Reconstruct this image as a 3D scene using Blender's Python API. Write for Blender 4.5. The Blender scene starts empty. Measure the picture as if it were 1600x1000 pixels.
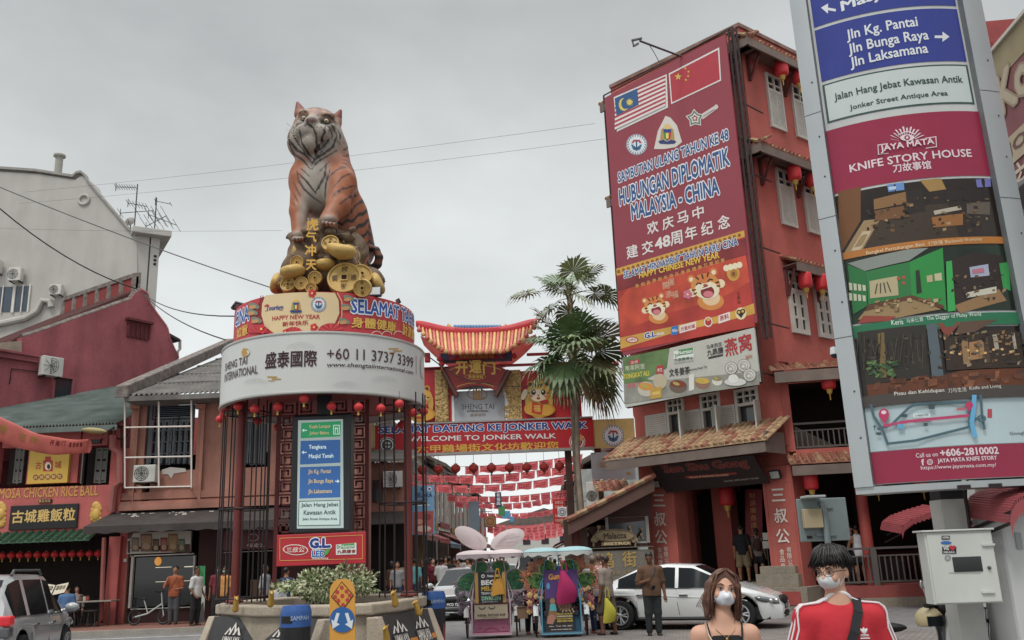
import bpy,math,random
import numpy as np
from mathutils import Vector,Matrix
random.seed(7);np.random.seed(7)
SC=bpy.context.scene
COL=SC.collection
R_=math.radians
# camera
FOC,TH,RO,EYE=1400.0,R_(14.9),R_(2.2),1.7
_c,_s,_ct,_st=math.cos(RO),math.sin(RO),math.cos(TH),math.sin(TH)
EX=Vector((_c,_s*_st,-_s*_ct));EY=Vector((_s,-_c*_st,_c*_ct));FW=Vector((0,_ct,_st))
cd=bpy.data.cameras.new('camera');cam=bpy.data.objects.new('camera',cd);COL.objects.link(cam)
m3=Matrix((EX,EY,-FW)).transposed()
cam.matrix_world=Matrix.Translation((0,0,EYE))@m3.to_4x4()
cd.sensor_width=36;cd.lens=FOC/1600*36;cd.clip_start=.1;cd.clip_end=3000
SC.camera=cam
# sky, sun, exposure
SUN_EL,SUN_AZ=58,205
w=bpy.data.worlds.new('World');SC.world=w;w.use_nodes=True
nt=w.node_tree;nt.nodes.clear()
N=nt.nodes.new;L=nt.links.new
out=N('ShaderNodeOutputWorld');bg=N('ShaderNodeBackground');L(bg.outputs[0],out.inputs[0])
sky=N('ShaderNodeTexSky');sky.sky_type='NISHITA';sky.sun_disc=False
sky.sun_elevation=R_(SUN_EL);sky.sun_rotation=R_(SUN_AZ)
tc=N('ShaderNodeTexCoord');sep=N('ShaderNodeSeparateXYZ');L(tc.outputs['Generated'],sep.inputs[0])
mp=N('ShaderNodeMapping');mp.inputs['Scale'].default_value=(1.0,1.0,1.7);L(tc.outputs['Generated'],mp.inputs[0])
nz=N('ShaderNodeTexNoise');nz.inputs['Scale'].default_value=2.4;nz.inputs['Detail'].default_value=6;nz.inputs['Roughness'].default_value=.52
L(mp.outputs[0],nz.inputs['Vector'])
rp=N('ShaderNodeValToRGB');cr=rp.color_ramp
cr.elements[0].position=0.0;cr.elements[0].color=(8.4,8.5,8.6,1)
cr.elements[1].position=.95;cr.elements[1].color=(21,21,21,1)
for p,v in((.10,8.2),(.25,7.2),(.42,6.0),(.56,4.8),(.68,7),(.82,17)):
 e=cr.elements.new(p);e.color=(v*.97,v,v*.985,1)
L(sep.outputs['Z'],rp.inputs[0])
cl=N('ShaderNodeMapRange');cl.inputs['From Min'].default_value=.3;cl.inputs['From Max'].default_value=.7
cl.inputs['To Min'].default_value=.8;cl.inputs['To Max'].default_value=1.19;L(nz.outputs['Fac'],cl.inputs['Value'])
ml=N('ShaderNodeVectorMath');ml.operation='SCALE';L(rp.outputs[0],ml.inputs[0]);L(cl.outputs[0],ml.inputs['Scale'])
mx=N('ShaderNodeMix');mx.data_type='RGBA';mx.inputs[0].default_value=.9
L(sky.outputs[0],mx.inputs[6]);L(ml.outputs[0],mx.inputs[7]);L(mx.outputs[2],bg.inputs[0])
bg.inputs[1].default_value=.1
sd=bpy.data.lights.new('sun','SUN');sd.energy=1.3;sd.angle=R_(14);sd.color=(1,.965,.91)
so=bpy.data.objects.new('sun',sd);COL.objects.link(so)
_az,_el=R_(SUN_AZ),R_(SUN_EL)
so.rotation_euler=Vector((math.sin(_az)*math.cos(_el),math.cos(_az)*math.cos(_el),math.sin(_el))).to_track_quat('Z','Y').to_euler()
SC.view_settings.view_transform='Standard';SC.view_settings.look='None';SC.view_settings.exposure=.22;SC.view_settings.gamma=1
# picture geometry: a pixel of the 1600x1000 photograph <-> a point of the place
O3=Vector((0,0,EYE))
def ray(x,y):
 a,b=(x-800)/FOC,-(y-500)/FOC
 return EX*a+EY*b+FW
def P(x,y,Y):
 r=ray(x,y);return O3+r*(Y/r.y)
def G(x,y,z=0.):
 r=ray(x,y);return O3+r*((z-EYE)/r.z)
def ppm(p):
 return FOC/max(.1,(Vector(p)-O3).dot(FW))
class Plane:
 """vertical plane through o along the horizontal direction d; pt(u, z, off) is a point off metres in front of it"""
 def __init__(s,o,d):
  s.o=Vector((o[0],o[1],0));s.d=Vector((d[0],d[1],0)).normalized();s.n=Vector((s.d.y,-s.d.x,0))
  if s.n.dot(O3-s.o)<0:s.n=-s.n
 def px(s,x,y,off=0):
  r=ray(x,y);o=s.o+s.n*off;t=(o-O3).dot(s.n)/r.dot(s.n);p=O3+r*t;return(p-o).dot(s.d),p.z
 def pt(s,u,z,off=0):return s.o+s.d*u+s.n*off+Vector((0,0,z))
 def at(s,x,y,off=0):u,z=s.px(x,y,off);return s.pt(u,z,off)
class Cyl:
 """upright cylinder seen from outside; u runs to the right along its face"""
 def __init__(s,c,r):s.c=Vector((c[0],c[1],0));s.r=r
 def px(s,x,y,off=0):
  d=ray(x,y);ox,oy=O3.x-s.c.x,O3.y-s.c.y;a=d.x*d.x+d.y*d.y;b=ox*d.x+oy*d.y;c=ox*ox+oy*oy-s.r**2
  q=max(0,b*b-a*c);t=(-b-math.sqrt(q))/a;p=O3+d*t
  return s.r*math.atan2(p.x-s.c.x,-(p.y-s.c.y)),p.z
 def pt(s,u,z,off=0):
  a=u/s.r;r=s.r+off;return Vector((s.c.x+r*math.sin(a),s.c.y-r*math.cos(a),z))
 def at(s,x,y,off=0):u,z=s.px(x,y);return s.pt(u,z,off)
# materials
GAIN=1.12
def lin(h,gain=None):
 h=h.lstrip('#');o=[]
 for i in(0,2,4):
  c=int(h[i:i+2],16)/255;c=c/12.92 if c<.04045 else((c+.055)/1.055)**2.4
  o.append(c)
 l_=.3*o[0]+.55*o[1]+.15*o[2];k=GAIN if gain is None else gain
 return tuple(min(.86,(l_+(c-l_)*.94)*k)for c in o)
_mats={}
def M(name,col,rough=.65,var=.1,scale=2.5,bump=0.,metal=0.,spec=.4,fine=0.,stain=0.,emit=0.,coat=0.,bscale=None):
 if name in _mats:return _mats[name]
 m=bpy.data.materials.new(name);m.use_nodes=True;_mats[name]=m
 t=m.node_tree;b=t.nodes['Principled BSDF'];n=t.nodes.new;l=t.links.new
 c=lin(col)if isinstance(col,str)else col
 b.inputs['Roughness'].default_value=rough;b.inputs['Metallic'].default_value=metal
 b.inputs['Specular IOR Level'].default_value=spec
 if coat:b.inputs['Coat Weight'].default_value=coat;b.inputs['Coat Roughness'].default_value=.06
 tcn=n('ShaderNodeTexCoord')
 def noise(sc,det=4,stretch=None):
  q=n('ShaderNodeTexNoise');q.inputs['Scale'].default_value=sc;q.inputs['Detail'].default_value=det
  if stretch:
   g=n('ShaderNodeMapping');g.inputs['Scale'].default_value=stretch;l(tcn.outputs['Object'],g.inputs[0]);l(g.outputs[0],q.inputs['Vector'])
  else:l(tcn.outputs['Object'],q.inputs['Vector'])
  return q
 def ranged(q,lo,hi,a=.3,z=.7):
  r=n('ShaderNodeMapRange');r.inputs['From Min'].default_value=a;r.inputs['From Max'].default_value=z
  r.inputs['To Min'].default_value=lo;r.inputs['To Max'].default_value=hi;l(q.outputs['Fac'],r.inputs['Value']);return r
 v=n('ShaderNodeVectorMath');v.operation='SCALE';v.inputs[0].default_value=c
 l(ranged(noise(scale),1-var,1+var).outputs[0],v.inputs['Scale']);last=v
 if fine:
  v2=n('ShaderNodeVectorMath');v2.operation='SCALE';l(last.outputs[0],v2.inputs[0]);l(ranged(noise(scale*14,3),1-fine,1+fine).outputs[0],v2.inputs['Scale']);last=v2
 if stain:
  v3=n('ShaderNodeVectorMath');v3.operation='SCALE';l(last.outputs[0],v3.inputs[0])
  l(ranged(noise(.9,7,(1.3,1.3,.32)),1-stain,1.03,.3,.62).outputs[0],v3.inputs['Scale']);last=v3
 l(last.outputs[0],b.inputs['Base Color'])
 if emit:l(last.outputs[0],b.inputs['Emission Color']);b.inputs['Emission Strength'].default_value=emit
 if bump:
  bm=n('ShaderNodeBump');bm.inputs['Strength'].default_value=bump;bm.inputs['Distance'].default_value=.02
  l(noise(bscale or scale*10,5).outputs['Fac'],bm.inputs['Height']);l(bm.outputs[0],b.inputs['Normal'])
 return m
def paint(col,**k):
 k.setdefault('var',.04);k.setdefault('rough',.55)
 return M('paint_'+col.strip('#')+('' if k['rough']==.55 else '_%d'%(k['rough']*100)),col,**k)
def glass_dark(name='window_glass',col='#2a3036'):
 return M(name,col,rough=.08,var=.15,scale=1.2,spec=.7)
# mesh builder
class MB:
 def __init__(s):s.v=[];s.f=[];s.m=[]
 def add(s,vs,fs,m=0):
  o=len(s.v);s.v+=[tuple(p)for p in vs];s.f+=[[i+o for i in f]for f in fs];s.m+=[m]*len(fs);return s
 def obox(s,o,ex,ey,ez,m=0):
  o,ex,ey,ez=map(Vector,(o,ex,ey,ez));vs=[o+ex*i+ey*j+ez*k for k in(0,1)for j in(0,1)for i in(0,1)]
  fs=[(0,2,3,1),(4,5,7,6),(0,1,5,4),(2,6,7,3),(0,4,6,2),(1,3,7,5)]
  if ex.cross(ey).dot(ez)<0:fs=[f[::-1]for f in fs]
  return s.add(vs,fs,m)
 def box(s,c,z,m=0,a=0.,R=None):
  if R is None:R=Matrix.Rotation(a,3,'Z')
  e=[R@Vector(q)for q in((z[0],0,0),(0,z[1],0),(0,0,z[2]))]
  return s.obox(Vector(c)-(e[0]+e[1]+e[2])/2,*e,m)
 def slab(s,pl,x0,x1,z0,z1,o0,o1,m=0):
  return s.obox(pl.pt(x0,z0,o0),pl.d*(x1-x0),pl.n*(o1-o0),(0,0,z1-z0),m)
 def tube(s,pts,r,m=0,n=6,cap=True,up=None):
  pts=[Vector(p)for p in pts];k=len(pts);rs=r if isinstance(r,(list,tuple))else[r]*k
  vs=[];prev=None
  for i,p in enumerate(pts):
   t=(pts[min(i+1,k-1)]-pts[max(i-1,0)]).normalized()
   a=prev if prev is not None else(Vector((0,0,1))if abs(t.z)<.9 else Vector((1,0,0)))
   a=(a-t*a.dot(t));a=a.normalized()if a.length>1e-6 else t.orthogonal().normalized();b=t.cross(a);prev=a
   for j in range(n):
    q=2*math.pi*(j+.5)/n;vs.append(p+(a*math.cos(q)+b*math.sin(q))*rs[i])
  fs=[(i*n+j,i*n+(j+1)%n,(i+1)*n+(j+1)%n,(i+1)*n+j)for i in range(k-1)for j in range(n)]
  if cap:fs+=[tuple(range(n))[::-1],tuple(range((k-1)*n,k*n))]
  return s.add(vs,fs,m)
 def lathe(s,prof,c=(0,0,0),m=0,n=16,R=None,close=False):
  c=Vector(c);vs=[]
  for r,z in prof:
   for j in range(n):
    q=2*math.pi*j/n;p=Vector((r*math.cos(q),r*math.sin(q),z));vs.append(c+(R@p if R else p))
  k=len(prof);fs=[(i*n+j,i*n+(j+1)%n,(i+1)*n+(j+1)%n,(i+1)*n+j)for i in range(k-1)for j in range(n)]
  if prof[0][0]>1e-5 and not close:fs.append(tuple(range(n))[::-1])
  if prof[-1][0]>1e-5 and not close:fs.append(tuple(range((k-1)*n,k*n)))
  return s.add(vs,fs,m)
 def ell(s,c,r,m=0,n=14,k=9,R=None):
  if not isinstance(r,(tuple,list)):r=(r,r,r)
  c=Vector(c);vs=[]
  for i in range(k+1):
   f=math.pi*i/k
   for j in range(n):
    q=2*math.pi*j/n;p=Vector((r[0]*math.sin(f)*math.cos(q),r[1]*math.sin(f)*math.sin(q),-r[2]*math.cos(f)));vs.append(c+(R@p if R else p))
  return s.add(vs,[(i*n+j,i*n+(j+1)%n,(i+1)*n+(j+1)%n,(i+1)*n+j)for i in range(k)for j in range(n)],m)
 def prism(s,poly,o,ex,ey,ez,m=0):
  o,ex,ey,ez=map(Vector,(o,ex,ey,ez));n=len(poly);q=[o+ex*a+ey*b for a,b in poly]
  ar=sum(poly[i][0]*poly[(i+1)%n][1]-poly[(i+1)%n][0]*poly[i][1]for i in range(n))
  flip=(ar>0)==(ex.cross(ey).dot(ez)>0)
  fs=[tuple(range(n)),tuple(range(2*n-1,n-1,-1))]+[(i,i+n,(i+1)%n+n,(i+1)%n)for i in range(n)]
  if flip:fs=[f[::-1]for f in fs]
  return s.add(q+[p+ez for p in q],fs,m)
 def grid(s,fn,nu,nv,m=0,closed=False):
  vs=[fn(i/nu,j/nv)for j in range(nv+1)for i in range(nu+(0 if closed else 1))];wd=nu+(0 if closed else 1)
  fs=[(j*wd+i,j*wd+(i+1)%wd,(j+1)*wd+(i+1)%wd,(j+1)*wd+i)for j in range(nv)for i in range(nu)]
  return s.add(vs,fs,m)
 def torus(s,c,R,r,m=0,n=24,k=6,M3=None,sx=1,sz=1):
  c=Vector(c);vs=[]
  for i in range(n):
   a=2*math.pi*i/n
   for j in range(k):
    b=2*math.pi*j/k;p=Vector(((R+r*math.cos(b))*math.cos(a)*sx,r*math.sin(b),(R+r*math.cos(b))*math.sin(a)*sz));vs.append(c+(M3@p if M3 else p))
  return s.add(vs,[(i*k+j,i*k+(j+1)%k,((i+1)%n)*k+(j+1)%k,((i+1)%n)*k+j)for i in range(n)for j in range(k)],m)
 def build(s,name,mats,parent=None,smooth=False,bevel=0.,local=False):
  return link_mesh(name,s.v,s.f,s.m,mats,parent,smooth,bevel,local)
WM={}
def link_mesh(name,v,f,mi,mats,parent=None,smooth=False,bevel=0.,local=False,attr=None):
 me=bpy.data.meshes.new(name)
 v=np.asarray(v,dtype=float).reshape(-1,3)
 if parent is not None and not local:
  mi4=np.array(WM[parent.name].inverted());v=v@mi4[:3,:3].T+mi4[:3,3]
 me.from_pydata(v.tolist(),[],f if isinstance(f,list)else f.tolist())
 if not isinstance(mats,(list,tuple)):mats=[mats]
 for m in mats:me.materials.append(m)
 if mi is not None and len(mats)>1:me.polygons.foreach_set('material_index',np.asarray(mi,dtype=np.int32))
 if smooth:me.polygons.foreach_set('use_smooth',np.ones(len(me.polygons),dtype=bool))
 if attr is not None:
  ca=me.color_attributes.new('paint','FLOAT_COLOR','POINT');ca.data.foreach_set('color',np.asarray(attr,dtype=np.float32).ravel())
 me.update()
 o=bpy.data.objects.new(name,me);COL.objects.link(o)
 if parent is not None:o.parent=parent;WM[o.name]=WM[parent.name]
 else:WM[o.name]=Matrix.Identity(4)
 if smooth and smooth!=2:
  try:me.set_sharp_from_angle(angle=R_(42))
  except Exception:pass
 if bevel:
  b=o.modifiers.new('bevel','BEVEL');b.width=bevel;b.segments=2;b.limit_method='ANGLE';b.angle_limit=R_(40)
 return o
def tag(o,label=None,cat=None,group=None,kind=None):
 for k,v in(('label',label),('category',cat),('group',group),('kind',kind)):
  if v:o[k]=v
 return o
def thing(name,label,cat,loc=(0,0,0),rz=0.,group=None):
 o=bpy.data.objects.new(name,None);COL.objects.link(o);o.location=loc;o.rotation_euler=(0,0,rz);o.empty_display_size=.2
 WM[o.name]=Matrix.Translation(loc)@Matrix.Rotation(rz,4,'Z');return tag(o,label,cat,group)
ORD=['leftmost','second','third','fourth','fifth','sixth','seventh','eighth','ninth','tenth','eleventh','twelfth','thirteenth','fourteenth','fifteenth','sixteenth']
def nth(i,n):return 'leftmost' if i==0 else 'rightmost' if i==n-1 else ORD[i]+' from the left'
def struct(name,mb,mats,**k):return tag(mb.build(name,mats,**k),kind='structure')
def dup(root,loc,rz,label=None,group=None,recolour=None,scale=None):
 r=root.copy();COL.objects.link(r);r.location=loc;r.rotation_euler=(0,0,rz)
 if scale:r.scale=scale
 if label:r['label']=label
 if group:r['group']=group
 def kids(a,b):
  for ch in list(a.children):
   c=ch.copy();COL.objects.link(c);c.parent=b
   st=ch.name.split('.')[0]
   if recolour and st in recolour and c.material_slots:
    c.material_slots[0].link='OBJECT';c.material_slots[0].material=recolour[st]
   kids(ch,c)
 kids(root,r);return r
def mk(name,parent,mats,fn,**k):b=MB();fn(b);return b.build(name,mats,parent,**k)
# lettering and flat graphics laid on a sign
_tx={}
def text2d(s,bold=0.,shear=0.):
 k=(s,bold,shear)
 if k in _tx:return _tx[k]
 cu=bpy.data.curves.new('t','FONT');cu.body=s;cu.offset=bold;cu.resolution_u=2;cu.shear=shear
 cu.fill_mode='FRONT' if hasattr(cu,'fill_mode')else cu.fill_mode
 ob=bpy.data.objects.new('t',cu);COL.objects.link(ob);bpy.context.view_layer.update()
 dg=bpy.context.evaluated_depsgraph_get();me=ob.evaluated_get(dg).to_mesh()
 v=np.array([q.co[:2]for q in me.vertices]).reshape(-1,2);f=[list(p.vertices)for p in me.polygons]
 ob.evaluated_get(dg).to_mesh_clear();bpy.data.objects.remove(ob);bpy.data.curves.remove(cu)
 _tx[k]=(v,f);return _tx[k]
class Art:
 """flat shapes stacked in thin layers in front of a surface; coordinates are photograph pixels unless uv=True (metres u, z)"""
 def __init__(s,surf,off=.006,step=.003,uv=False):s.S=surf;s.off=off;s.step=step;s.b=MB();s.mats=[];s.bx=[];s.uv=uv
 def mi(s,m):
  if isinstance(m,str):m=paint(m)
  if m not in s.mats:s.mats.append(m)
  return s.mats.index(m)
 def c(s,x,y):return(x,y)if s.uv else s.S.px(x,y)
 def lay(s,pts):
  a=[p[0]for p in pts];z=[p[1]for p in pts];q=(min(a),max(a),min(z),max(z));k=0
  for b in s.bx:
   if b[4]>k and b[0]<q[1]and b[1]>q[0]and b[2]<q[3]and b[3]>q[2]:k=b[4]
  s.bx.append((*q,k+1));return s.off+s.step*(k+1)
 def poly_uv(s,pts,m,layer=None,faces=None):
  off=s.lay(pts)
  if isinstance(s.S,Cyl)and max(p[0]for p in pts)-min(p[0]for p in pts)>.12*s.S.r:
   lo,hi=min(p[0]for p in pts),max(p[0]for p in pts);n=int((hi-lo)/(.06*s.S.r))+1;mi=s.mi(m)
   for i in range(n):
    q=pts
    for e,sg in((lo+(hi-lo)*i/n,1),(lo+(hi-lo)*(i+1)/n,-1)):
     r=[]
     for(a,b),(c,d) in zip(q,q[1:]+q[:1]):
      ia,ic=(a-e)*sg>=0,(c-e)*sg>=0
      if ia:r.append((a,b))
      if ia!=ic:t=(e-a)/(c-a);r.append((e,b+(d-b)*t))
     q=r
     if len(q)<3:break
    if len(q)>2:s.b.add([s.S.pt(u,z,off)for u,z in q],[list(range(len(q)))],mi)
   return s
  vs=[s.S.pt(u,z,off)for u,z in pts]
  if faces is None:
   faces=[list(range(len(vs)))]
   a=sum(pts[i][0]*pts[(i+1)%len(pts)][1]-pts[(i+1)%len(pts)][0]*pts[i][1]for i in range(len(pts)))
  s.b.add(vs,faces,s.mi(m));return s
 def poly(s,pts,m,layer=None):return s.poly_uv([s.c(*p)for p in pts],m,layer)
 def rect(s,x0,y0,x1,y1,m,layer=None,n=1):
  a,b,c,d=s.c(x0,y0),s.c(x1,y0),s.c(x1,y1),s.c(x0,y1)
  return s.quad(a,b,c,d,m,layer,n)
 def quad(s,a,b,c,d,m,layer=None,n=1):
  off=s.lay((a,b,c,d));mi=s.mi(m)
  for i in range(n):
   f0,f1=i/n,(i+1)/n;q=[]
   for(p0,p1),f in(((a,b),f0),((a,b),f1),((d,c),f1),((d,c),f0)):q.append(s.S.pt(p0[0]+(p1[0]-p0[0])*f,p0[1]+(p1[1]-p0[1])*f,off))
   s.b.add(q,[(3,2,1,0)],mi)
  return s
 def qpx(s,a,b,c,d,m,layer=None,n=1):return s.quad(s.c(*a),s.c(*b),s.c(*c),s.c(*d),m,layer,n)
 def ell(s,x,y,rx,ry=None,m='#ffffff',n=24,a0=0,a1=360,rot=0,layer=None):
  ry=ry or rx;cr_,sr_=math.cos(R_(rot)),math.sin(R_(rot));k=n if a1-a0>=360 else n+1;pts=[]
  for i in range(k):
   q=R_(a0+(a1-a0)*i/n);e,f=rx*math.cos(q),-ry*math.sin(q);pts.append((x+e*cr_-f*sr_,y+e*sr_+f*cr_)if not s.uv else(x+e*cr_+f*sr_,y-f*cr_+e*sr_))
  return s.poly(pts,m,layer)
 def ring(s,x,y,rx,ry,w_,m,n=28,a0=0,a1=360,layer=None):
  off=s.lay([s.c(x+rx,y+ry),s.c(x-rx,y-ry)]);vs=[];sg=1 if s.uv else-1
  for i in range(n+1):
   q=R_(a0+(a1-a0)*i/n)
   for d in(0,w_):u,z=s.c(x+(rx-d)*math.cos(q),y+sg*(ry-d)*math.sin(q));vs.append(s.S.pt(u,z,off))
  s.b.add(vs,[(2*i,2*i+2,2*i+3,2*i+1)for i in range(n)],s.mi(m));return s
 def line(s,pts,w_,m,layer=None):
  off=s.lay([s.c(*p)for p in pts]);mi=s.mi(m)
  for(x0,y0),(x1,y1) in zip(pts,pts[1:]):
   dx,dy=x1-x0,y1-y0;l_=math.hypot(dx,dy)or 1;nx,ny=-dy/l_*w_/2,dx/l_*w_/2
   s.b.add([s.S.pt(*s.c(x0+nx,y0+ny),off),s.S.pt(*s.c(x1+nx,y1+ny),off),s.S.pt(*s.c(x1-nx,y1-ny),off),s.S.pt(*s.c(x0-nx,y0-ny),off)],[(0,1,2,3)],mi)
  return s
 def star(s,x,y,r,m,n=5,inner=.4,rot=90,layer=None):
  sg=1 if s.uv else-1
  return s.poly([(x+(r if i%2==0 else r*inner)*math.cos(R_(rot+180*i/n)),y+sg*(r if i%2==0 else r*inner)*math.sin(R_(rot+180*i/n)))for i in range(2*n)],m,layer)
 def text(s,t,xl,yl,xr,yr,h,m,bold=.012,shear=0.,edge=None,edge_w=.045,layer=None):
  """t stretched between two mid-height points and to height h"""
  v,f=text2d(t,0,shear)
  if len(v)==0:return s
  lo,hi=v.min(0),v.max(0);sz=np.maximum(hi-lo,1e-6)
  a,b=s.c(xl,yl),s.c(xr,yr);m0=s.c((xl+xr)/2,(yl+yr)/2);mid=s.c((xl+xr)/2,(yl+yr)/2+h/2*(1 if s.uv else-1));hh=2*abs(mid[1]-m0[1])
  off=s.lay([(a[0],a[1]-hh/2),(b[0],b[1]+hh/2),(a[0],a[1]+hh/2),(b[0],b[1]-hh/2)])
  def put(v,f,o,m,dx=0,dy=0):
   q=(v-lo+np.array([dx,dy]))/sz;s.b.add([s.S.pt(a[0]+(b[0]-a[0])*x,a[1]+(b[1]-a[1])*x+(y-.5)*hh,o)for x,y in q],f,s.mi(m))
  def fat(w_,o,m):
   if w_>.004:
    n=10 if w_>.05 else 5
    for i in range(n):put(v,f,o+.0001*i,m,w_*math.cos(6.2832*i/n),w_*math.sin(6.2832*i/n))
   else:put(v,f,o,m)
  if edge is not None:fat(bold+edge_w,off,edge)
  fat(bold,off+.0015,m);return s
 def build(s,name,parent):return s.b.build(name,s.mats,parent)
# smooth bodies: blended distance fields turned into one continuous mesh
class Field:
 def __init__(s,h,lo,hi):
  s.h=h;s.lo=np.array(lo,float)-2*h;n=np.ceil((np.array(hi,float)+2*h-s.lo)/h).astype(int)+1
  s.S=np.full(n,1.0,np.float32);s.ax=[s.lo[i]+h*np.arange(n[i])for i in range(3)]
 def _sl(s,lo,hi):
  sl=[]
  for i in range(3):
   a=max(0,int((lo[i]-s.lo[i])/s.h));b=min(s.S.shape[i],int((hi[i]-s.lo[i])/s.h)+2)
   if b<=a:return None,None
   sl.append(slice(a,b))
  return tuple(sl),np.meshgrid(*[s.ax[i][sl[i]]for i in range(3)],indexing='ij',sparse=True)
 def put(s,d,sl,k,sub=False):
  A=s.S[sl]
  if sub:d=-d;s.S[sl]=np.maximum(A,d)if k<=0 else-(_smin(-A,-d,k));return
  s.S[sl]=np.minimum(A,d)if k<=0 else _smin(A,d,k)
 def cone(s,a,b,ra,rb,k=.02,sub=False):
  a,b=np.array(a,float),np.array(b,float);m=max(ra,rb)+k+3*s.h
  sl,g=s._sl(np.minimum(a,b)-m,np.maximum(a,b)+m)
  if sl is None:return s
  d=b-a;L2=max(d@d,1e-9);t=np.clip(((g[0]-a[0])*d[0]+(g[1]-a[1])*d[1]+(g[2]-a[2])*d[2])/L2,0,1)
  q=np.sqrt((g[0]-a[0]-t*d[0])**2+(g[1]-a[1]-t*d[1])**2+(g[2]-a[2]-t*d[2])**2)-(ra+(rb-ra)*t)
  s.put(q,sl,k,sub);return s
 def ell(s,c,r,k=.02,R=None,sub=False):
  c=np.array(c,float);r=np.array(r if not np.isscalar(r)else(r,r,r),float);m=max(r)+k+3*s.h
  sl,g=s._sl(c-m,c+m)
  if sl is None:return s
  x,y,z=g[0]-c[0],g[1]-c[1],g[2]-c[2]
  if R is not None:
   R=np.array(R);x,y,z=R[0,0]*x+R[1,0]*y+R[2,0]*z,R[0,1]*x+R[1,1]*y+R[2,1]*z,R[0,2]*x+R[1,2]*y+R[2,2]*z
  k0=np.sqrt((x/r[0])**2+(y/r[1])**2+(z/r[2])**2);k1=np.sqrt((x/r[0]**2)**2+(y/r[1]**2)**2+(z/r[2]**2)**2)+1e-9
  s.put(k0*(k0-1)/k1,sl,k,sub);return s
 def chain(s,pts,rs,k=.02):
  for i in range(len(pts)-1):s.cone(pts[i],pts[i+1],rs[i],rs[i+1],k)
  return s
 def cut(s,p,n):
  p,n=np.array(p,float),np.array(n,float);n/=np.linalg.norm(n)
  g=np.meshgrid(*s.ax,indexing='ij',sparse=True);s.S=np.maximum(s.S,((g[0]-p[0])*n[0]+(g[1]-p[1])*n[1]+(g[2]-p[2])*n[2]).astype(np.float32));return s
 def rough(s,amp,f,seed=0):
  g=np.meshgrid(*s.ax,indexing='ij',sparse=True)
  for k in range(4):
   q=f*1.9**k;s.S+=(amp/1.7**k*(1-2*np.abs(np.sin(q*g[0]+1.3*np.sin(.8*q*g[2]+seed))*np.sin(q*g[1]*1.1+2+np.sin(.7*q*g[0]))*np.cos(q*g[2]*.9+1.7*np.sin(.6*q*g[1])))**.7)).astype(np.float32)
  return s
 def grids(s):return np.meshgrid(*s.ax,indexing='ij',sparse=True)
 def mesh(s):
  S=s.S;S[0],S[-1],S[:,0],S[:,-1],S[:,:,0],S[:,:,-1]=(1,)*6
  ins=S<0;nx,ny,nz_=S.shape;cnt=np.zeros((nx-1,ny-1,nz_-1),np.int8)
  off=[(i,j,k)for i in(0,1)for j in(0,1)for k in(0,1)]
  def sub(A,o):return A[o[0]:nx-1+o[0],o[1]:ny-1+o[1],o[2]:nz_-1+o[2]]
  for o in off:cnt+=sub(ins,o)
  act=(cnt>0)&(cnt<8);ci=np.argwhere(act);idx=-np.ones(act.shape,np.int64);idx[act]=np.arange(len(ci))
  acc=np.zeros((len(ci),3));num=np.zeros(len(ci))
  for a in off:
   for ax in range(3):
    if a[ax]:continue
    b=list(a);b[ax]=1
    va=S[ci[:,0]+a[0],ci[:,1]+a[1],ci[:,2]+a[2]];vb=S[ci[:,0]+b[0],ci[:,1]+b[1],ci[:,2]+b[2]]
    hit=(va<0)!=(vb<0);t=np.where(hit,va/np.where(hit,va-vb,1),0)
    p=np.tile(np.array(a,float),(len(ci),1));p[:,ax]+=t;acc+=p*hit[:,None];num+=hit
  v=s.lo+s.h*(ci+acc/num[:,None]);F=[]
  for ax in range(3):
   o1,o2=[(1,2),(2,0),(0,1)][ax]
   sl0=[slice(1,-1)]*3;sl1=[slice(1,-1)]*3;sl0[ax]=slice(0,-1);sl1[ax]=slice(1,None)
   a,b=ins[tuple(sl0)],ins[tuple(sl1)];base=np.array([1,1,1]);base[ax]=0
   for want,flip in((a&~b,False),(~a&b,True)):
    e=np.argwhere(want)+base
    if not len(e):continue
    d1,d2=np.zeros(3,int),np.zeros(3,int);d1[o1]=1;d2[o2]=1
    q=[idx[tuple((e-x).T)]for x in(d1+d2,d2,0*d1,d1)]
    F.append(np.stack(q[::-1]if flip else q,1))
  return v,np.concatenate(F)if F else np.zeros((0,4),int)
 def build(s,name,mats,parent=None,attr=None,relax=2,local=True):
  v,f=s.mesh()
  for _ in range(relax):
   acc=np.zeros_like(v);n=np.zeros(len(v))
   for i in range(4):
    for j in((i+1)%4,(i-1)%4):np.add.at(acc,f[:,i],v[f[:,j]]);np.add.at(n,f[:,i],1)
   v=.5*v+.5*acc/np.maximum(n,1)[:,None]
  return link_mesh(name,v,f,None,mats,parent,2,0,local,attr(v)if attr else None)
def _smin(a,b,k):
 h=np.maximum(k-np.abs(a-b),0)/k;return np.minimum(a,b)-h*h*k*.25
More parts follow.
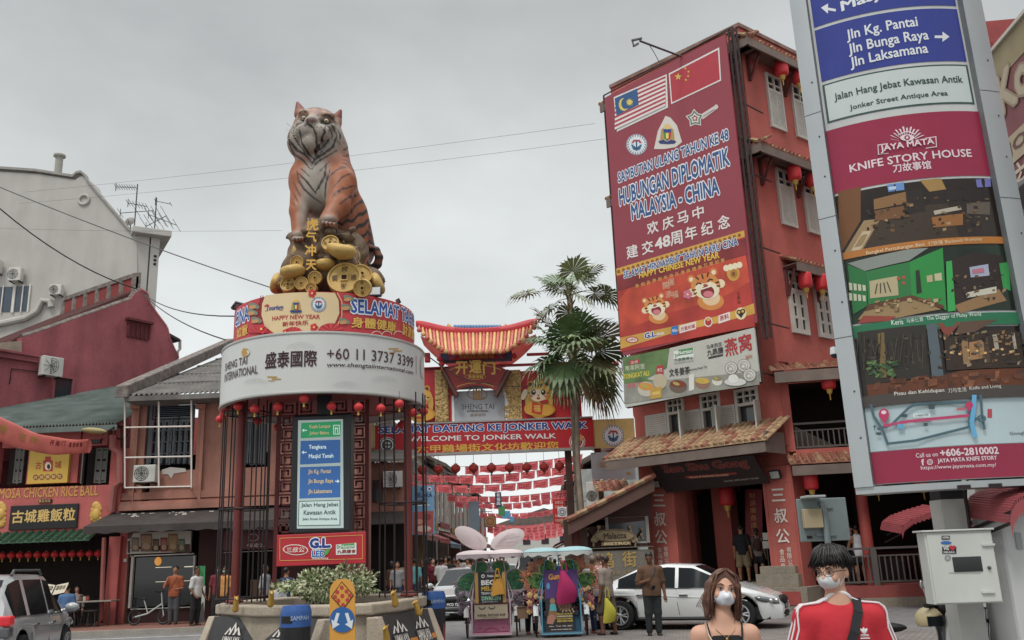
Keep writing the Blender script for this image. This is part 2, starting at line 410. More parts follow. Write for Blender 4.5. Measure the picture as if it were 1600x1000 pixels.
# ground, roads, pavements
def asphalt():
 m=M('asphalt','#6b6a6a',rough=.85,var=.14,scale=.25,fine=.16,bump=.25,bscale=60);return m
def brick_mat(name,c1,c2,sx,sy,rot=0.):
 m=bpy.data.materials.new(name);m.use_nodes=True;t=m.node_tree;n=t.nodes.new;l=t.links.new;b=t.nodes['Principled BSDF']
 tc=n('ShaderNodeTexCoord');mp=n('ShaderNodeMapping');mp.inputs['Rotation'].default_value=(0,0,rot);l(tc.outputs['Object'],mp.inputs[0])
 br=n('ShaderNodeTexBrick');br.inputs['Color1'].default_value=(*lin(c1),1);br.inputs['Color2'].default_value=(*lin(c2),1);br.inputs['Mortar'].default_value=(*lin('#4a4644'),1)
 br.inputs['Scale'].default_value=1;br.inputs['Brick Width'].default_value=sx;br.inputs['Row Height'].default_value=sy;br.inputs['Mortar Size'].default_value=.012
 l(mp.outputs[0],br.inputs['Vector']);nz=n('ShaderNodeTexNoise');nz.inputs['Scale'].default_value=.7;l(tc.outputs['Object'],nz.inputs['Vector'])
 r=n('ShaderNodeMapRange');r.inputs['To Min'].default_value=.75;r.inputs['To Max'].default_value=1.2;l(nz.outputs['Fac'],r.inputs['Value'])
 v=n('ShaderNodeVectorMath');v.operation='SCALE';l(br.outputs['Color'],v.inputs[0]);l(r.outputs[0],v.inputs['Scale']);l(v.outputs[0],b.inputs['Base Color'])
 b.inputs['Roughness'].default_value=.8;bm=n('ShaderNodeBump');bm.inputs['Strength'].default_value=.4;bm.inputs['Distance'].default_value=.01;l(br.outputs['Fac'],bm.inputs['Height']);bm.invert=True;l(bm.outputs[0],b.inputs['Normal'])
 return m
b=MB();b.add([(-400,-60,0),(400,-60,0),(400,900,0),(-400,900,0)],[(0,1,2,3)]);struct('ground',b,asphalt())
b=MB();b.add([(-1.9,5,.004),(9.5,5,.004),(7.6,24.6,.004),(2.0,25.4,.004),(-.2,23.6,.004),(-1.4,19,.004)],[(0,1,2,3,4,5)]);struct('brick_pavement',b,brick_mat('grey_pavers','#7d7671','#6c6562',.24,.12,.5))
conc=M('kerb_concrete','#8d8880',rough=.9,var=.12,fine=.15,bump=.2)
road_patch=M('road_patch','#4c4b4b',rough=.9,var=.2,scale=1,fine=.2,bump=.3)
for pts in([(-5.5,22.5),(-2.6,22.2),(-2.2,26),(-5.2,26.4)],[(-12.5,21),(-8.5,20.6),(-8.2,23.6),(-12.2,24)],[(-1.5,30),(.6,30.2),(.3,38),(-1.2,37.5)],[(3.2,30.5),(5.6,29.5),(4.6,33)]):b=MB();b.add([(x,y,.004)for x,y in pts],[tuple(range(len(pts)))]);struct('road_patch',b,road_patch)
tile_red=brick_mat('red_pavers','#8f5a48','#7f5244',.3,.15)
b=MB();b.obox((-40,26.9,-.1),(34.2,0,0),(0,4,0),(0,0,.25));struct('pavement',b,tile_red)
b=MB();b.obox((-40,26.72,-.1),(34.2,0,0),(0,.18,0),(0,0,.253));b.obox((-5.8,26.72,-.1),(.18,4,0),(0,0,.253),(.18,0,0));struct('kerb',b,conc)
b=MB();b.obox((-6.8,35,-.1),(2.4,0,0),(3.6,110,0),(0,0,.25));struct('pavement',b,tile_red)
b=MB();b.obox((-4.4,35,-.1),(.2,0,0),(3.6,110,0),(0,0,.256));struct('kerb',b,paint('#b9b5ae'))
b=MB();b.add([(-30,25.6,.004),(-6.5,25.6,.004),(-6.5,25.75,.004),(-30,25.75,.004)],[(0,1,2,3)]);struct('road_marking',b,M('worn_road_paint','#b8b4aa',rough=.8,var=.3,scale=4))
# the signboard tower
TX,TY=-3.72,17.2
def ring_geo(x0,x1,y,D=TY):
 a0,a1=[math.atan2(ray(x,y).x,ray(x,y).y)for x in(x0,x1)];mid=(a0+a1)/2;d=D/math.cos(mid)
 return(d*math.sin(mid),D),d*math.sin((a1-a0)/2)
tower=thing('signboard_tower','round white and red signboard tower on red pillars carrying the tiger','signboard tower',(TX,TY,0))
TC,RW=ring_geo(345,663,590);TC2,RR=ring_geo(370,650,490)
CW,CRD=Cyl(TC,RW),Cyl(TC,RR)
zwb,zwt=CW.px(505,612)[1],CW.px(505,519)[1];zrt=CRD.px(505,456)[1]
white_sheet=M('white_sign_sheet','#bcbdba',rough=.45,var=.03,scale=.8,stain=.05)
red_print=M('red_print','#b5353c',rough=.5,var=.12,scale=1.5)
redpaint=M('red_pillar_paint','#6f2e2a',rough=.5,var=.12,stain=.15)
darkred=M('dark_red_soffit','#8d3434',rough=.6)
def arc_wall(S,r,z0,z1,th,n=64):return lambda b:(b.lathe([(r-th,z0),(r,z0),(r,z1),(r-th,z1),(r-th,z0)],(S.c.x,S.c.y,0),n=n,close=True))
wr=mk('white_ring',tower,white_sheet,arc_wall(CW,RW,zwb,zwt,.08),smooth=True)
mk('ring_trim',wr,M('grey_trim','#a7a6a2',metal=.4,rough=.4),lambda b:[b.lathe([(RW+.012,z-.02),(RW+.018,z),(RW+.012,z+.02),(RW-.09,z+.02),(RW-.09,z-.02),(RW+.012,z-.02)],(TC[0],TC[1],0),n=64,close=True)for z in(zwb,zwt)],smooth=True)
rr=mk('red_ring',tower,red_print,arc_wall(CRD,RR,zwt-.25,zrt,.08),smooth=True)
mk('soffit',tower,darkred,lambda b:(b.lathe([(0,zwb+.12),(RW-.08,zwb+.12),(RW-.08,zwb+.2),(0,zwb+.2)],(TC[0],TC[1],0),n=48),b.lathe([(0,zrt-.16),(RR-.08,zrt-.16),(RR-.08,zrt-.1),(0,zrt-.1)],(TC[0],TC[1],0),n=48),b.lathe([(RR-.1,zwt-.12),(RW-.08,zwt-.12),(RW-.08,zwt-.06),(RR-.1,zwt-.06)],(TC[0],TC[1],0),n=48,close=True)))
A=Art(CW);K='#4a2226';gold='#a8843c'
A.text('盛泰國際',415,564,495,560,25,'#3a1d22',.02)
A.text('+60 11 3737 3399',511,553,645,567,17,'#43232a',.005)
A.text('www.shengtaiinternational.com',511,571,645,583.5,8.5,'#3a2a2c',.012,.2)
uR,zR=CW.px(403,577);A.uv=True
A.text('INTERNATIONAL',uR-1.05,zR+.0,uR,zR+.0,.15,'#4a3a38',.012);A.text('SHENG TAI',uR-1.05,zR+.2,uR-.26,zR+.2,.14,'#4a3a38',.012);A.uv=False
for x,y in((428,590),(617,546)):
 A.line([(x-10,y-1),(x+5,y-1)],2.0,gold);A.line([(x-3,y+2.4),(x+11,y+2.4)],2.0,gold);A.line([(x-9,y+5),(x+1,y+5)],1.2,gold)
A.poly([(378,550),(381,544),(387,545),(391,550),(388,556),(383,558),(379,555)],gold);A.poly([(386,547),(388,553),(384,556),(390,554),(391,549)],'#bcbdba')
A.ring(661,573,5,20,1.2,'#9b9790',a0=90,a1=270);A.line([(650,556),(650,585)],.6,'#8f8b86')
for x,y,s in((470,546,22),(540,606,20),(400,600,18),(600,598,20)):
 for q in(1,.75,.5):A.ring(x,y,s*q,s*q*.5,.6,'#b0b1ae',a0=10,a1=170)
A.build('lettering',wr)
A=Art(CRD);cream='#cdb68b'
A.poly([(415,462),(470,457),(524,458),(529,470),(530,490),(522,508),(512,519),(430,522),(414,510),(409,492),(410,475)],cream)
for q in(0,3):A.line([(412-q,462),(407-q,480),(408-q,500),(414-q,516)],1.3,'#8c2f33');A.line([(524+q,458),(531+q,472),(531+q,494),(522+q,512)],1.3,'#d8b27a' if q else '#8c2f33')
A.text('Tourism',417,482,443,480,7,'#2a3f86',.03,.2);A.line([(414,479),(419,476),(420,480)],2,'#b8282f');A.line([(415,486),(442,485)],1,'#7a6a5a')
def crest(A,x,y,s):
 A.poly([(x-s*.62,y+s*.6),(x-s*.5,y-s*.35),(x-s*.3,y-s*.5),(x-s*.22,y+s*.5)],'#a98a4e');A.poly([(x+s*.62,y+s*.6),(x+s*.5,y-s*.35),(x+s*.3,y-s*.5),(x+s*.22,y+s*.5)],'#a98a4e')
 A.poly([(x-s*.32,y-s*.38),(x+s*.32,y-s*.38),(x+s*.32,y-s*.12),(x-s*.32,y-s*.12)],'#283f86')
 A.poly([(x-s*.32,y-s*.12),(x,y-s*.12),(x,y+s*.62),(x-s*.24,y+s*.42)],'#3d7a4a');A.poly([(x,y-s*.12),(x+s*.32,y-s*.12),(x+s*.24,y+s*.42),(x,y+s*.62)],'#b03238')
 A.poly([(x-s*.12,y-s*.05),(x+s*.12,y-s*.05),(x+s*.1,y+s*.4),(x-s*.1,y+s*.4)],'#d9c35a')
 A.poly([(x-s*.75,y+s*.62),(x-s*.3,y+s*.5),(x,y+s*.66),(x+s*.3,y+s*.5),(x+s*.75,y+s*.62),(x+s*.6,y+s*.82),(x,y+s*.86),(x-s*.6,y+s*.82)],'#2b3a6c')
 A.star(x,y-s*.66,s*.26,'#d9b642');A.ring(x,y-s*.66,s*.3,s*.3,s*.07,'#d9b642',a0=180,a1=360)
def seal(A,x,y,r):
 A.ell(x,y,r,r,'#d9d9d6');A.ring(x,y,r*.98,r*.98,r*.06,'#5c6a8c')
 for i in range(22):a=2*math.pi*i/22;A.rect(x+r*.82*math.cos(a)-r*.05,y+r*.82*math.sin(a)-r*.07,x+r*.82*math.cos(a)+r*.05,y+r*.82*math.sin(a)+r*.07,'#596684')
 A.ell(x,y,r*.68,r*.68,'#c7d5dc');A.poly([(x-r*.5,y-r*.12),(x-r*.3,y-r*.46),(x+r*.3,y-r*.46),(x+r*.5,y-r*.12),(x+r*.28,y-r*.12),(x+r*.2,y-r*.28),(x-r*.2,y-r*.28),(x-r*.28,y-r*.12)],'#b23a42')
 A.poly([(x-r*.52,y),(x-r*.3,y),(x-r*.2,y+r*.3),(x,y+r*.2),(x+r*.2,y+r*.3),(x+r*.3,y),(x+r*.52,y),(x+r*.34,y+r*.46),(x,y+r*.6),(x-r*.34,y+r*.46)],'#3a6285')
 A.line([(x,y-r*.26),(x,y+r*.4)],r*.12,'#28496b');A.ring(x,y-r*.3,r*.1,r*.1,r*.05,'#28496b');A.ring(x,y+r*.1,r*.26,r*.3,r*.09,'#28496b',a0=190,a1=350)
crest(A,463,478,13);seal(A,498,476,12)
A.text('HAPPY NEW YEAR',426,498,500,495.5,6.5,'#a5272f',.02);A.text('新年快乐',442,507,482,504.5,7.5,'#a5272f',.02)
A.text('SELAMAT TAHUN',549,478,664,505,20,'#2c4f9a',.03,edge='#d5dbe2',edge_w=.07);A.text('身體健康',549,503.5,618,511.5,16,'#d0a94a',.025,edge='#7d2a20',edge_w=.03)
A.text('財源廣進',628,514,667,528,17,'#d0a94a',.02)
uL,zL=CRD.px(390,489);A.uv=True;A.text('CINA',uL-.62,zL,uL,zL,.26,'#2c4f9a',.03,edge='#d5dbe2',edge_w=.07);A.text('如意',uL-.48,zL-.3,uL-.03,zL-.3,.2,'#d0a94a',.025);A.uv=False
def blossom(A,x,y,r,c='#c02a34'):
 for k in range(5):A.ell(x+r*.6*math.cos(1.257*k),y+r*.6*math.sin(1.257*k),r*.5,r*.5,c,n=8)
 A.ell(x,y,r*.28,r*.28,'#e3b66a',n=8)
def fan(A,x,y,r,c1='#c93a3f',c2='#a12a30'):
 for i in range(11):A.poly([(x,y),(x+r*math.cos(R_(180-i*16.3)),y-r*.62*math.sin(R_(180-i*16.3))),(x+r*math.cos(R_(180-(i+1)*16.3)),y-r*.62*math.sin(R_(180-(i+1)*16.3)))],c1 if i%2 else c2)
fan(A,405,521,16);fan(A,459,520,14);fan(A,517,518,20)
for x,y,r in((412,515,7),(491,512,6),(488,459,6),(447,519,4)):blossom(A,x,y,r)
for x,y in((398,478),(396,488),(545,466),(542,480),(538,502),(402,500)):A.ell(x,y,9,4,'#6d7f6e',rot=20);A.ell(x-2,y+2,6,3,'#b98a5a',rot=-10)
for x in(588,604,622):A.ring(x,523,8,6,1.2,'#e0c0ae',a0=0,a1=180)
A.build('lettering',rr)
zb=1.1
PILL=[P(376,700,16.7),P(637,700,16.7)];PILL=[(p.x,p.y)for p in PILL];back=[(TX-1.3,18.6),(TX+1.3,18.6)]
for x,y in PILL:mk('pillar',tower,redpaint,lambda b:(b.lathe([(.075,zb-.2),(.075,zwb+.15)],(x,y,0),n=16),b.lathe([(.16,zb+.02),(.16,zb+.05),(.08,zb+.12)],(x,y,0),n=16)),smooth=True)
rod=M('black_iron_rod','#2c2324',rough=.5,metal=.3)
for(x,y),s in zip(PILL,(1,-1)):
 cx,cy,r=x+.1*s,y+.02,.43
 c=mk('rod_cage',tower,rod,lambda b:([b.tube([(cx+r*math.cos(a),cy+r*math.sin(a),zb+.02),(cx+r*math.cos(a),cy+r*math.sin(a),zwb+.14)],.014,n=5)for a in[2*math.pi*(k+.3)/13 for k in range(13)]],[b.torus((cx,cy,z),r,.014,n=28,k=5,M3=Matrix.Rotation(R_(90),3,'X'))for z in(zb+.1,2.75,zwb-.1)],[b.tube([(cx,cy,z),(cx+r*math.cos(a),cy+r*math.sin(a),z)],.01,n=4)for z in(2.75,)for a in(0,2.1,4.2)]))
lat=Plane((0,16.95),(1,0));u0,zt_=lat.px(437,628);u1,zl_=lat.px(573,832)
def fret(b):
 n,k=5,10;cw,ch=(u1-u0)/n,(zwb+.12-zl_)/k;t=.032
 for x in(u0,u1):b.slab(lat,x-.035,x+.035,zl_-.9,zwb+.15,-.03,.03)
 for i in range(n):
  for j in range(k):
   x,z,f=u0+i*cw,zl_+j*ch,(i+j)%2
   seg=[((0,.0),(1,.0)),((.0,0),(.0,1)),((.25,.25),(.8,.25)),((.25,.25),(.25,.8)),((.25,.8),(.6,.8)),((.6,.5),(.6,.8)),((.8,.25),(.8,1.0))]
   for(a0,b0),(a1,b1) in seg:
    if f:a0,a1=1-a0,1-a1
    b.slab(lat,x+min(a0,a1)*cw-t/2,x+max(a0,a1)*cw+t/2,z+min(b0,b1)*ch-t/2,z+max(b0,b1)*ch+t/2,-.02+.002*f,.02+.002*f)
mk('lattice_panel',tower,M('lattice_red','#6a2a2c',rough=.55),fret)
led=Plane((0,16.0),(1,-.03));a0,zt=led.px(457,651);a1,z0=led.px(547,829)
disp=mk('display',tower,M('display_casing','#23252a',rough=.35),lambda b:(b.slab(led,a0,a1,z0,zt,-.32,0),b.slab(led,a0+.02,a1-.02,zt+.004,zt+.03,-.3,-.05),b.slab(led,(a0+a1)/2-.12,(a0+a1)/2+.12,zt+.02,zwb+.14,-.25,-.1)),bevel=.015)
def lit(col,e=.35):return M('lit_'+col.strip('#'),col,rough=.4,var=.03,emit=e)
A=Art(led,.004)
A.qpx((466,657),(536,655),(537,825),(464,826),lit('#9aa9a6'));bl=lit('#2c5a94')
A.qpx((471,661),(533,658),(532,682),(470,685),lit('#1e8f5a'));A.qpx((470,689),(532,687),(532,723),(469,726),bl);A.qpx((469,730),(532,728),(532,777),(468,779),bl)
A.qpx((467,783),(532,781),(532,821),(466,822),lit('#2c4a48'));A.qpx((468.2,784.2),(530.8,782.2),(530.8,819.8),(467.2,820.8),lit('#a9bab6'))
lw,ly=lit('#c9dcd8'),lit('#c0a87a')
A.text('Kuala Lumpur',484,667.5,517,666.5,7,ly,.02);A.text('Johor Bahru',484,677.5,514,677,6.5,ly,.02)
A.text('Tengkera',483,699.5,510,699,8,lw,.02);A.text('Masjid Tanah',483,714,521,713,8,lw,.02)
A.text('Jln Kg. Pantai',482,738,517,737,8,ly,.02);A.text('Jln Bunga Raya',482,753,521,752,8,ly,.02);A.text('Jln Laksamana',482,769,519,768,8,ly,.02)
A.text('Jalan Hang Jebat',471,790,529,789,7.5,lit('#2d4446'),.02);A.text('Kawasan Antik',475,801,525,800,7,lit('#2d4446'),.02);A.text('Jalan Street Antique Area',473,811.5,527,811,5,lit('#2d4446'),.02)
for x,y,s in((473,672.5,-1),(472.5,707,-1),(530,752,1)):
 A.line([(x-s*0,y),(x+s*-6 if s>0 else x+7,y)],1.4,lw);A.poly([(x+s*1,y),(x-s*3,y-3),(x-s*2,y),(x-s*3,y+3)],lw)
A.rect(521,664,531,679,lw);A.rect(522.2,665.2,529.8,677.8,lit('#1e8f5a'));A.line([(524,677),(525,667)],1,lw);A.line([(528,677),(527,667)],1,lw);A.line([(523,670),(529,670)],1,lw)
A.build('screen',disp)
gb=Plane((0,16.0),(1,-.02));x0,zt2=gb.px(433,836);x1,z02=gb.px(571,880)
gl=mk('red_board',tower,M('red_board','#b0242f',rough=.4,var=.06),lambda b:b.slab(gb,x0,x1,z02,zt2,-.06,0),bevel=.008)
A=Art(gb,.004);A.ring(502,858,0,0,0,'#c9a24c')
A.line([(438,841),(567,836)],.9,'#d0a050');A.line([(438,876),(567,873)],.9,'#d0a050');A.line([(437.5,841),(437.5,876)],.9,'#d0a050');A.line([(566.5,836),(566.5,873)],.9,'#d0a050')
A.ell(462,859,20,8.5,'#d8c8c0',rot=3);A.ell(462,859,18,7,'#b0242f',rot=3);A.text('三叔公',448,859.5,476,858.5,8,'#e0d0c8',.02)
A.text('G.L.',485,849,516,848,14,'#253a8e',.06,edge='#dfe2e6',edge_w=.08);A.text('Media',488,859,501,859,4,'#d8dade',.02);A.text('LED',488,865.5,508,865,9,'#2f6fb0',.05,edge='#dfe2e6',edge_w=.06);A.ell(511,862,3,6,'#58a046',rot=30);A.text('Advertising',488,873,513,872.5,4,'#e6d8d4',.02)
A.qpx((525,851),(557,848),(557,866),(525,867),'#d7dcd8');A.qpx((533,850.5),(554,848.6),(554,856),(533,857.4),'#3d9a4c');A.text('Dr',526.5,854.5,532,854,5,'#3d7a4c',.02);A.text('Nutrition',534,854,553,852.7,5,'#e8efe8',.02);A.text('九鼎膳食',527,862,556,861,5.5,'#8c2c34',.03)
A.build('lettering',gl)
pc=M('planter_concrete','#a39786',rough=.9,var=.1,fine=.14,bump=.3,stain=.2)
PX=[P(341,935,16.9),P(400,935,15.5),P(513,950,14.7),P(580,950,14.7),P(625,935,15.5),P(661,930,16.8)]
plan=[(p.x,p.y)for p in PX]+[(-1.75,18.4),(-2.6,19.5),(-4.9,19.5),(-5.75,18.4)]
pcx,pcy=sum(p[0]for p in plan)/len(plan),sum(p[1]for p in plan)/len(plan)
def off_plan(k):return[(pcx+(x-pcx)*k,pcy+(y-pcy)*k)for x,y in plan]
planter=thing('planter','octagonal concrete planter with dark sloping advert panels under the signboard tower','planter',(TX,TY,0))
def loop_wall(po,pi,z0,z1):
 def f(b):
  n=len(po);vs=[(x,y,z)for z in(z0,z1)for q in(po,pi)for x,y in q]
  fs=[]
  for i in range(n):
   j=(i+1)%n;fs+=[(i,j,2*n+j,2*n+i),(n+j,n+i,3*n+i,3*n+j),(2*n+i,2*n+j,3*n+j,3*n+i),(j,i,n+i,n+j)]
  b.add(vs,fs)
 return f
mk('wall',planter,pc,loop_wall(off_plan(.97),off_plan(.86),0,.93),bevel=.02)
mk('rim',planter,pc,loop_wall(off_plan(1.02),off_plan(.84),.93,1.1),bevel=.03)
mk('soil',planter,M('soil','#4a3a2c',rough=1,var=.3,bump=.5),lambda b:b.prism(off_plan(.86),(0,0,.8),(1,0,0),(0,1,0),(0,0,.06)))
dkb=M('dark_advert_panel','#39383a',rough=.5)
for(xa,ya),(xb,yb) in(((356,500),(444,1000)),((597,500),(652,1000))):
 i=0 if xa<500 else 4;p,q=Vector((*plan[i if i==0 else 3],0)),Vector((*plan[1 if i==0 else 5],0))
 if i==0:q=Vector((*plan[2],0))
 d=(q-p).normalized();pl=Plane(p,d);Lp=(q-p).length
 n=pl.n;z1=.9
 o=p+d*.06+n*.42;lean=Vector((0,0,z1))-n*.3
 pan=mk('advert_panel',planter,dkb,lambda b:b.obox(o,d*(Lp-.12),-n*.04,lean))
 for t in(0,Lp-.02):mk('buttress',planter,pc,lambda b:b.prism([(-.05,0),(.5,0),(.14,z1),(-.05,z1)],p+d*(t-.08),n,(0,0,1),d*.2),bevel=.02)
 class Sl:
  def pt(s,u,z,off=0):return o+d*u+lean*(z/z1)+n*off
 A=Art(Sl(),.006,.005,uv=True);w_=Lp-.12
 A.rect(.02,.42,w_-.02,.5,'#b8762f');A.rect(.02,.33,w_-.02,.37,'#b8762f')
 for cx in([w_*.27,w_*.73]if w_>1.6 else[w_*.5]):
  hw=.27
  A.rect(cx-hw-.05,.1,cx+hw+.05,.6,dkb)
  A.text('HIMALAYA',cx-hw,.5,cx+hw,.5,.17,'#cfcac2',.03);A.text('SALT',cx-hw*.62,.3,cx+hw*.62,.3,.14,'#cfcac2',.03)
  for k,(px_,h) in enumerate(((-.15,.12),(0,.2),(.14,.13))):A.poly([(cx+px_-.13,.62),(cx+px_,.62+h),(cx+px_+.13,.62)],'#cfcac2');A.poly([(cx+px_-.07,.62),(cx+px_,.62+h*.7),(cx+px_+.05,.62)],dkb)
 A.build('lettering',pan)
orn=M('gilded_ornament','#b08a3a',rough=.4,metal=.3,var=.15)
def ornament(x,y,Y,rz,lab):
 t=thing('planter_ornament',lab,'ornament',tuple(P(x,y,Y)),rz,'gilded animal ornaments round the planter rim')
 F=Field(.014,(-.16,-.2,-.16),(.16,.2,.3));t.scale=(.8,.8,.8);F.cone((0,.02,0),(0,-.04,.16),.07,.055).ell((0,-.06,.22),(.05,.07,.045)).cone((0,-.1,.21),(0,-.17,.19),.025,.012).cone((0,.08,-.02),(0,.12,.1),.03,.012)
 for s in(-1,1):F.cone((s*.03,-.03,.25),(s*.045,0,.29),.014,.008)
 F.build('body',orn,t)
for a in((368,952,15.75,.5,'gilded animal ornament hanging on the planter beside the salt advert at its far end'),(423,944,15.0,.4,'gilded animal ornament on the planter rim left of the yellow marker board'),(617,944,15.0,-.4,'gilded animal ornament on the planter rim right of the yellow marker board'),(653,958,15.9,-.8,'gilded animal ornament on the planter end beside the blue topped bin'),(604,1000,14.5,-.3,'gilded animal ornament low in front of the narrow advert panel')):ornament(*a)
def leaf_cloud(name,parent,mats,n,centre,rad,size,seed=1,shape=None,droop=.3):
 rg=random.Random(seed);b=MB()
 for i in range(n):
  while True:
   q=Vector((rg.uniform(-1,1),rg.uniform(-1,1),rg.uniform(-1,1)))
   if.15<q.length<1:break
  q=q.normalized()*q.length**.45
  c=Vector(centre)+Vector((q.x*rad[0],q.y*rad[1],q.z*rad[2]))*(.8+.35*math.sin(5*q.x+3*q.y)*math.cos(4*q.z))
  t=(q+Vector((rg.gauss(0,.6),rg.gauss(0,.6),rg.gauss(0,.6)-droop))).normalized();u=t.orthogonal().normalized();u=Matrix.Rotation(rg.uniform(0,6.3),3,t)@u
  s=size*rg.uniform(.6,1.3);b.add([c,c+t*s*.5+u*s*.22,c+t*s,c+t*s*.5-u*s*.22],[(0,1,2,3)],rg.randrange(len(mats)))
 return b.build(name,mats,parent)
bush=thing('bush','bushy pale green plant growing in the middle of the concrete planter','bush',(TX+.35,15.9,.85))
lf=[M('leaf_pale','#a3a985',rough=.5),M('leaf_mid','#7c8a5e',rough=.5),M('leaf_dark','#55663f',rough=.5),M('leaf_cream','#b5b494',rough=.5)]
bc=P(520,913,15.7)
leaf_cloud('foliage',bush,lf,3000,bc,(.9,.7,.24),.085,3)
leaf_cloud('foliage',bush,lf[:2]+[M('leaf_purple','#6a4a44')],260,bc+Vector((.25,.2,.16)),(.3,.3,.15),.1,4)
mk('stem',bush,M('bark','#5a4a3a',rough=.9),lambda b:[b.tube([(bc.x+random.uniform(-.25,.25),bc.y,.84),(bc.x+random.uniform(-.5,.5),bc.y+random.uniform(-.3,.3),bc.z+.1)],[.02,.008],n=5)for _ in range(14)])
lan_red=M('lantern_red','#c02a30',rough=.5,var=.06);tassel=M('tassel_yellow','#c9a54a',rough=.8)
def small_lantern(loc,r,label,group,cord=.2,name='hanging_lantern'):
 t=thing(name,label,'lantern',tuple(loc),0,group)
 mk('shade',t,lan_red,lambda b:[b.ell((0,0,0),(r*(1+.0),r,r*.88),n=16,k=10)],smooth=True,local=True)
 mk('cap',t,M('lantern_cap','#8a6a35',rough=.5),lambda b:(b.lathe([(r*.32,r*.8),(r*.32,r*.98)],n=10),b.lathe([(r*.32,-r*.98),(r*.32,-r*.8)],n=10)),local=True)
 mk('cord',t,rod,lambda b:b.tube([(0,0,r*.95),(0,0,r+cord)],.004,n=4),local=True)
 mk('tassel',t,tassel,lambda b:b.tube([(0,0,-r*.95),(0,0,-r*1.7)],[.012,.02],n=6),local=True)
 return t
LP=[(353,637,16.6),(372,635,16.1),(398,639,15.7),(434,636,15.6),(475,623,15.4),(518,635,15.6),(560,636,15.6),(595,638,15.8),(624,631,15.9),(646,645,16.5),(662,643,16.9),(350,648,16.7),(344,655,17.0),(403,658,17.4),(434,668,17.6),(627,664,17.4)]
for i,(x,y,Y) in enumerate(sorted(LP)):
 p=P(x,y,Y);lb='small round red lantern under the signboard tower rim, '+nth(i,len(LP))
 if i==0:l0=small_lantern(p,.085,lb,'small red lanterns under the signboard tower',max(.1,zwb+.1-p.z-.085))
 else:dup(l0,p,random.uniform(0,6),lb)
def floodlight(loc,rz,lab,s=1.,group='floodlights',tilt=.5,stand=.2,mat_=None):
 t=thing('floodlight',lab,'floodlight',tuple(loc),rz,group);R=Matrix.Rotation(tilt,3,'X')
 mk('housing',t,M('floodlight_housing','#26282b',rough=.4),lambda b:b.box((0,0,stand+.08*s),(.26*s,.07*s,.2*s),R=R),bevel=.01,local=True)
 mk('lens',t,mat_ or M('floodlight_lens','#8d9496',rough=.15,spec=.7),lambda b:b.obox(R@Vector((-.11*s,-.042*s,-.08*s))+Vector((0,0,stand+.08*s)),(.22*s,0,0),R@Vector((0,.006,0)),R@Vector((0,0,.16*s))),local=True)
 mk('bracket',t,rod,lambda b:(b.tube([(0,0,0),(0,0,stand+.05)],.012,n=5),b.tube([(-.14*s,0,stand+.08*s),(-.14*s,0,stand),(.14*s,0,stand),(.14*s,0,stand+.08*s)],.01,n=4)),local=True)
 return t
floodlight(CRD.pt(-RR*1.18,zrt,-.06),1.0,'black floodlight on the left edge of the red ring beside the power lines',.9,stand=.03,tilt=.9)
floodlight(CRD.at(587,462,-.04)-Vector((0,0,.1)),0,'black floodlight standing among the gold coins on the red ring',1.0,stand=.1,tilt=-.3)
floodlight(CRD.pt(RR*1.15,zrt,-.06),-1.0,'small black floodlight on the right edge of the red ring',.5,stand=.03,tilt=.5)
# the tiger on its rock
def V3(x,y,Y):return np.array(P(x,y,Y))
S77=1/77.
def tiger():
 F=Field(.024,(-5.0,15.3,6.7),(-2.2,18.6,11.5));k=.16
 E=lambda x,y,Y,rx,ry,rd,kk=k,R=None:F.ell(V3(x,y,Y),(rx*S77,rd*S77,ry*S77),kk,R)
 C=lambda x0,y0,Y0,x1,y1,Y1,r0,r1,kk=k:F.cone(V3(x0,y0,Y0),V3(x1,y1,Y1),r0*S77,r1*S77,kk)
 C(506,235,16.75,508,285,16.8,38,44);C(507,285,16.75,530,340,17.1,44,42);C(530,340,17.1,548,390,17.4,43,38)
 E(496,292,16.45,34,44,26);E(472,283,16.6,20,32,24);E(529,285,16.6,25,34,28)
 E(550,376,17.15,28,46,36);E(557,412,17.0,19,22,34);C(545,425,16.8,560,425,16.9,12,14)
 C(475,285,16.4,467,330,16.2,20,14,.1);C(467,330,16.2,468,366,16.05,13.5,11,.06)
 C(533,286,16.4,527,322,16.15,24,17,.12);C(530,322,16.15,512,343,15.95,17,12,.06)
 for x,y,Y,n,dx in((465,372,15.92,4,4.6),(513,347,15.8,4,6.2)):
  E(x+2,y-3,Y+.1,12,8,12,.06)
  for i in range(n):E(x+(i-1.2)*dx,y+2+(.9*i if x>500 else 0),Y-.08,3.3,4.2,6,.018)
 E(495,202,16.58,37,34,34,.14);E(468,221,16.48,19,27,22,.1);E(516,222,16.55,20,28,24,.1);E(490,244,16.45,25,20,24,.14)
 C(496,182,16.3,487,193,15.97,12,11.5,.07);E(476,207,16.03,15,13,14,.05);E(500,208,16.03,16,13.5,14,.05)
 E(485,224,16.07,15,15.5,14,.045);E(487,190,15.9,8,5.5,6,.03)
 E(476,177.5,16.22,11,5.5,9,.06);E(511,181.5,16.24,13,6,9,.06);E(472,194,16.2,10,6,8,.06);E(512,199,16.22,13,7,9,.06)
 F.ell(V3(475,184.5,16.04),(.085,.1,.05),.04,sub=True);F.ell(V3(510,189,16.06),(.1,.1,.055),.04,sub=True)
 for s in((470,178,465,161),(524,190,532,173)):
  F.cone(V3(s[0],s[1],16.6),V3(s[2],s[3],16.6),11*S77,3*S77,.04)
  F.ell(V3((s[0]+s[2])/2-1,(s[1]+s[3])/2,16.43),(.055,.05,.1),.02,sub=True)
 pts=[V3(568,424,17.3),V3(581,421,17.2),V3(590,413,17.15),V3(592.5,402,17.1),V3(588,391,17.1),V3(580,387,17.1)]
 F.chain(pts,[.1,.09,.085,.08,.075,.06],.03)
 return F
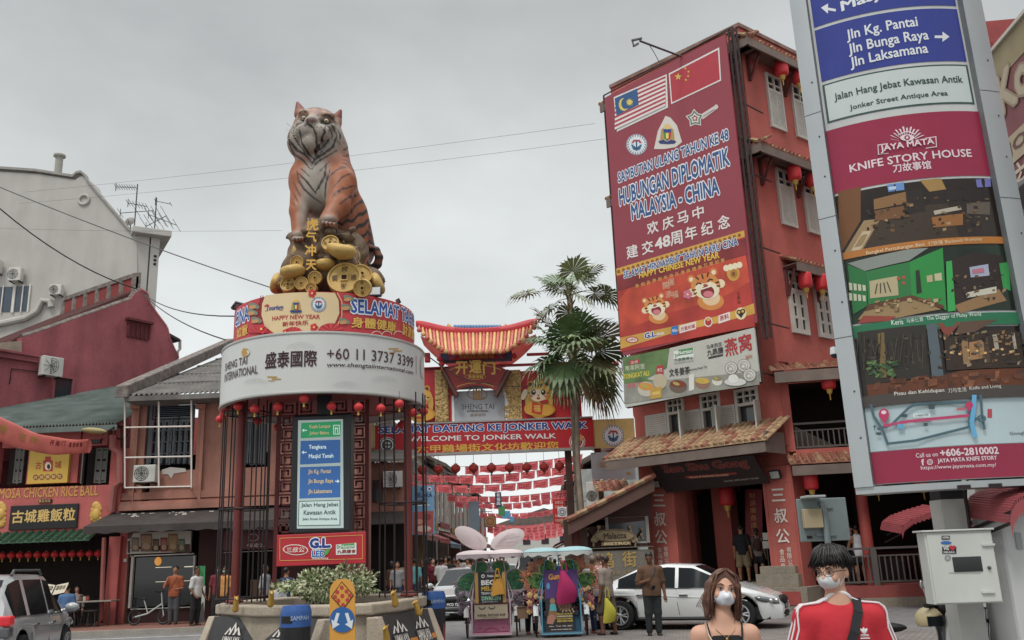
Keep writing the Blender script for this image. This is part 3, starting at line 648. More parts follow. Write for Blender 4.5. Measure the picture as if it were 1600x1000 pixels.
def xz(lst,Y):return[tuple(P(x,y,Y)[i]for i in(0,2))for x,y in lst]
STR=[(16.1,.019,[(472,218),(473,207),(484,202.5),(493,207),(497.5,218),(497,232),(490,244),(490,252)]),(16.1,.02,[(473,214),(474,228),(482,240),(490,246)]),(16.1,.022,[(484,202),(486,195)]),(16.4,.024,[(452,212),(456,226),(468,240),(482,251),(491,262)]),(16.4,.024,[(528,214),(522,232),(508,248),(496,258),(491,268)]),(16.4,.02,[(452,226),(460,242),(478,258),(490,274)]),(16.4,.02,[(527,236),(514,250),(500,262),(492,274)]),(16.4,.018,[(516,210),(516,224),(505,240),(496,250)]),(16.4,.018,[(462,203),(463,220),(474,238)]),(16.4,.02,[(470,278),(484,292),(498,310)]),(16.4,.022,[(514,262),(512,284),(502,302),(497,308)]),(16.4,.018,[(474,290),(480,304),(494,316),(505,322)]),(16.4,.02,[(520,272),(513,300),(512,318)]),(16.3,.018,[(545,262),(528,272),(516,284)]),(16.3,.018,[(552,272),(538,284),(524,304)]),(16.3,.018,[(556,288),(546,300),(530,310),(524,322)]),(16.3,.016,[(540,300),(530,318)]),(16.3,.016,[(552,306),(544,322),(534,334)]),(16.3,.018,[(466,270),(470,288),(478,302)]),(16.3,.016,[(460,286),(468,302),(474,314)]),(16.3,.014,[(460,304),(467,316),(472,326)]),(16.3,.014,[(461,322),(468,332)]),(16.2,.016,[(500,195),(508,194),(520,198),(525,206)]),(16.2,.016,[(467,190),(475,191),(481,188)]),(16.2,.018,[(503,184),(512,181),(523,186)]),(16.2,.016,[(468,179),(475,176),(482,179)]),(16.3,.012,[(520,204),(526,212),(527,222)]),(16.3,.012,[(514,204),(520,212),(519,222)]),(16.3,.012,[(458,196),(456,206),(459,214)]),(16.3,.012,[(480,170),(490,167),(500,170)]),(16.3,.012,[(486,174),(496,172),(506,175)]),(16.3,.012,[(508,171),(518,178),(524,182)]),(16.3,.012,[(462,178),(458,186)]),(16.35,.013,[(456,205),(452,218),(456,232)]),(16.35,.014,[(524,198),(531,208),(530,224)]),(16.3,.012,[(474,236),(480,246),(489,256)]),(16.3,.012,[(510,232),(502,244),(494,252)]),(16.3,.011,[(476,168),(486,171),(494,168),(504,172)]),(16.3,.011,[(490,162),(498,165),(508,164)]),(16.35,.014,[(470,266),(478,274),(488,284)]),(16.35,.014,[(518,256),(510,268),(500,280)]),(16.2,.014,[(482,180),(485,188)]),(16.2,.012,[(503,181),(498,190)])]
def tiger_paint(v):
 x,y,z=v.T;nz_=np.sin(9*x+3*z)*np.sin(7*z-4*y)*.5+.35*np.sin(23*x+17*y)*np.sin(19*z)
 orange,white,black,grey=np.array((.29,.08,.024)),np.array(lin('#8f867b',1.1)),np.array(lin('#231b1b',1)),np.array(lin('#5f534d',1))
 px_=lambda a,b,Y:np.array(P(a,b,Y))
 hd=px_(492,208,16.3);head=np.exp(-(((x-hd[0])/.62)**2+((z-hd[2])/.62)**2)**3)
 c=px_(496,290,16.3);chest=np.exp(-(((x-c[0]+.0)/.27)**2+((z-c[2])/.75)**2)**2)*(y<16.75)
 w_=np.clip(np.maximum(head*1.2,chest*1.25)+.15*nz_,0,1)
 b_=px_(478,330,16.2);inner=np.exp(-((x-b_[0])/.1)**2-((z-b_[2])/.5)**2)*(y<16.5);w_=np.clip(np.maximum(w_,inner),0,1)*(1-.55*head*np.clip((z-px_(490,196,16.3)[2])/.12,0,1))
 paw=np.maximum(*[np.exp(-(((x-p[0])/.2)**2+((z-p[2])/.12)**2)**2)*(y<16.3)for p in(px_(466,372,16),px_(513,347,15.9))]);w_=np.maximum(w_,paw*.9);be=px_(545,395,17);flank=np.exp(-((x-be[0]+.12)/.2)**2-((z-be[2])/.55)**2)*.35;w_=np.maximum(w_,flank)
 col=orange*(1-w_[:,None])+white*w_[:,None];col=col*(1+.2*nz_[:,None]);rim=np.zeros(len(v))
 for a in((475,184.5),(510,189)):p=px_(*a,16.1);d_=np.hypot((x-p[0])*.8,z-p[2]);rim=np.maximum(rim,np.clip((.1-d_)/.03,0,1)*(y<16.4))
 fl=np.clip(np.sin(60*x+8*np.sin(9*z))*np.sin(14*z+5*x)-.35,0,1)*head*.8;col=col*(1-fl[:,None])+grey*fl[:,None]
 top=px_(496,172,16.5);crown=np.clip((z-top[2]+.12)/.25,0,1)*(y>16.3);col=col*(1-.55*crown[:,None])+grey*.55*crown[:,None]
 for a in((468,168,16.6),(530,182,16.6)):
  p=px_(*a);e=(np.abs(x-p[0])<.16)&(z>p[2]-.06)&(y>16.36);col[e]=np.array(lin('#6e3626',1.1))
 a,b2=px_(515,262,16.9),px_(562,420,17.2);d=(b2-a)/np.linalg.norm(b2-a);t=(v-a)@d
 wob=.07*np.sin(5*x+2.0*y)+.05*np.sin(9*y-4*x)+.03*np.sin(31*x)+.12*(x+3.4)
 st=np.sin(2*math.pi*(t+wob)/.235);body=(x>px_(526,330,17)[0]-.0)&(t>.35)&(y>16.42)
 bl=np.clip((st-.62-.35*np.sin(6*y+3*t))/.12,0,1)*body
 bk=(t>-.3)&(t<=.35)&(x>px_(543,300,17)[0]);bl=np.maximum(bl,np.clip((np.sin(2*math.pi*(t+wob*1.5)/.17)-.45)/.2,0,1)*bk*.85)
 tl=px_(577,400,17.3);tail=x>tl[0]+.03;bl=np.where(tail,.55+.45*(np.sin(z*38)>.2),bl)
 for Y,hw,pts in STR:
  q=xz(pts,Y);front=y<Y+(.2 if Y<16.15 else.42)
  for i,((x0,z0_),(x1,z1_)) in enumerate(zip(q,q[1:])):
   dx,dz=x1-x0,z1_-z0_;tt=np.clip(((x-x0)*dx+(z-z0_)*dz)/(dx*dx+dz*dz),0,1)
   dist=np.hypot(x-x0-tt*dx,z-z0_-tt*dz)+.004*np.sin(40*x+30*z);g=(i+tt)/(len(q)-1);wdt=hw*(.45+.8*np.sin(math.pi*np.clip(g*.9+.05,0,1)))
   bl=np.maximum(bl,np.clip((wdt-dist)/.01,0,1)*front)
 bl=np.maximum(bl,rim*.9);n=px_(487,189,15.9);nose=np.exp(-(((x-n[0])/.12)**2+((z-n[2]+.01)/.075)**2)**3)*(y<16.02);col=col*(1-nose[:,None])+np.array(lin('#5a3a34',1))*nose[:,None]
 for sx in(-1,1):
  for r in range(2):
   for k in range(5):
    p=px_(487+sx*(8+3.2*k),201+2.6*r+.9*k,16);bl=np.maximum(bl,np.clip((.014-np.hypot(x-p[0],z-p[2]))/.006,0,1)*(y<16.3))
 for cx,cy,n_,dx in((465,374,4,4.6),(513,349,4,6.2)):
  for i in range(n_):
   p=px_(cx+(i-1.2)*dx+dx*.5,cy+2,15.8);bl=np.maximum(bl,np.clip((.016-np.abs(x-p[0]))/.008,0,1)*(np.abs(z-p[2])<.06)*(y<15.95))
 col=col*(1-bl[:,None])+black*bl[:,None]
 return np.concatenate([np.clip(col,0,1),np.ones((len(v),1))],1)
tm=bpy.data.materials.new('painted_fur');tm.use_nodes=True;_t=tm.node_tree;_b=_t.nodes['Principled BSDF'];_b.inputs['Roughness'].default_value=.55
_a=_t.nodes.new('ShaderNodeVertexColor');_a.layer_name='paint';_t.links.new(_a.outputs[0],_b.inputs['Base Color'])
_n=_t.nodes.new('ShaderNodeTexNoise');_n.inputs['Scale'].default_value=16;_n.inputs['Detail'].default_value=6;_q=_t.nodes.new('ShaderNodeBump');_q.inputs['Strength'].default_value=.35;_q.inputs['Distance'].default_value=.03
_t.links.new(_n.outputs[0],_q.inputs['Height']);_t.links.new(_q.outputs[0],_b.inputs['Normal'])
tg=thing('tiger_statue','giant seated tiger statue on top of the signboard tower','statue',(-3.7,17,7),0)
tiger().build('body',tm,tg,attr=tiger_paint,local=False)
eyew,eyey,eyeb=M('eye_white','#a9a48f',rough=.2),M('eye_amber','#a08a48',rough=.2),M('eye_black','#141212',rough=.2)
for x,y,Y,r in((475,184.5,16.12,.044),(510,189,16.15,.047)):
 c=Vector(V3(x,y,Y));vd=(O3-c).normalized()+Vector((-.12,0,.1));vd.normalize()
 e=mk('eye',tg,eyew,lambda b:b.ell(c,r),smooth=True)
 mk('iris',e,eyey,lambda b:b.ell(c+vd*r*.5,r*.62),smooth=True);mk('pupil',e,eyeb,lambda b:b.ell(c+vd*r*.86,r*.32),smooth=True)
mk('whiskers',tg,M('whisker','#cfc9bd'),lambda b:[b.tube([V3(464+k,206+2*k,16.1),V3(452-k,196+7*k,16.0),V3(447,192+11*k,15.9)],[.006,.005,.003],n=4)for k in range(4)])
rockm=M('painted_rock','#6a5848',rough=.85,var=.45,scale=1.8,bump=.9,bscale=7,fine=.2)
rock=thing('rock','dark painted rock with gilded characters under the tiger','rock',(-3.7,16.6,7))
F=Field(.035,(-5.1,15.2,6.4),(-2.4,18.4,8.8));rg=random.Random(5)
for x,y,Y,rx,ry,rd in((494,385,16.4,36,45,34),(480,425,16.3,40,35,40),(535,400,16.5,38,40,36),(467,392,16.05,17,20,16),(530,440,16.4,60,28,45),(470,445,16.3,40,22,40),(516,362,16.3,18,14,26),(570,440,16.9,30,26,40)):
 F.ell(V3(x,y,Y),(rx*S77,rd*S77,ry*S77),.08)
for _ in range(46):F.ell(V3(rg.uniform(455,560),rg.uniform(360,440),rg.uniform(15.75,16.2)),(rg.uniform(.06,.2),rg.uniform(.06,.16),rg.uniform(.05,.15)),.03,Matrix.Rotation(rg.uniform(0,3),3,'Y'))
F.rough(.035,4.2);F.build('boulder',rockm,rock,local=False,relax=1)
gp=Plane((0,15.68),(1,.0));A=None;gm=M('gilt','#c79a42',rough=.35,metal=.45,var=.1)
ins=MB()
for ch,x,y,h,o in(('虎',488,351,19,.0),('气',486,370,17,0),('冲',485,391,18,0),('天',486,414,17,0)):
 v,f=text2d(ch,.03);lo,hi=v.min(0),v.max(0);q=(v-lo)/(hi-lo)
 for off in(0,.05):
  ins.add([gp.at(x-h*.5+a*h,y+h*.5-b_*h,off)for a,b_ in q],f)
 from collections import Counter
 ed=Counter(tuple(sorted((p[i],p[(i+1)%len(p)])))for p in f for i in range(len(p)));n0=len(ins.v)-2*len(v)
 ins.f+=[[n0+i,n0+j,n0+len(v)+j,n0+len(v)+i]for(i,j),c in ed.items()if c==1];ins.m+=[0]*sum(1 for c in ed.values()if c==1)
ins.build('inscription',gm,rock)
coin_m,coin_d=M('coin_gold','#b3934f',rough=.55,metal=.08,var=.14,scale=4,fine=.1),M('coin_recess','#84652f',rough=.5,metal=.2,var=.2)
hole=M('coin_hole','#2c1a16',rough=.8)
CO=[(538,434,15.72,25,25,'招財進寶','largest gold coin at the foot of the rock, with four big characters'),(516,380,15.75,13,13,'福祿壽喜','upright gold coin on the rock below the bent paw'),(546,398,15.95,14,17,'恭喜發財','leaning gold coin beside the rounded ingot below the haunch'),(565,428,15.85,14,15.5,'','smooth gold coin right of the largest coin'),(464,410,15.75,10,8.5,'','small gold coin above the boat shaped ingot left of the rock'),(450,445,15.65,11,11,'吉祥如意','lettered gold coin at the front left of the mound'),(471,443,15.6,10,9.5,'','plain gold coin in the front row beside the lettered coin'),(492,434,15.68,10,7.5,'','flattened looking gold coin between the characters and the largest coin'),(486,450,15.58,8,7,'','half hidden gold coin low in front of the flattened coin'),(566,450,15.6,13,8,'平安','gold coin behind the floodlight'),(441,432,15.95,7,13,'','gold coin seen edge on at the left of the mound'),(457,396,16.05,6,16,'','tall edge on gold coin behind the small coin at the left of the rock'),(553,418,16.0,11,8,'','gold coin lying behind the smooth coin')]
for x,y,Y,rx,ry,tx,lab in CO:
 p=P(x,y,Y);r=max(rx,ry)*S77*.98;yaw=math.acos(min(1,rx/max(rx,ry)))*(-1 if x<500 else 1);pit=-.35+math.acos(min(1,ry/max(rx,ry)))
 R=Matrix.Rotation(yaw,3,'Z')@Matrix.Rotation(pit*.6,3,'X')
 t=thing('coin',lab,'coin',tuple(p),0,'gold coins heaped round the rock')
 Rx=R@Matrix.Rotation(R_(90),3,'X');d=.12
 mk('disc',t,coin_m,lambda b:b.lathe([(0,0),(r*.86,0),(r*.88,.03),(r*.97,.03),(r,.015),(r,-d),(0,-d)],n=32,R=Rx),local=True,smooth=True)
 mk('hole',t,hole,lambda b:b.obox(R@Vector((-r*.15,-.012,-r*.15)),R@Vector((r*.3,0,0)),R@Vector((0,.01,0)),R@Vector((0,0,r*.3))),local=True)
 mk('frame',t,coin_m,lambda b:[b.obox(R@Vector(o_),R@Vector(e),R@Vector((0,.03,0)),R@Vector(f_))for o_,e,f_ in(((-r*.22,-.03,-r*.22),(r*.44,0,0),(0,0,r*.07)),((-r*.22,-.03,r*.15),(r*.44,0,0),(0,0,r*.07)),((-r*.22,-.03,-r*.15),(r*.07,0,0),(0,0,r*.3)),((r*.15,-.03,-r*.15),(r*.07,0,0),(0,0,r*.3)))],local=True)
 if tx:
  b=MB()
  for ch,(ax,az) in zip(tx,((0,.55),(0,-.55),(.55,0),(-.55,0))):
   v,f=text2d(ch,.02);lo,hi=v.min(0),v.max(0);q=((v-lo)/(hi-lo)-.5)*r*.36;b.add([R@Vector((ax*r+e,-.02,az*r+g))for e,g in q],f)
  b.build('lettering',M('coin_lettering','#5a4420',rough=.6),t,local=True)
IN=[(533,392,15.6,19,9.5,.25,'rounded gold ingot below the upright coin'),(457,424,15.62,15,9,-.1,'boat shaped gold ingot at the left of the rock'),(590,443,16.2,11,14,1.2,'upended gold ingot behind the floodlight at the right end'),(433,443,16.2,9,13,-1.2,'upended gold ingot at the left end of the mound'),(508,414,15.85,12,12,0,'pale gold ingot tucked between the characters and the largest coin')]
for x,y,Y,rx,ry,a,lab in IN:
 t=thing('gold_ingot',lab,'ingot',tuple(P(x,y,Y)),0,'gold ingots heaped round the rock');R=Matrix.Rotation(a,3,'Y');s=rx*S77
 F=Field(.022,(-.5,-.35,-.5),(.5,.35,.5));rr_=max(rx,ry)*S77 if abs(a)>1 else s
 for k in range(-5,6):u=k/5;F.ell(R@Vector((u*rr_*.8,0,.5*rr_*.35*u*u-.02)),(rr_*.3,.2*(1-.4*abs(u)),rr_*(.36-.1*abs(u))),.1,R)
 F.build('ingot_body',coin_m,t)
# the street gate
gpl=Plane((0,38),(1,0));gpf=Plane((0,37.75),(1,0))
gx=gpl.at(755,700).x
gate=thing('street_gate','red Chinese street gate with upswept roof and welcome banner','gate',(gx,38,0))
red_g=M('gate_red','#b3242f',rough=.5,var=.08,stain=.1);gold_g=M('gate_gold','#c29a48',rough=.5,var=.15)
def slabpx(b,pl,x0,y0,x1,y1,o0,o1,m=0):
 a,c=pl.px(x0,y1),pl.px(x1,y0);b.slab(pl,a[0],c[0],a[1],c[1],o0,o1,m)
brown=M('dark_brown_wood','#4a332c',rough=.6,var=.15)
for x in(600,885,931):mk('post',gate,brown,lambda b:(lambda u,z:b.slab(gpl,u-.14,u+.14,0,z,-.14,.14))(gpl.px(x,660)[0],gpl.px(x,662)[1]),bevel=.02)
mk('backing',gate,red_g,lambda b:(slabpx(b,gpl,662,566,905,577,-.2,.22),slabpx(b,gpl,664,577,708,662,-.15,.1),slabpx(b,gpl,790,577,905,662,-.15,.1),slabpx(b,gpl,708,577,790,606,-.15,.08),slabpx(b,gpl,664,552,672,566,-.15,.15),slabpx(b,gpl,823,551,858,556,-.1,.1),slabpx(b,gpl,664,656,905,662,-.16,.14)),bevel=.02)
def roof_pt(u,v,off=0):
 xc=745+93*u;yt=522-1.5*u-13*abs(u)**3;yb=551-2*u-40*max(0,abs(u)-.45)**1.6/.55**1.6
 pt,pb=P(xc,yt,37.9),P(745+93*u*(1-.12*(1-abs(u))),yb,36.6);p=pt.lerp(pb,v);p.z-=.12*math.sin(math.pi*v)*(1-abs(u));return p+Vector((0,-.3*off,off))
tile_g,rib_g=M('glazed_tile_red','#b8544c',rough=.4,var=.2,scale=3),M('glazed_tile_gold','#c39a5c',rough=.4,var=.15)
def gate_roof(b):
 b.grid(lambda i,j:roof_pt(-1+2*i,j),60,8,0);b.grid(lambda i,j:roof_pt(-1+2*i,j)+Vector((0,1.2+1.4*j,-.12)),60,2,0)
 for k in range(33):
  u=-1+2*(k+.5)/33;b.tube([roof_pt(u,v,.05)for v in(.02,.25,.5,.75,1.0)],.075 if abs(u)<.8 else.05,1 if k%2 else 0,n=6)
  b.ell(roof_pt(u,1.0,.02),(.11,.06,.11),1 if k%2 else 0,n=10,k=6)
mk('roof',gate,[tile_g,rib_g],gate_roof,smooth=True)
mk('ridge',gate,red_g,lambda b:b.grid(lambda i,j:(lambda u,a:roof_pt(u,0)+Vector((0,.12*math.cos(a),(.16+.2*abs(u)**2*(1-abs(u)**6))*math.sin(a)+.12)))(-1.02+2.04*i,j*2*math.pi),50,8),smooth=True)
mk('crest',gate,M('blue_crest','#5a7fa6',rough=.4,var=.3,scale=12),lambda b:(slabpx(b,gpl,709,511,782,519,-.08,.08),[b.ell(gpl.at(711+70*k/15,512),(.1,.1,.14),n=8,k=6)for k in range(16)]))
for x,s in((704,1),(787,-1)):mk('finial',gate,gold_g,lambda b:b.tube([gpl.at(x+s*8,521),gpl.at(x+s*2,519),gpl.at(x-s*3,516),gpl.at(x-s*1,511),gpl.at(x-s*4,507)],[.2,.22,.16,.1,.06],n=8),smooth=True)
mk('side_roof',gate,[tile_g,rib_g],lambda b:(b.grid(lambda i,j:P(862+100*i,578+24*j-7*abs(2*i-1)**3+(8*(1-j)*(1-abs(2*i-1))*-1),38.4-1.1*j),24,4),[b.tube([P(862+100*u,578-7*abs(2*u-1)**3-8*(1-abs(2*u-1)),38.3),P(862+100*u,602-7*abs(2*u-1)**3,37.25)],.06,k%2,n=5)for k,u in[(k,(k+.5)/17)for k in range(17)]],b.tube([P(858+108*u,576-9*abs(2*u-1)**3-8*(1-abs(2*u-1)),38.4)for u in[k/12 for k in range(13)]],.13,0,n=6)),smooth=True)
mk('under_eave',gate,M('eave_blue','#4a5578',rough=.6,var=.3,scale=9),lambda b:(slabpx(b,gpl,690,552,800,567,-.2,.5)))
mk('fascia',gate,red_g,lambda b:slabpx(b,gpl,703,553,788,567,.5,.6))
A=Art(gpl,.61);A.line([(705,555),(714,560),(705,565)],1.5,'#5a7fc0');A.line([(786,554),(777,559),(786,564)],1.5,'#5a7fc0');A.text('JONKER WALK MELAKA',719,556.5,772,556,3,'#c9a24c',.02);A.text('鸡场街文化坊牌坊門樓',719,562,772,561.5,5,'#c9a24c',.02);A.build('lettering',gate)
for s in(0,1):
 x0,x1=((681,700),(788,813))[s]
 mk('carved_panel',gate,M('carved_gold','#b79a62',rough=.6,var=.6,scale=14,bump=1,bscale=22),lambda b:(slabpx(b,gpl,x0,579,x1,660,.1,.2),[b.ell(gpl.at(x0+2+random.random()*(x1-x0-4),581+random.random()*76,.2),(.09,.05,.09),n=6,k=4)for _ in range(150)]))
def arcp(t,r):return(744+r*math.sin(t),676-r*math.cos(t))
def scroll(b):
 n=14;f,k=[],[]
 for i in range(n+1):
  t=-.47+.94*i/n;f.append(gpl.px(*arcp(t,105)));k.append(gpl.px(*arcp(t,69)))
 poly=f+k[::-1];b.prism(poly,gpl.pt(0,0,.55),gpl.d,(0,0,1),gpl.n*.12)
sc_=mk('scroll_sign',gate,M('scroll_red','#8d2b2c',rough=.5),scroll)
for t_ in(-.49,.49):mk('scroll_rod',sc_,M('scroll_rod','#5c3a34',rough=.4),lambda b:b.tube([gpl.at(*arcp(t_,110),.62),gpl.at(*arcp(t_,64),.62)],.12,n=8),smooth=True)
A=Art(gpl,.68)
A.line([arcp(-.4+.8*i/10,101)for i in range(11)],1,'#c9a24c');A.line([arcp(-.4+.8*i/10,73)for i in range(11)],1,'#c9a24c')
for ch,x,y in(('开',723,580),('運',744,578),('门',765,580)):A.text(ch,x-9,y,x+9,y,19,'#d6b04a',.03)
A.text('恭喜發財',733,593.5,756,593.5,5,'#d6b04a',.02);A.ring(744,593.5,16,4.5,.6,'#d6b04a');A.build('lettering',sc_)
sp_=mk('sponsor_panel',gate,M('grey_panel','#a9adb3',rough=.5,var=.05),lambda b:(slabpx(b,gpl,710,610,790,661,.12,.2),slabpx(b,gpl,716,600,784,610,.12,.198)))
mk('panel_edge',sp_,paint('#e2e4e6'),lambda b:[slabpx(b,gpl,*q,.12,.23)for q in((707,620,710,660),(710,610,713,620),(713,604,716,611),(790,619,794,659),(787,609,790,619),(784,603,787,610))])
def sheng(A,x,y,w,d1='#4a3f3a',small=True):
 for k in range(4):A.qpx((x-w*.085+k*w*.05,y-w*.2-(.02*w if k%2 else 0)),(x-w*.05+k*w*.05,y-w*.2-(.02*w if k%2 else 0)),(x-w*.05+k*w*.05,y),(x-w*.085+k*w*.05,y),'#b88a4e')
 A.ring(x,y-w*.12,w*.2,w*.12,w*.018,'#9a7a54',a0=120,a1=330);A.ring(x,y-w*.1,w*.2,w*.12,w*.018,'#9a7a54',a0=-60,a1=60)
A=Art(gpl,.202);sheng(A,746,626,80);A.text('SHENG TAI',722,637,772,636,8,'#4a4240',.0);A.text('INTERNATIONAL',730,643.8,764,643.2,3,'#4a4240',.03);A.text('盛泰国际',735,649.5,759,649.2,4.5,'#8a7d70',.01)
for x in(711.5,783.5):A.ring(x+1.5,626,3,6,.6,'#84888e');A.line([(x+1.5,632),(x+1.5,642)],.6,'#84888e')
A.build('lettering',sp_)
def cub(A,x,y,s):
 A.ell(x+s*.15,y+s*1.25,s*1.1,s*.55,'#c08a2a');A.ell(x-s*.5,y+s*1.2,s*.55,s*.45,'#d6a03a');A.ell(x+s*.6,y+s*1.3,s*.5,s*.4,'#d6a03a');A.poly([(x-s*.45,y+s*.7),(x+s*.35,y+s*.9),(x+s*.25,y+s*1.6),(x-s*.5,y+s*1.5)],'#c2362c');A.text('福',x-s*.35,y+s*1.15,x+s*.15,y+s*1.18,s*.5,'#d6b04a',.03)
 for sx in(-1,1):A.ell(x+sx*s*.6,y-s*.62,s*.25,s*.25,'#c88a3a');A.ell(x+sx*s*.6,y-s*.62,s*.14,s*.14,'#5a3a2a')
 A.ell(x,y,s*.86,s*.72,'#d2a044');A.ell(x,y+s*.2,s*.6,s*.45,'#dcd2b4')
 for sx in(-1,1):A.ell(x+sx*s*.36,y-s*.02,s*.17,s*.2,'#2a2220');A.ell(x+sx*s*.33,y-s*.08,s*.06,s*.07,'#e6e2d8');A.ell(x+sx*s*.55,y+s*.26,s*.14,s*.09,'#d27a5a');A.line([(x+sx*s*.8,y),(x+sx*s*.6,y+s*.05)],s*.07,'#3a2a20')
 for k in(-.25,0,.25):A.line([(x+k*s,y-s*.68),(x+k*s*.7,y-s*.4)],s*.09,'#3a2a20')
 A.poly([(x-s*.1,y+s*.16),(x+s*.1,y+s*.16),(x,y+s*.28)],'#7a3a2a');A.ell(x,y+s*.42,s*.14,s*.1,'#b0403a')
 A.poly([(x+s*.1,y+s*.62),(x+s*.7,y+s*.5),(x+s*.75,y+s*.75),(x+s*.2,y+s*.8)],'#b0262c')
for x,y,fl in((841,615,1),(655,622,-1)):
 bd=mk('festival_board',gate,M('board_edge','#c9a04a'),lambda b:b.prism([gpl.px(x+22*math.cos(a)+1,y+10+30*math.sin(a))for a in[2*math.pi*i/20 for i in range(20)]],gpl.pt(0,0,.16),gpl.d,(0,0,1),gpl.n*.05))
 A=Art(gpl,.215,.006);cub(A,x,y,21);A.ell(x-22,y+3,4,9,'#d8cfb4',rot=20);A.build('picture',bd)
ban=mk('banner_board',gate,M('banner_red','#b3202b',rough=.45,var=.06),lambda b:(lambda a,c:b.slab(gpl,a[0],c[0],a[1],c[1],.2,.36))(gpl.px(588,712.5),gpl.px(925,655)))
mk('banner_rail',gate,M('rail_grey','#9b9894',metal=.3,rough=.5),lambda b:(lambda a,c:(b.slab(gpl,a[0],c[0],a[1]-.12,a[1]-.005,.15,.4),b.slab(gpl,a[0],c[0],c[1]+.005,c[1]+.07,.15,.4)))(gpl.px(588,712.5),gpl.px(925,655)))
A=Art(gpl,.365,.004)
A.text('SELAMAT DATANG KE JONKER WALK',595,675.5,916,667.5,13.5,'#27408a',.035,edge='#d9dde4',edge_w=.05)
A.text('WELCOME TO JONKER WALK',641,689,868,684,10,'#dcdcda',.02);A.text('六甲鷄場街文化坊歡迎您',652,703.5,872,697,11.5,'#d8a93c',.02)
for x,y in((607,697),(901,692)):A.ell(x,y,12.5,12.5,'#d8d6d2');A.ring(x,y,11.5,11.5,1.4,'#3a3436' if x<700 else '#a02a32');A.ring(x,y,8,8,2.5,'#3a3436' if x<700 else '#a02a32');A.line([(x-7,y),(x+7,y)],2,'#3a3436' if x<700 else '#a02a32');A.line([(x,y-7),(x,y+7)],2,'#3a3436' if x<700 else '#b98a3a')
A.ell(903,686,7,6,'#c98a4a');A.build('lettering',ban)
for x0,x1 in((925,989),(556,587)):
 ye=mk('side_panel',gate,[M('pale_yellow_panel','#c2ac6e',rough=.5),red_g,M('grey_panel','#a9adb3')],lambda b:(slabpx(b,gpl,x0,655,x1,702,.15,.3),slabpx(b,gpl,x0,702.5,x1,705.5,.15,.31,1),slabpx(b,gpl,x0,706,x1,752,.15,.3,2)))
 A=Art(gpl,.305)
 if x0>700:seal(A,957,682,17);sheng(A,940,731,38);A.text('SHENG TAI',953,723,988,722,6,'#5a5250',0);A.text('INTERNATIONAL',954,728.5,978,728,2.4,'#7a7270',.01);A.text('盛泰国际',954,733,970,733,3,'#8a8078',.01);A.ell(981,741,4,2.5,'#a8905a',rot=20)
 else:A.text('TAI',573,748,587,748,6,'#5a5250',0);A.ell(560,682,14,14,'#d6d4d0')
 A.build('lettering',ye)
def round_lantern(loc,r,label,group,cord):
 t=thing('paper_lantern',label,'lantern',tuple(loc),0,group)
 mk('shade',t,M('lantern_orange_red','#b5382c',rough=.6,var=.15,scale=6),lambda b:b.grid(lambda i,j:Vector((r*math.sin(math.pi*(.06+.88*j))*(1+.035*math.cos(16*2*math.pi*i))*math.cos(2*math.pi*i),r*math.sin(math.pi*(.06+.88*j))*(1+.035*math.cos(16*2*math.pi*i))*math.sin(2*math.pi*i),-.92*r*math.cos(math.pi*(.06+.88*j)))),64,12,closed=True),smooth=True,local=True)
 mk('cap',t,M('lantern_dark_cap','#4a2a24',rough=.6),lambda b:(b.lathe([(r*.36,r*.86),(r*.36,r*1.02)],n=12),b.lathe([(r*.36,-r*1.02),(r*.36,-r*.86)],n=12)),local=True)
 mk('cord',t,rod,lambda b:b.tube([(0,0,r),(0,0,r+cord)],.008,n=4),local=True);mk('tassel',t,M('lantern_tassel','#b2502e'),lambda b:b.tube([(0,0,-r),(0,0,-r*1.5)],[.03,.05],n=6),local=True);return t
for i,(x,y) in enumerate(((660,734),(685,733),(712,732),(740,731),(768,731),(796,730.5),(823,730),(850,729.5),(874,728),(903,728.5))):
 p=P(x,y,38.1)
 lb='round orange red paper lantern under the welcome banner, '+nth(i,10)
 if i==0:rl=round_lantern(p,.2,lb,'lantern row under the gate banner',.42)
 else:dup(rl,p,i*1.3,lb)
for i,(x,y) in enumerate(((687,561),(690,569),(804,556))):
 small_lantern(P(x,y,37.2),.13,('small red lantern hanging at the gate roof beside the scroll sign','small red lantern below the one by the scroll sign','small red lantern hanging under the gate roof near the palm')[i],'small lanterns on the gate',.15)
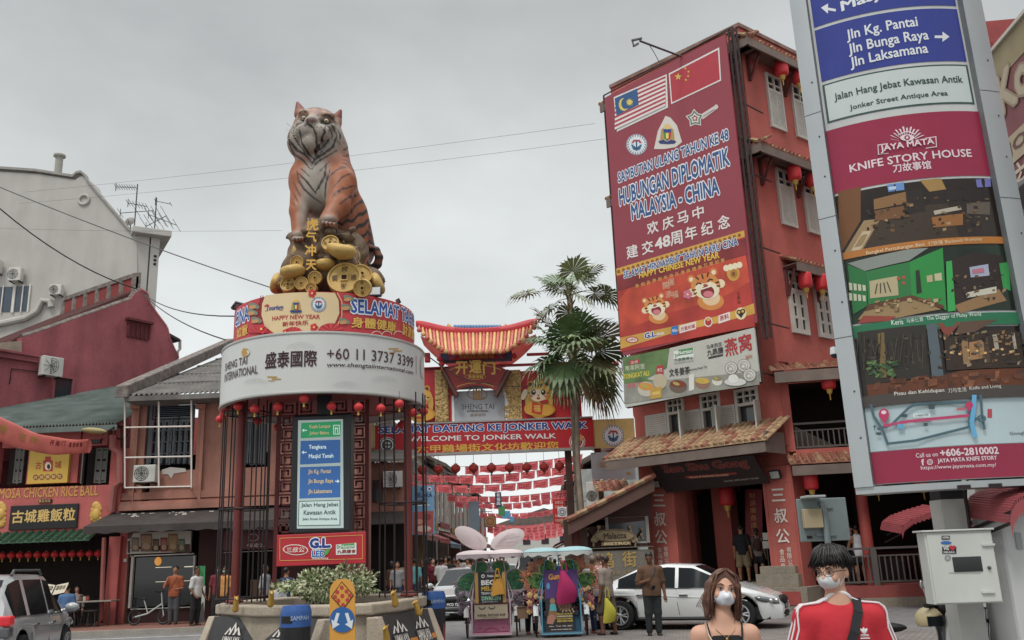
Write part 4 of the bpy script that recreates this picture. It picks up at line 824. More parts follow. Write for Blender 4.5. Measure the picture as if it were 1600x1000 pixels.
# fan palms
palm_m=[M('palm_green','#5a7048',rough=.4,var=.25),M('palm_green_light','#84936a',rough=.45,var=.2),M('palm_dry','#8a7a58',rough=.8,var=.2)]
bark_m=M('palm_bark','#857a6c',rough=.95,var=.25,scale=4,bump=.6,bscale=14)
def fan_leaf(b,o,d,pet,r,rg,m,droop):
 d=d.normalized();s=d.cross(Vector((0,0,1)));s=s.normalized()if s.length>.05 else Vector((1,0,0));up=s.cross(d)
 c=o+d*pet-Vector((0,0,droop*.25));mid=o+d*pet*.5+Vector((0,0,.06*pet));b.tube([o,mid,c],[.022,.016,.012],m,n=4,cap=False)
 tilt=rg.uniform(-.5,.5);s2=(s*math.cos(tilt)+up*math.sin(tilt));n_=s2.cross(d).normalized();n=24;span=R_(rg.uniform(125,150))
 f=(d*.75-Vector((0,0,droop*.5))).normalized();f=(f-s2*f.dot(s2)).normalized();nn=s2.cross(f)
 for i in range(n):
  a=-span+2*span*(i+.5)/n;L=r*(.72+.28*math.cos(a*.62))*rg.uniform(.9,1.06);da=span/n
  e=f*math.cos(a)+s2*math.sin(a);e1=f*math.cos(a-da)+s2*math.sin(a-da);e2=f*math.cos(a+da)+s2*math.sin(a+da);cup=nn*.12*r*math.cos(a*1.1)*-1
  j0=c;k=.68;z=(.018 if i%2 else-.018)
  p1,p2=c+e1*L*k+cup*k*.5+nn*z,c+e2*L*k+cup*k*.5+nn*z;tip=c+e*L+cup*.5-Vector((0,0,(.12+.35*droop)*L*rg.uniform(.5,1.2)));m1=c+e*L*.86+cup*.5-Vector((0,0,(.06+.13*droop)*L));h=e.cross(nn)*.022*r
  b.add([j0,p1,m1+h,tip,m1-h,p2],[(0,1,5),(1,2,4,5),(2,3,4)],m)
def palm(lab,base,top,crown_r,nleaf,seed,specials=(),tr=.17,up=.25,pet=(.5,.75),fan=(.55,.68)):
 rg=random.Random(seed);t=thing('fan_palm',lab,'palm',tuple(base),0,'fan palms by the street gate');base,top=Vector(base),Vector(top)
 mk('trunk',t,bark_m,lambda b:b.tube([base.lerp(top,k/9)+Vector((.05*math.sin(k),0,0))for k in range(10)],[tr*(1.1-.03*k)for k in range(10)],n=12),smooth=True)
 mk('fibre',t,M('palm_fibre','#6a5a40',rough=1,var=.3),lambda b:[b.tube([top+Vector((0,0,-.9+.1*k)),top+Vector((rg.uniform(-.3,.3),rg.uniform(-.3,.3),-.5+.12*k))],[.06,.03],n=5)for k in range(11)])
 cr_=mk('crown',t,palm_m,lambda b:([fan_leaf(b,top+Vector((0,0,rg.uniform(-.3,.3))),Vector((math.cos(a),math.sin(a),e)),crown_r*pe,crown_r*rg.uniform(*fan),rg,rg.choice((0,0,1)),dr)for i in range(nleaf)for a,e,dr,pe in[(i*2.4+rg.uniform(-.3,.3),up+1.2-2.0*(i/nleaf)+rg.uniform(-.15,.15),max(0,.1+.9*(i/nleaf)-.2),rg.uniform(*pet))]],[fan_leaf(b,top,Vector(d),pe,rr_,rg,m_,dr)for d,pe,rr_,m_,dr in specials]))
 return t
palm('tall fan palm with its open crown high above the gate roof',(P(905,790,36).x,36,0),P(889,462,36),1.0,12,4,[((-1,.1,.22),1.75,1.05,1,.5),((1,-.2,.1),1.55,1.0,0,.8)],.15,.3,(.85,1.35),(.85,1.1))
palm('lower bushy fan palm with a bare pale trunk in front of the gate',(P(909,800,33.5).x,33.5,0),P(896,556,33.5),1.0,22,11,[((-.9,-.2,-.35),1.5,.95,1,1.1),((.9,-.2,-.6),1.3,1.05,0,1.2),((.5,-.5,-.9),1.3,.95,2,1.4),((-.4,-.6,-.7),1.0,.9,1,1.2),((.75,-.3,-1),1.6,.95,2,1.5),((-.1,-.9,.5),.8,1.2,1,.4)],.1,.25,(.85,1.35),(1.15,1.5))
# shophouses down the street
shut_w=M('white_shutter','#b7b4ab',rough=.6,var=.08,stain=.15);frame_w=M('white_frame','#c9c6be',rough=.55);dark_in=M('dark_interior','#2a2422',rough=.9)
rooft=M('weathered_roof_tile','#5f5650',rough=.9,var=.25,fine=.25)
def louvre(b,pl,x0,x1,z0,z1,off,n=10,m=0):
 t=.045;b.slab(pl,x0,x0+t,z0,z1,off,off+.04,m);b.slab(pl,x1-t,x1,z0,z1,off,off+.04,m);b.slab(pl,x0+t,x1-t,z0,z0+t,off,off+.04,m);b.slab(pl,x0+t,x1-t,z1-t,z1,off,off+.04,m)
 for k in range(n):z=z0+t+(z1-z0-2*t)*(k+.1)/n;b.obox(pl.pt(x0+t,z,off+.03),pl.d*(x1-x0-2*t),pl.n*-.025,Vector((0,0,(z1-z0-2*t)/n*.8))-pl.n*-.0,m)
cols=['#b7b3a8','#a9a296','#b9a98a','#9fa8a4','#c0bcb2','#a7897a','#b3b5ae','#aa9f8c']
def row_house(pl,u0,u1,h,col,label,seed,awn,fl=.47):
 rg=random.Random(seed);c=pl.pt((u0+u1)/2,0);t=thing('shophouse',label,'shophouse',tuple(c),0,'shophouses along the street');W_=u1-u0
 wm=M('plaster_'+col.strip('#'),col,rough=.9,var=.14,stain=.3,bump=.15);g=h*fl
 mk('wall',t,wm,lambda b:(b.slab(pl,u0,u1,g,h,-6,0),b.slab(pl,u0,u0+.35,0,g,-3,0),b.slab(pl,u1-.35,u1,0,g,-3,0),b.slab(pl,u0+.35,u1-.35,0,g,-4,-3)))
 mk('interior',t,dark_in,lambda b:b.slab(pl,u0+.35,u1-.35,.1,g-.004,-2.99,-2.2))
 mk('cornice',t,wm,lambda b:(b.slab(pl,u0,u1,g-.1,g+.12,0.003,.16),b.slab(pl,u0,u1,h-.3,h-.12,.003,.22)))
 mk('roof',t,rooft,lambda b:(b.prism([(.75,h-.15),(-3,h+1.7),(-6.6,h-.1),(-6.6,h+.05),(-3,h+1.9),(.75,h+.03)],pl.pt(u0-.05,0),pl.n,(0,0,1),pl.d*(W_+.1)),[b.tube([pl.pt(u0+k*.3,h+.06,.77),pl.pt(u0+k*.3,h+1.93,-3)],.05,n=5)for k in range(int(W_/.3)+1)]))
 nw=2 if W_<5.5 else 3
 for k in range(nw):
  uc=u0+W_*(k+.5)/nw;ww,z0,z1=W_/nw*.28,g+.55,h-.75
  wi=mk('window',t,frame_w,lambda b:(b.slab(pl,uc-ww-.08,uc-ww,z0-.08,z1+.08,.002,.1),b.slab(pl,uc+ww,uc+ww+.08,z0-.08,z1+.08,.002,.1),b.slab(pl,uc-ww,uc+ww,z1,z1+.08,.002,.1),b.slab(pl,uc-ww-.1,uc+ww+.1,z0-.16,z0-.08,.002,.16)))
  if rg.random()<.7:mk('shutter',wi,M('shutter_'+str(seed%3),('#b7b4ab','#7f8a80','#8a7563')[seed%3],rough=.7),lambda b:(louvre(b,pl,uc-ww,uc-.01,z0,z1,.01),louvre(b,pl,uc+.01,uc+ww,z0,z1,.01)))
  else:mk('pane',wi,glass_dark(),lambda b:b.slab(pl,uc-ww,uc+ww,z0,z1,.003,.03))
 ac=M('awning_'+awn.strip('#'),awn,rough=.7,var=.2,stain=.2);a0,a1=u0+rg.uniform(0,.4),u1-rg.uniform(0,.4)
 mk('awning',t,ac,lambda b:(b.obox(pl.pt(a0,g-.2,.01),pl.d*(a1-a0),pl.n*1.7+Vector((0,0,-.75)),pl.n*.01+Vector((0,0,.03))),b.slab(pl,a0,a1,g-1.17,g-.95,1.69,1.7)))
 mk('sign',t,paint(rg.choice(['#7c2a2a','#2a4a6a','#c2b8a0','#8a6a2a'])),lambda b:b.slab(pl,u0+.6,u1-.6,g+.14,g+.5,.17,.22))
 mk('stall',t,[paint('#6a4a3a'),paint('#a08a6a'),paint('#8a3a34')],lambda b:[b.slab(pl,u0+.5+k*.55,u0+1+k*.55,.16,.6+rg.random()*.9,-.6-.5*rg.random(),-.1,k%3)for k in range(int((W_-1)/.55))])
 return t
LS=Plane((-6.7,41),(.038,1));RS=Plane((3.9,60),(-.03,-1))
LL=['nearest white shuttered shophouse on the left of the street, behind the tower pillar','grey white shophouse with a beige drainpipe on the left of the street','tan shophouse third from the gate on the left side of the street','grey green shophouse behind the blue banners on the left of the street','pale shophouse fifth from the gate on the left side','brownish shophouse far down the left side of the street','far grey shophouse on the left before the street end','farthest beige shophouse on the left of the street']
RL=['nearest shophouse on the right of the street, behind the tile roofed hut','second shophouse on the right of the street behind the red signs','pale shophouse midway on the right side of the street','grey shophouse far down the right side of the street','farthest shophouse on the right of the street']
u=0
for i,(W_,h) in enumerate(((5.8,8.9),(5.2,8.4),(5.6,8.3),(6.4,7.8),(7,8.3),(9,7.9),(12,8.4),(18,8.0))):
 row_house(LS,u,u+W_,h,cols[i],LL[i],20+i,('#a06a6a','#7a4a44','#8a3a3a','#5a6a7a','#8a4a44','#7a6a5a','#8a3a3a','#6a5a5a')[i]);u+=W_+.04
u=7
for i,(W_,h) in enumerate(((6.5,6.6),(7,7.2),(9,6.9),(12,7.4),(20,7.2))):
 row_house(RS,u-W_,u,h,cols[(i+3)%8],RL[i],40+i,('#7a4a44','#8a3a3a','#6a5a5a','#8a4a44','#7a3a3a')[i]);u-=W_+.04
far=thing('distant_building','pale distant building closing the far end of the street','building',(4,150,0))
mk('wall',far,paint('#b0aea8'),lambda b:b.box((4,152,3.5),(16,4,7)));mk('roof',far,rooft,lambda b:b.prism([(-8.5,7),(8.5,7),(0,9.5)],(4,149.5,0),(1,0,0),(0,0,1),(0,5,0)));mk('window',far,glass_dark(),lambda b:[b.box((4-6+3*k,149.98,4.6),(1.2,.1,1.6))for k in range(5)])
dp=thing('drainpipe','beige drainpipe with an elbow on the left side of the street','pipe',tuple(LS.pt(5.9,0)))
mk('pipe',dp,M('pipe_beige','#b3a47a',rough=.6),lambda b:b.tube([LS.pt(5.9,7,.3),LS.pt(5.9,5.6,.3),LS.pt(7.2,4.6,.3),LS.pt(7.2,3.6,.3),LS.pt(6.4,3,.3),LS.pt(6.4,.2,.3)],.07,n=8))
def cloth_mat(name,col,k=.5):
 m=M(name,col,rough=.8,var=.12,scale=2);t=m.node_tree;p=t.nodes['Principled BSDF'];tr=t.nodes.new('ShaderNodeBsdfTranslucent');mx_=t.nodes.new('ShaderNodeMixShader');mx_.inputs[0].default_value=k
 t.links.new(p.inputs['Base Color'].links[0].from_socket,tr.inputs[0]);t.links.new(p.outputs[0],mx_.inputs[1]);t.links.new(tr.outputs[0],mx_.inputs[2]);t.links.new(mx_.outputs[0],t.nodes['Material Output'].inputs[0]);return m
bun=[cloth_mat('bunting_red','#e07478'),cloth_mat('bunting_print','#b03640',.3)]
def bunting(Y,zl,zr,sag,n,lab,hgt=.75,miss=()):
 xl,xr=-6.4+(Y-41)*.038,3.7+(Y-60)*.03;c=Vector(((xl+xr)/2,Y,0));t=thing('bunting',lab,'bunting',tuple(c),0,'red bunting strung across the street')
 f=lambda k:Vector((xl+(xr-xl)*k,Y+.6*math.sin(3*k),zl+(zr-zl)*k-sag*4*k*(1-k)))
 mk('line',t,rod,lambda b:b.tube([f(k/16)for k in range(17)],.012,n=4));rg=random.Random(int(Y))
 for i in range(n):
  if i in miss:continue
  a,e=f((i+.06)/n),f((i+.97)/n);dr=Vector((rg.uniform(-.05,.05),rg.uniform(-.2,.2),-hgt*rg.uniform(.85,1.05)))
  def flag(b):
   b.grid(lambda s,v:a.lerp(e,s)+dr*v+Vector((0,.05*math.sin(5*s+4*v),.03*math.sin(6*s)*v)),6,3,0)
   for r in range(2):
    for k in range(6):p=a.lerp(e,.15+.115*k)+dr*(.3+.28*r)+Vector((0,-.07,0));w_=(e-a)*.07;b.add([p,p+w_,p+w_+dr*.17,p+dr*.17],[(0,1,2,3)],1)
  mk('flag',t,bun,flag)
for a in((44,6.35,6.5,.25,13,'nearest string of red bunting, just beyond the gate lanterns',.4,(0,1,2,3,4)),(46,6.2,6.3,.35,12,'second string of red bunting beyond the gate',.42,(0,)),(48,5.9,6.0,.4,11,'third red bunting string, sagging below the second',.42),(68,6.5,6.6,.3,12,'red bunting string midway down the street, below the white gap of sky',.5),(73,6.3,6.5,.4,12,'red bunting string just beyond the middle of the street',.45),(88,6.2,6.4,.4,12,'far red bunting string above the second gap of sky',.5),(108,5.9,6.0,.5,12,'red bunting string near the end of the street',1.1),(118,5.6,5.6,.5,12,'farthest red bunting string at the end of the street',1.3)):bunting(*a)
def sign_at(name,lab,x0,y0,x1,y1,Y,col,paint_fn=None,th=.12,dirn=(1,0),bracket=True,group='shop signs along the street'):
 pl=Plane((0,Y),dirn);a,c=pl.px(x0,y1),pl.px(x1,y0);t=thing(name,lab,'sign',tuple(pl.pt((a[0]+c[0])/2,a[1])),0,group)
 mk('board',t,col if not isinstance(col,str)else paint(col),lambda b:b.slab(pl,a[0],c[0],a[1],c[1],-th,0),bevel=.01)
 if bracket:mk('bracket',t,rod,lambda b:[b.tube([pl.pt((a[0]+c[0])/2+k,c[1],-th/2),pl.pt((a[0]+c[0])/2+k,c[1]+.25,-th/2),pl.pt((a[0]+c[0])/2+(-1.2 if x0<800 else 1.2),c[1]+.25,-th/2)],.02,n=4)for k in(-.1,.1)])
 else:mk('post',t,rod,lambda b:[b.tube([pl.pt(k,.1,-th/2),pl.pt(k,a[1],-th/2)],.03,n=5)for k in(a[0]+.08,c[0]-.08)])
 if paint_fn:A=Art(pl,.004);paint_fn(A);A.build('lettering',t)
 return t
def p1(A):
 A.qpx((646,800),(677,798),(677,833),(646,835),'#a8534e');A.ell(655,815,7,4,'#c98a7a');A.ell(668,808,6,5,'#8a3a3a');A.ell(662,826,12,5,'#d0b0a0')
 A.text('MELAKA',648,774,675,773,7,'#2a3a6a',.03);A.text('VISIT',650,784,668,783,5,'#2a3a6a',.02);A.ell(671,764,3.4,3.4,'#d6d8da');A.ell(671,764,2,2,'#3a4a8a');A.ell(660,764,3,3,'#3a4a8a');A.line([(648,790),(672,789)],1.4,'#d6dade')
sign_at('poster_stand','tall blue and red tourism poster behind the right cage of the tower',644,758,678,836,36,'#6c9cc0',p1,bracket=False)
sign_at('shop_sign','tall navy shop sign with white characters on the left of the street',774,769,783,792,56,'#2a3a5a',lambda A:[A.text(ch,776,y,781.5,y,5.5,'#d2d2ce',.02)for ch,y in(('新',773.5),('福',780),('昌',786.5))])
sign_at('shop_sign','green shop sign behind the navy one on the left',779,790,789,806,62,'#4a8a5a');sign_at('shop_sign','upper light blue banner sign on the left of the street',784,798,797,810,66,'#5a9ac8');sign_at('shop_sign','lower small light blue banner further down on the left',797,807,803,816,76,'#5a9ac8')
sign_at('round_sign','round brown timber sign with a ring on the left of the street',758,806,775,824,50,'#8a5a3c',lambda A:(A.ell(766,815,8.2,8.2,'#6a3f2a'),A.ring(766,815,7.6,7.6,1.2,'#b08a5a'),A.ring(766,815,4.4,4.4,.9,'#b08a5a'),A.text('茶',763.5,815,768.5,815,5,'#b08a5a',.02)))
sign_at('shop_sign','tall red shop sign with rows of characters on the right of the street',865,779,882,818,48,'#b32a30',lambda A:[A.text('古城肉骨',867,y,880,y,4.5,'#d6b0a0',.02)for y in(785,792,806,813)])
sign_at('round_sign','round white emblem sign on the right of the street',872,792,885,808,45,'#d8d8d4',lambda A:(A.ring(878.5,800,6,6,1,'#3a5a8a'),A.ring(878.5,800,3.6,3.6,1.4,'#5a6a7a')))
sign_at('shop_sign','grey panelled board on the left pavement of the street',733,783,748,830,47,'#6a7a86',None,bracket=False)
# left side: tall white building
WP=Plane((0,45),(1,0));whm=M('white_render','#aaa8a2',rough=.9,var=.06,scale=.6,stain=.12,bump=.1)
WX=WP.at(120,600).x
wb_=thing('white_building','tall plain white building with a curved gable at the far left','building',(WX,45,0))
def pxpoly(pl,pts):return[pl.px(*p)for p in pts]
wall_o=[(-90,262),(60,272),(118,281),(124,276),(131,274.5),(137,279),(141,288),(204,362),(214,369),(214,930),(-90,930)]
mk('wall',wb_,whm,lambda b:b.prism(pxpoly(WP,wall_o),WP.pt(0,0),WP.d,(0,0,1),-WP.n*1.4))
mk('coping',wb_,M('grey_coping','#8b8984',rough=.9,var=.15),lambda b:[b.obox(WP.at(*p,-.3),WP.at(*q,-.3)-WP.at(*p,-.3),WP.n*.42,(0,0,.14))for p,q in zip(wall_o[:8],wall_o[1:9])])
c0=WP.at(214,369);WR=Plane(c0,(.86,.51));ur,ztr=WR.px(249,390);
mk('wing',wb_,whm,lambda b:(b.slab(WR,0.003,ur*.55,0,c0.z+.05,-7,0),b.slab(WR,ur*.55,ur*.62,0,c0.z+.05,-7,-.25),b.slab(WR,ur*.62,ur,0,c0.z+.05,-7,0)))
mk('roof',wb_,whm,lambda b:b.slab(WR,-.3,ur+.5,c0.z+.053,c0.z+.4,-7,.5),bevel=.03)
mk('vent',wb_,dark_in,lambda b:[b.slab(WR,ur*.78,ur*.9,c0.z-1.5+.22*k,c0.z-1.38+.22*k,.002,.03)for k in range(3)])
mk('ornament_ring',wb_,whm,lambda b:b.torus(WP.at(131,312,.05),.27,.07,n=28,k=8),smooth=True)
for s in(0,1):q=((-15,22),(22,47))[s];wi=mk('window',wb_,frame_w,lambda b:[b.slab(WP,WP.px(a,470)[0],WP.px(e,470)[0],WP.px(20,489)[1],WP.px(20,446)[1],.01,.1)for a,e in((q[0],q[0]+2),((q[0]+q[1])/2,(q[0]+q[1])/2+1.5),(q[1]-2,q[1]))]);mk('pane',wi,glass_dark('blue_glass','#3a4654'),lambda b:b.slab(WP,WP.px(q[0]+2,470)[0],WP.px(q[1]-2,470)[0],WP.px(20,487)[1],WP.px(20,448)[1],.004,.03))
mk('chimney',wb_,M('grey_pipe','#8f8d86',rough=.7),lambda b:(lambda p:(b.lathe([(.2,0),(.2,1.25)],p,n=16),b.lathe([(.2,1.25),(.32,1.3),(.32,1.4),(.1,1.46)],p,n=16)))(WP.at(90,276,-1)-Vector((0,0,.1))),smooth=True)
mk('downpipe',wb_,whm,lambda b:b.tube([WP.at(-20,510,.12),WP.at(40,497,.12),WP.at(58,486,.12),WP.at(66,470,.12),WP.at(78,471,.12),WP.at(80,480,.12)],.16,n=8),smooth=True)
acm,acg=M('ac_casing','#b9b8b2',rough=.5,var=.08,stain=.15),M('ac_grille','#4b4a48',rough=.7)
def ac_unit(pl,x,y,w_,h_,lab,off=.15,gx=-.12):
 u,z=pl.px(x,y);t=thing('air_conditioner',lab,'air conditioner',tuple(pl.pt(u,z,off)),0,'outdoor air conditioner units')
 mk('casing',t,acm,lambda b:b.slab(pl,u-w_/2,u+w_/2,z-h_/2,z+h_/2,off,off+.32),bevel=.02)
 mk('fan_grille',t,acg,lambda b:[b.torus(pl.pt(u+gx*w_,z,off+.325),min(w_,h_)*r,.012,n=20,k=4)for r in(.4,.3,.2,.1)]+[b.tube([pl.pt(u+gx*w_,z,off+.325),pl.pt(u+gx*w_+min(w_,h_)*.4*math.cos(a),z+min(w_,h_)*.4*math.sin(a),off+.325)],.008,n=4)for a in[k*.785 for k in range(8)]])
 mk('bracket',t,rod,lambda b:[b.slab(pl,u+k*w_*.35-.02,u+k*w_*.35+.02,z-h_/2-.05,z-h_/2,0.003,off+.34)for k in(-1,1)]);return t
ac_unit(WP,30,432,.66,.72,'grey outdoor air conditioner above the window of the white building');ac_unit(WP,93,456,.62,.55,'grey outdoor air conditioner alone on the white wall beside the tiled ridge');ac_unit(WP,-2,420,.6,.7,'air conditioner at the picture edge above the white building window')
alu=M('aerial_metal','#4e5052',rough=.5,metal=.5)
def aerial(base_px,top_px,Y,lab,arms):
 p,q=P(*base_px,Y),P(*top_px,Y);q.x,q.y=p.x,p.y;t=thing('tv_antenna',lab,'antenna',tuple(p),0,'television antennas on the roof')
 mk('mast',t,alu,lambda b:b.tube([p-Vector((0,0,.4)),q],.035,n=5))
 for(x0,y0),(x1,y1),n,L_ in arms:
  a,e=P(x0,y0,Y),P(x1,y1,Y)
  mk('boom',t,alu,lambda b:(b.tube([a,e],.022,n=4),[b.tube([a.lerp(e,k/max(1,n-1))+Vector((0,-L_,.25*L_)),a.lerp(e,k/max(1,n-1))+Vector((0,L_,-.25*L_))],.014,n=4)for k in range(n)],b.tube([a-Vector((0,0,.25)),a+Vector((0,0,.25))],.02,n=4)))
aerial((209,366),(211,288),46,'tall television antenna with comb shaped arm on the white roof',[((181,292),(212,293),9,.25),((200,317),(230,323),7,.3),((188,333),(240,329),3,.4)])
aerial((240,378),(244,309),47,'television antenna with fishbone arms at the roof corner',[((243,314),(267,319),2,.2),((228,354),(260,337),6,.9),((232,335),(276,352),5,.6)])
ds=thing('satellite_dish','small round satellite dish at the foot of the tall antenna','satellite dish',tuple(P(203,360,46)))
dc=P(203,346,46)
mk('dish',ds,M('dish_grey','#7f7a76',rough=.5),lambda b:b.lathe([(0,.08),(.15,.05),(.26,0),(.27,.01),(.15,.065),(0,.095)],dc,n=20,R=Matrix.Rotation(R_(75),3,'X')),smooth=True)
mk('mount',ds,alu,lambda b:(b.tube([dc+Vector((0,.1,0)),P(204,362,46)],.03,n=5),b.tube([dc+Vector((0,0,-.25)),dc+Vector((.05,-.4,0))],.015,n=4)))
# magenta gabled building
MP=Plane(P(35,600,33),(.56,.83));pkm=M('magenta_plaster','#935056',rough=.92,var=.18,scale=.9,stain=.3,bump=.25,fine=.08)
mg=thing('gabled_building','old magenta plastered building with a stepped gable wall','building',tuple(MP.at(150,860)*1.0));WM[mg.name]=Matrix.Translation(mg.location)
gab=[(-80,550),(34,546),(34,527),(60,519),(204,468),(211,458),(218,454),(227,459),(231,475),(243,492),(258,512),(262,530),(276,560),(278,720),(-80,720)]
mk('wall',mg,pkm,lambda b:b.prism(pxpoly(MP,gab),MP.pt(0,0),MP.d,(0,0,1),-MP.n*.5))
mk('lower_wall',mg,pkm,lambda b:b.prism(pxpoly(MP,[(-80,600),(278,600),(278,940),(-80,940)]),MP.pt(0,0,-.52),MP.d,(0,0,1),-MP.n*6))
cop=M('lichen_coping','#6d6560',rough=1,var=.4,scale=5,fine=.3)
mk('coping',mg,[cop,pkm],lambda b:([b.tube([MP.at(*p,-.2),MP.at(*q,-.2)],.15,n=7)for p,q in zip(gab[2:6],gab[3:7])],[b.tube([MP.at(*p,-.1),MP.at(*q,-.1)],.13,1,n=7)for p,q in zip(gab[6:12],gab[7:13])]),smooth=True)
pk,ev=MP.at(212,458,-.4),MP.at(34,530,-.4);rd=-MP.n*5.6
mk('roof',mg,M('maroon_roof','#6b4a48',rough=.9,var=.2,fine=.2),lambda b:(b.obox(ev-(pk-ev)*.1,(pk-ev)*1.1,rd,(0,0,.12)),[b.tube([ev.lerp(pk,-.08)+rd*(k/14)+Vector((0,0,.14)),pk+rd*(k/14)+Vector((0,0,.14))],.05,n=4)for k in range(14)]))
mk('ridge',mg,[cop,M('ridge_panel','#7a2f2c',rough=.8)],lambda b:(b.obox(pk+Vector((-.12,0,-.1)),rd,(.3,0,0),(0,0,.22)),b.obox(pk+Vector((-.12,0,.75)),rd,(.3,0,0),(0,0,.18)),b.obox(pk+Vector((-.02,0,.1)),rd,(.1,0,0),(0,0,.66),1),[b.obox(pk+rd*(k/6)+Vector((-.12,0,.1)),rd*.03,(.3,0,0),(0,0,.66))for k in range(7)]))
mk('vent',mg,M('vent_red','#5e2a2c',rough=.9),lambda b:(lambda u,z:(b.slab(MP,u-.5,u+.5,z-.35,z+.3,.003,.05),[b.slab(MP,u-.5+.2*k,u-.44+.2*k,z-.3,z+.28,.05,.09)for k in range(6)],b.slab(MP,u-.62,u+.62,z+.36,z+.46,.003,.2)))(*MP.px(215,517)))
wi=mk('window',mg,pkm,lambda b:(lambda u,z:(b.slab(MP,u-.42,u-.34,z-.75,z+.6,.003,.12),b.slab(MP,u+.34,u+.42,z-.75,z+.6,.003,.12),b.slab(MP,u-.42,u+.42,z+.6,z+.68,.003,.12)))(*MP.px(96,615)))
mk('pane',wi,glass_dark(),lambda b:(lambda u,z:b.slab(MP,u-.34,u+.34,z-.75,z+.6,.003,.04))(*MP.px(96,615)))
mk('band',mg,pkm,lambda b:(lambda u0,z,u1:(b.slab(MP,u0,u1,z,z+.2,.003,.16),b.slab(MP,u0,u1,z+.2,z+.28,.003,.26)))(MP.px(-60,560)[0],MP.px(20,562)[1],MP.px(57,560)[0]))
mk('patch',mg,M('old_cream_plaster','#8f8474',rough=.95,var=.2),lambda b:b.prism(pxpoly(MP,[(-60,540),(33,533),(33,556),(-60,560)]),MP.pt(0,0,.003),MP.d,(0,0,1),MP.n*.04))
mk('cable',mg,rod,lambda b:b.tube([MP.at(60,581,.05),MP.at(18,576,.05),MP.at(15,600,.05)],.02,n=4))
lean=mk('lean_to_roof',mg,M('dark_sheet_roof','#3b3937',rough=.8),lambda b:b.prism(pxpoly(MP,[(243,501),(290,527),(291,531),(243,506)]),MP.pt(0,0,-.4),MP.d,(0,0,1),-MP.n*4))
mk('pipe',mg,M('grey_pipe','#8f8d86'),lambda b:b.tube([MP.at(281,531,-1),MP.at(281,545,-1),MP.at(277,550,-1),MP.at(277,700,-1)],.07,n=7))
ac_unit(MP,73,575,.8,.75,'pinkish stained air conditioner high on the magenta wall')
# chicken rice restaurant
LF=Plane((0,30),(1,0));U=lambda x,y=760:LF.px(x,y)[0];Zy=lambda x,y:LF.px(x,y)[1]
def bx_(b,x0,y0,x1,y1,o0,o1,m=0):a,c=LF.px(x0,y1),LF.px(x1,y0);b.slab(LF,a[0],c[0],a[1],c[1],o0,o1,m)
rs=thing('restaurant','red fronted restaurant with gold lettering and green tiled eave','restaurant',(U(60),30,0));rdm=M('salmon_red_wall','#b35c58',rough=.8,var=.08,stain=.15,bump=.1)
mk('wall',rs,rdm,lambda b:(bx_(b,-90,662,3,757,-.3,0),bx_(b,40,662,128,757,-.3,0),bx_(b,170,662,192,757,-.3,0),bx_(b,3,662,40,700,-.3,-.002),bx_(b,128,662,170,697,-.3,-.002),bx_(b,-90,757,192,838,-.3,.12),bx_(b,162,838,191,985,-.5,.1),b.slab(LF,U(-90),U(192),0,8,-8,-7.8),bx_(b,191.3,700,196,985,-6,-.1)))
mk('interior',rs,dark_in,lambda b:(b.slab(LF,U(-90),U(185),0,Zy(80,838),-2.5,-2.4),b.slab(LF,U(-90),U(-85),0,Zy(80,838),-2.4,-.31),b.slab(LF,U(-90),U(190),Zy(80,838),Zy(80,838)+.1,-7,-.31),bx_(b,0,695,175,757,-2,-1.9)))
crg=M('corrugated_roof','#68736e',rough=.7,var=.2,scale=1.2,stain=.35,metal=.2)
def corr(b,e0,e1,r0,r1,n,amp=.05,m=0):
 b.grid(lambda i,j:Vector(e0).lerp(Vector(e1),i).lerp(Vector(r0).lerp(Vector(r1),i),j)+Vector((0,0,amp*math.sin(i*n*2*math.pi))),n*4,2,m)
zr=Zy(60,672);zr2=zr+2.6
mk('roof',rs,crg,lambda b:(corr(b,(U(-90),29.2,zr),(U(192)-.05,29.2,zr),(U(-90),36,zr2),(U(192)-.05,36,zr2),55),b.obox((U(-90),29.2,zr-.22),(U(192)-U(-90),0,0),(0,.06,0),(0,0,.18))))
for x0,x1,so_ in((3,40,.55),(128,170,.5)):
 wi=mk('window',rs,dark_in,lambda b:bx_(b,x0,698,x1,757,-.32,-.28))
 mk('shutter',wi,M('grey_shutter','#5f5d58',rough=.7,stain=.2),lambda b:(lambda a,c:(louvre(b,LF,a[0]+(c[0]-a[0])*so_,c[0],a[1]+.03,c[1],.0,3),b.slab(LF,a[0]+(c[0]-a[0])*(so_+1)/2-.03,a[0]+(c[0]-a[0])*(so_+1)/2+.03,a[1],c[1],.002,.05)))(LF.px(x0,757),LF.px(x1,700)))
 if x0>100:mk('shutter',wi,M('grey_shutter','#5f5d58'),lambda b:(lambda a,c:b.obox(LF.pt(a[0],a[1],.0),LF.n*.35+LF.d*.1,LF.d*.04,(0,0,c[1]-a[1])))(LF.px(x0,757),LF.px(x1,700)))
ys_=mk('yellow_sign',rs,M('yellow_sign','#c9a33c',rough=.5,var=.05),lambda b:bx_(b,45,697,113,757,.0,.14),bevel=.01)
A=Art(LF,.142);A.text('RESTORAN',60,704,101,702.5,8,'#3a4a8a',.03);A.text('古',59,728,68,728,11,'#a04a2a',.02);A.text('城',89,726.5,99,726.5,11,'#a04a2a',.02);A.rect(71,720,86,737,'#a8322c');A.rect(74,714,83,722,'#a8322c');A.ell(78.5,729,5,6.5,'#d9cfb0');A.ell(79.5,730,2.5,4,'#2a2422')
for i,ch in enumerate('古城雞飯粒'):A.ell(59.5+9.3*i,746.5-.4*i,4.4,4.4,'#7a3a2a');A.text(ch,56.5+9.3*i,746.5-.4*i,62.5+9.3*i,746.5-.4*i,5.5,'#d0b070',.02)
A.build('lettering',ys_)
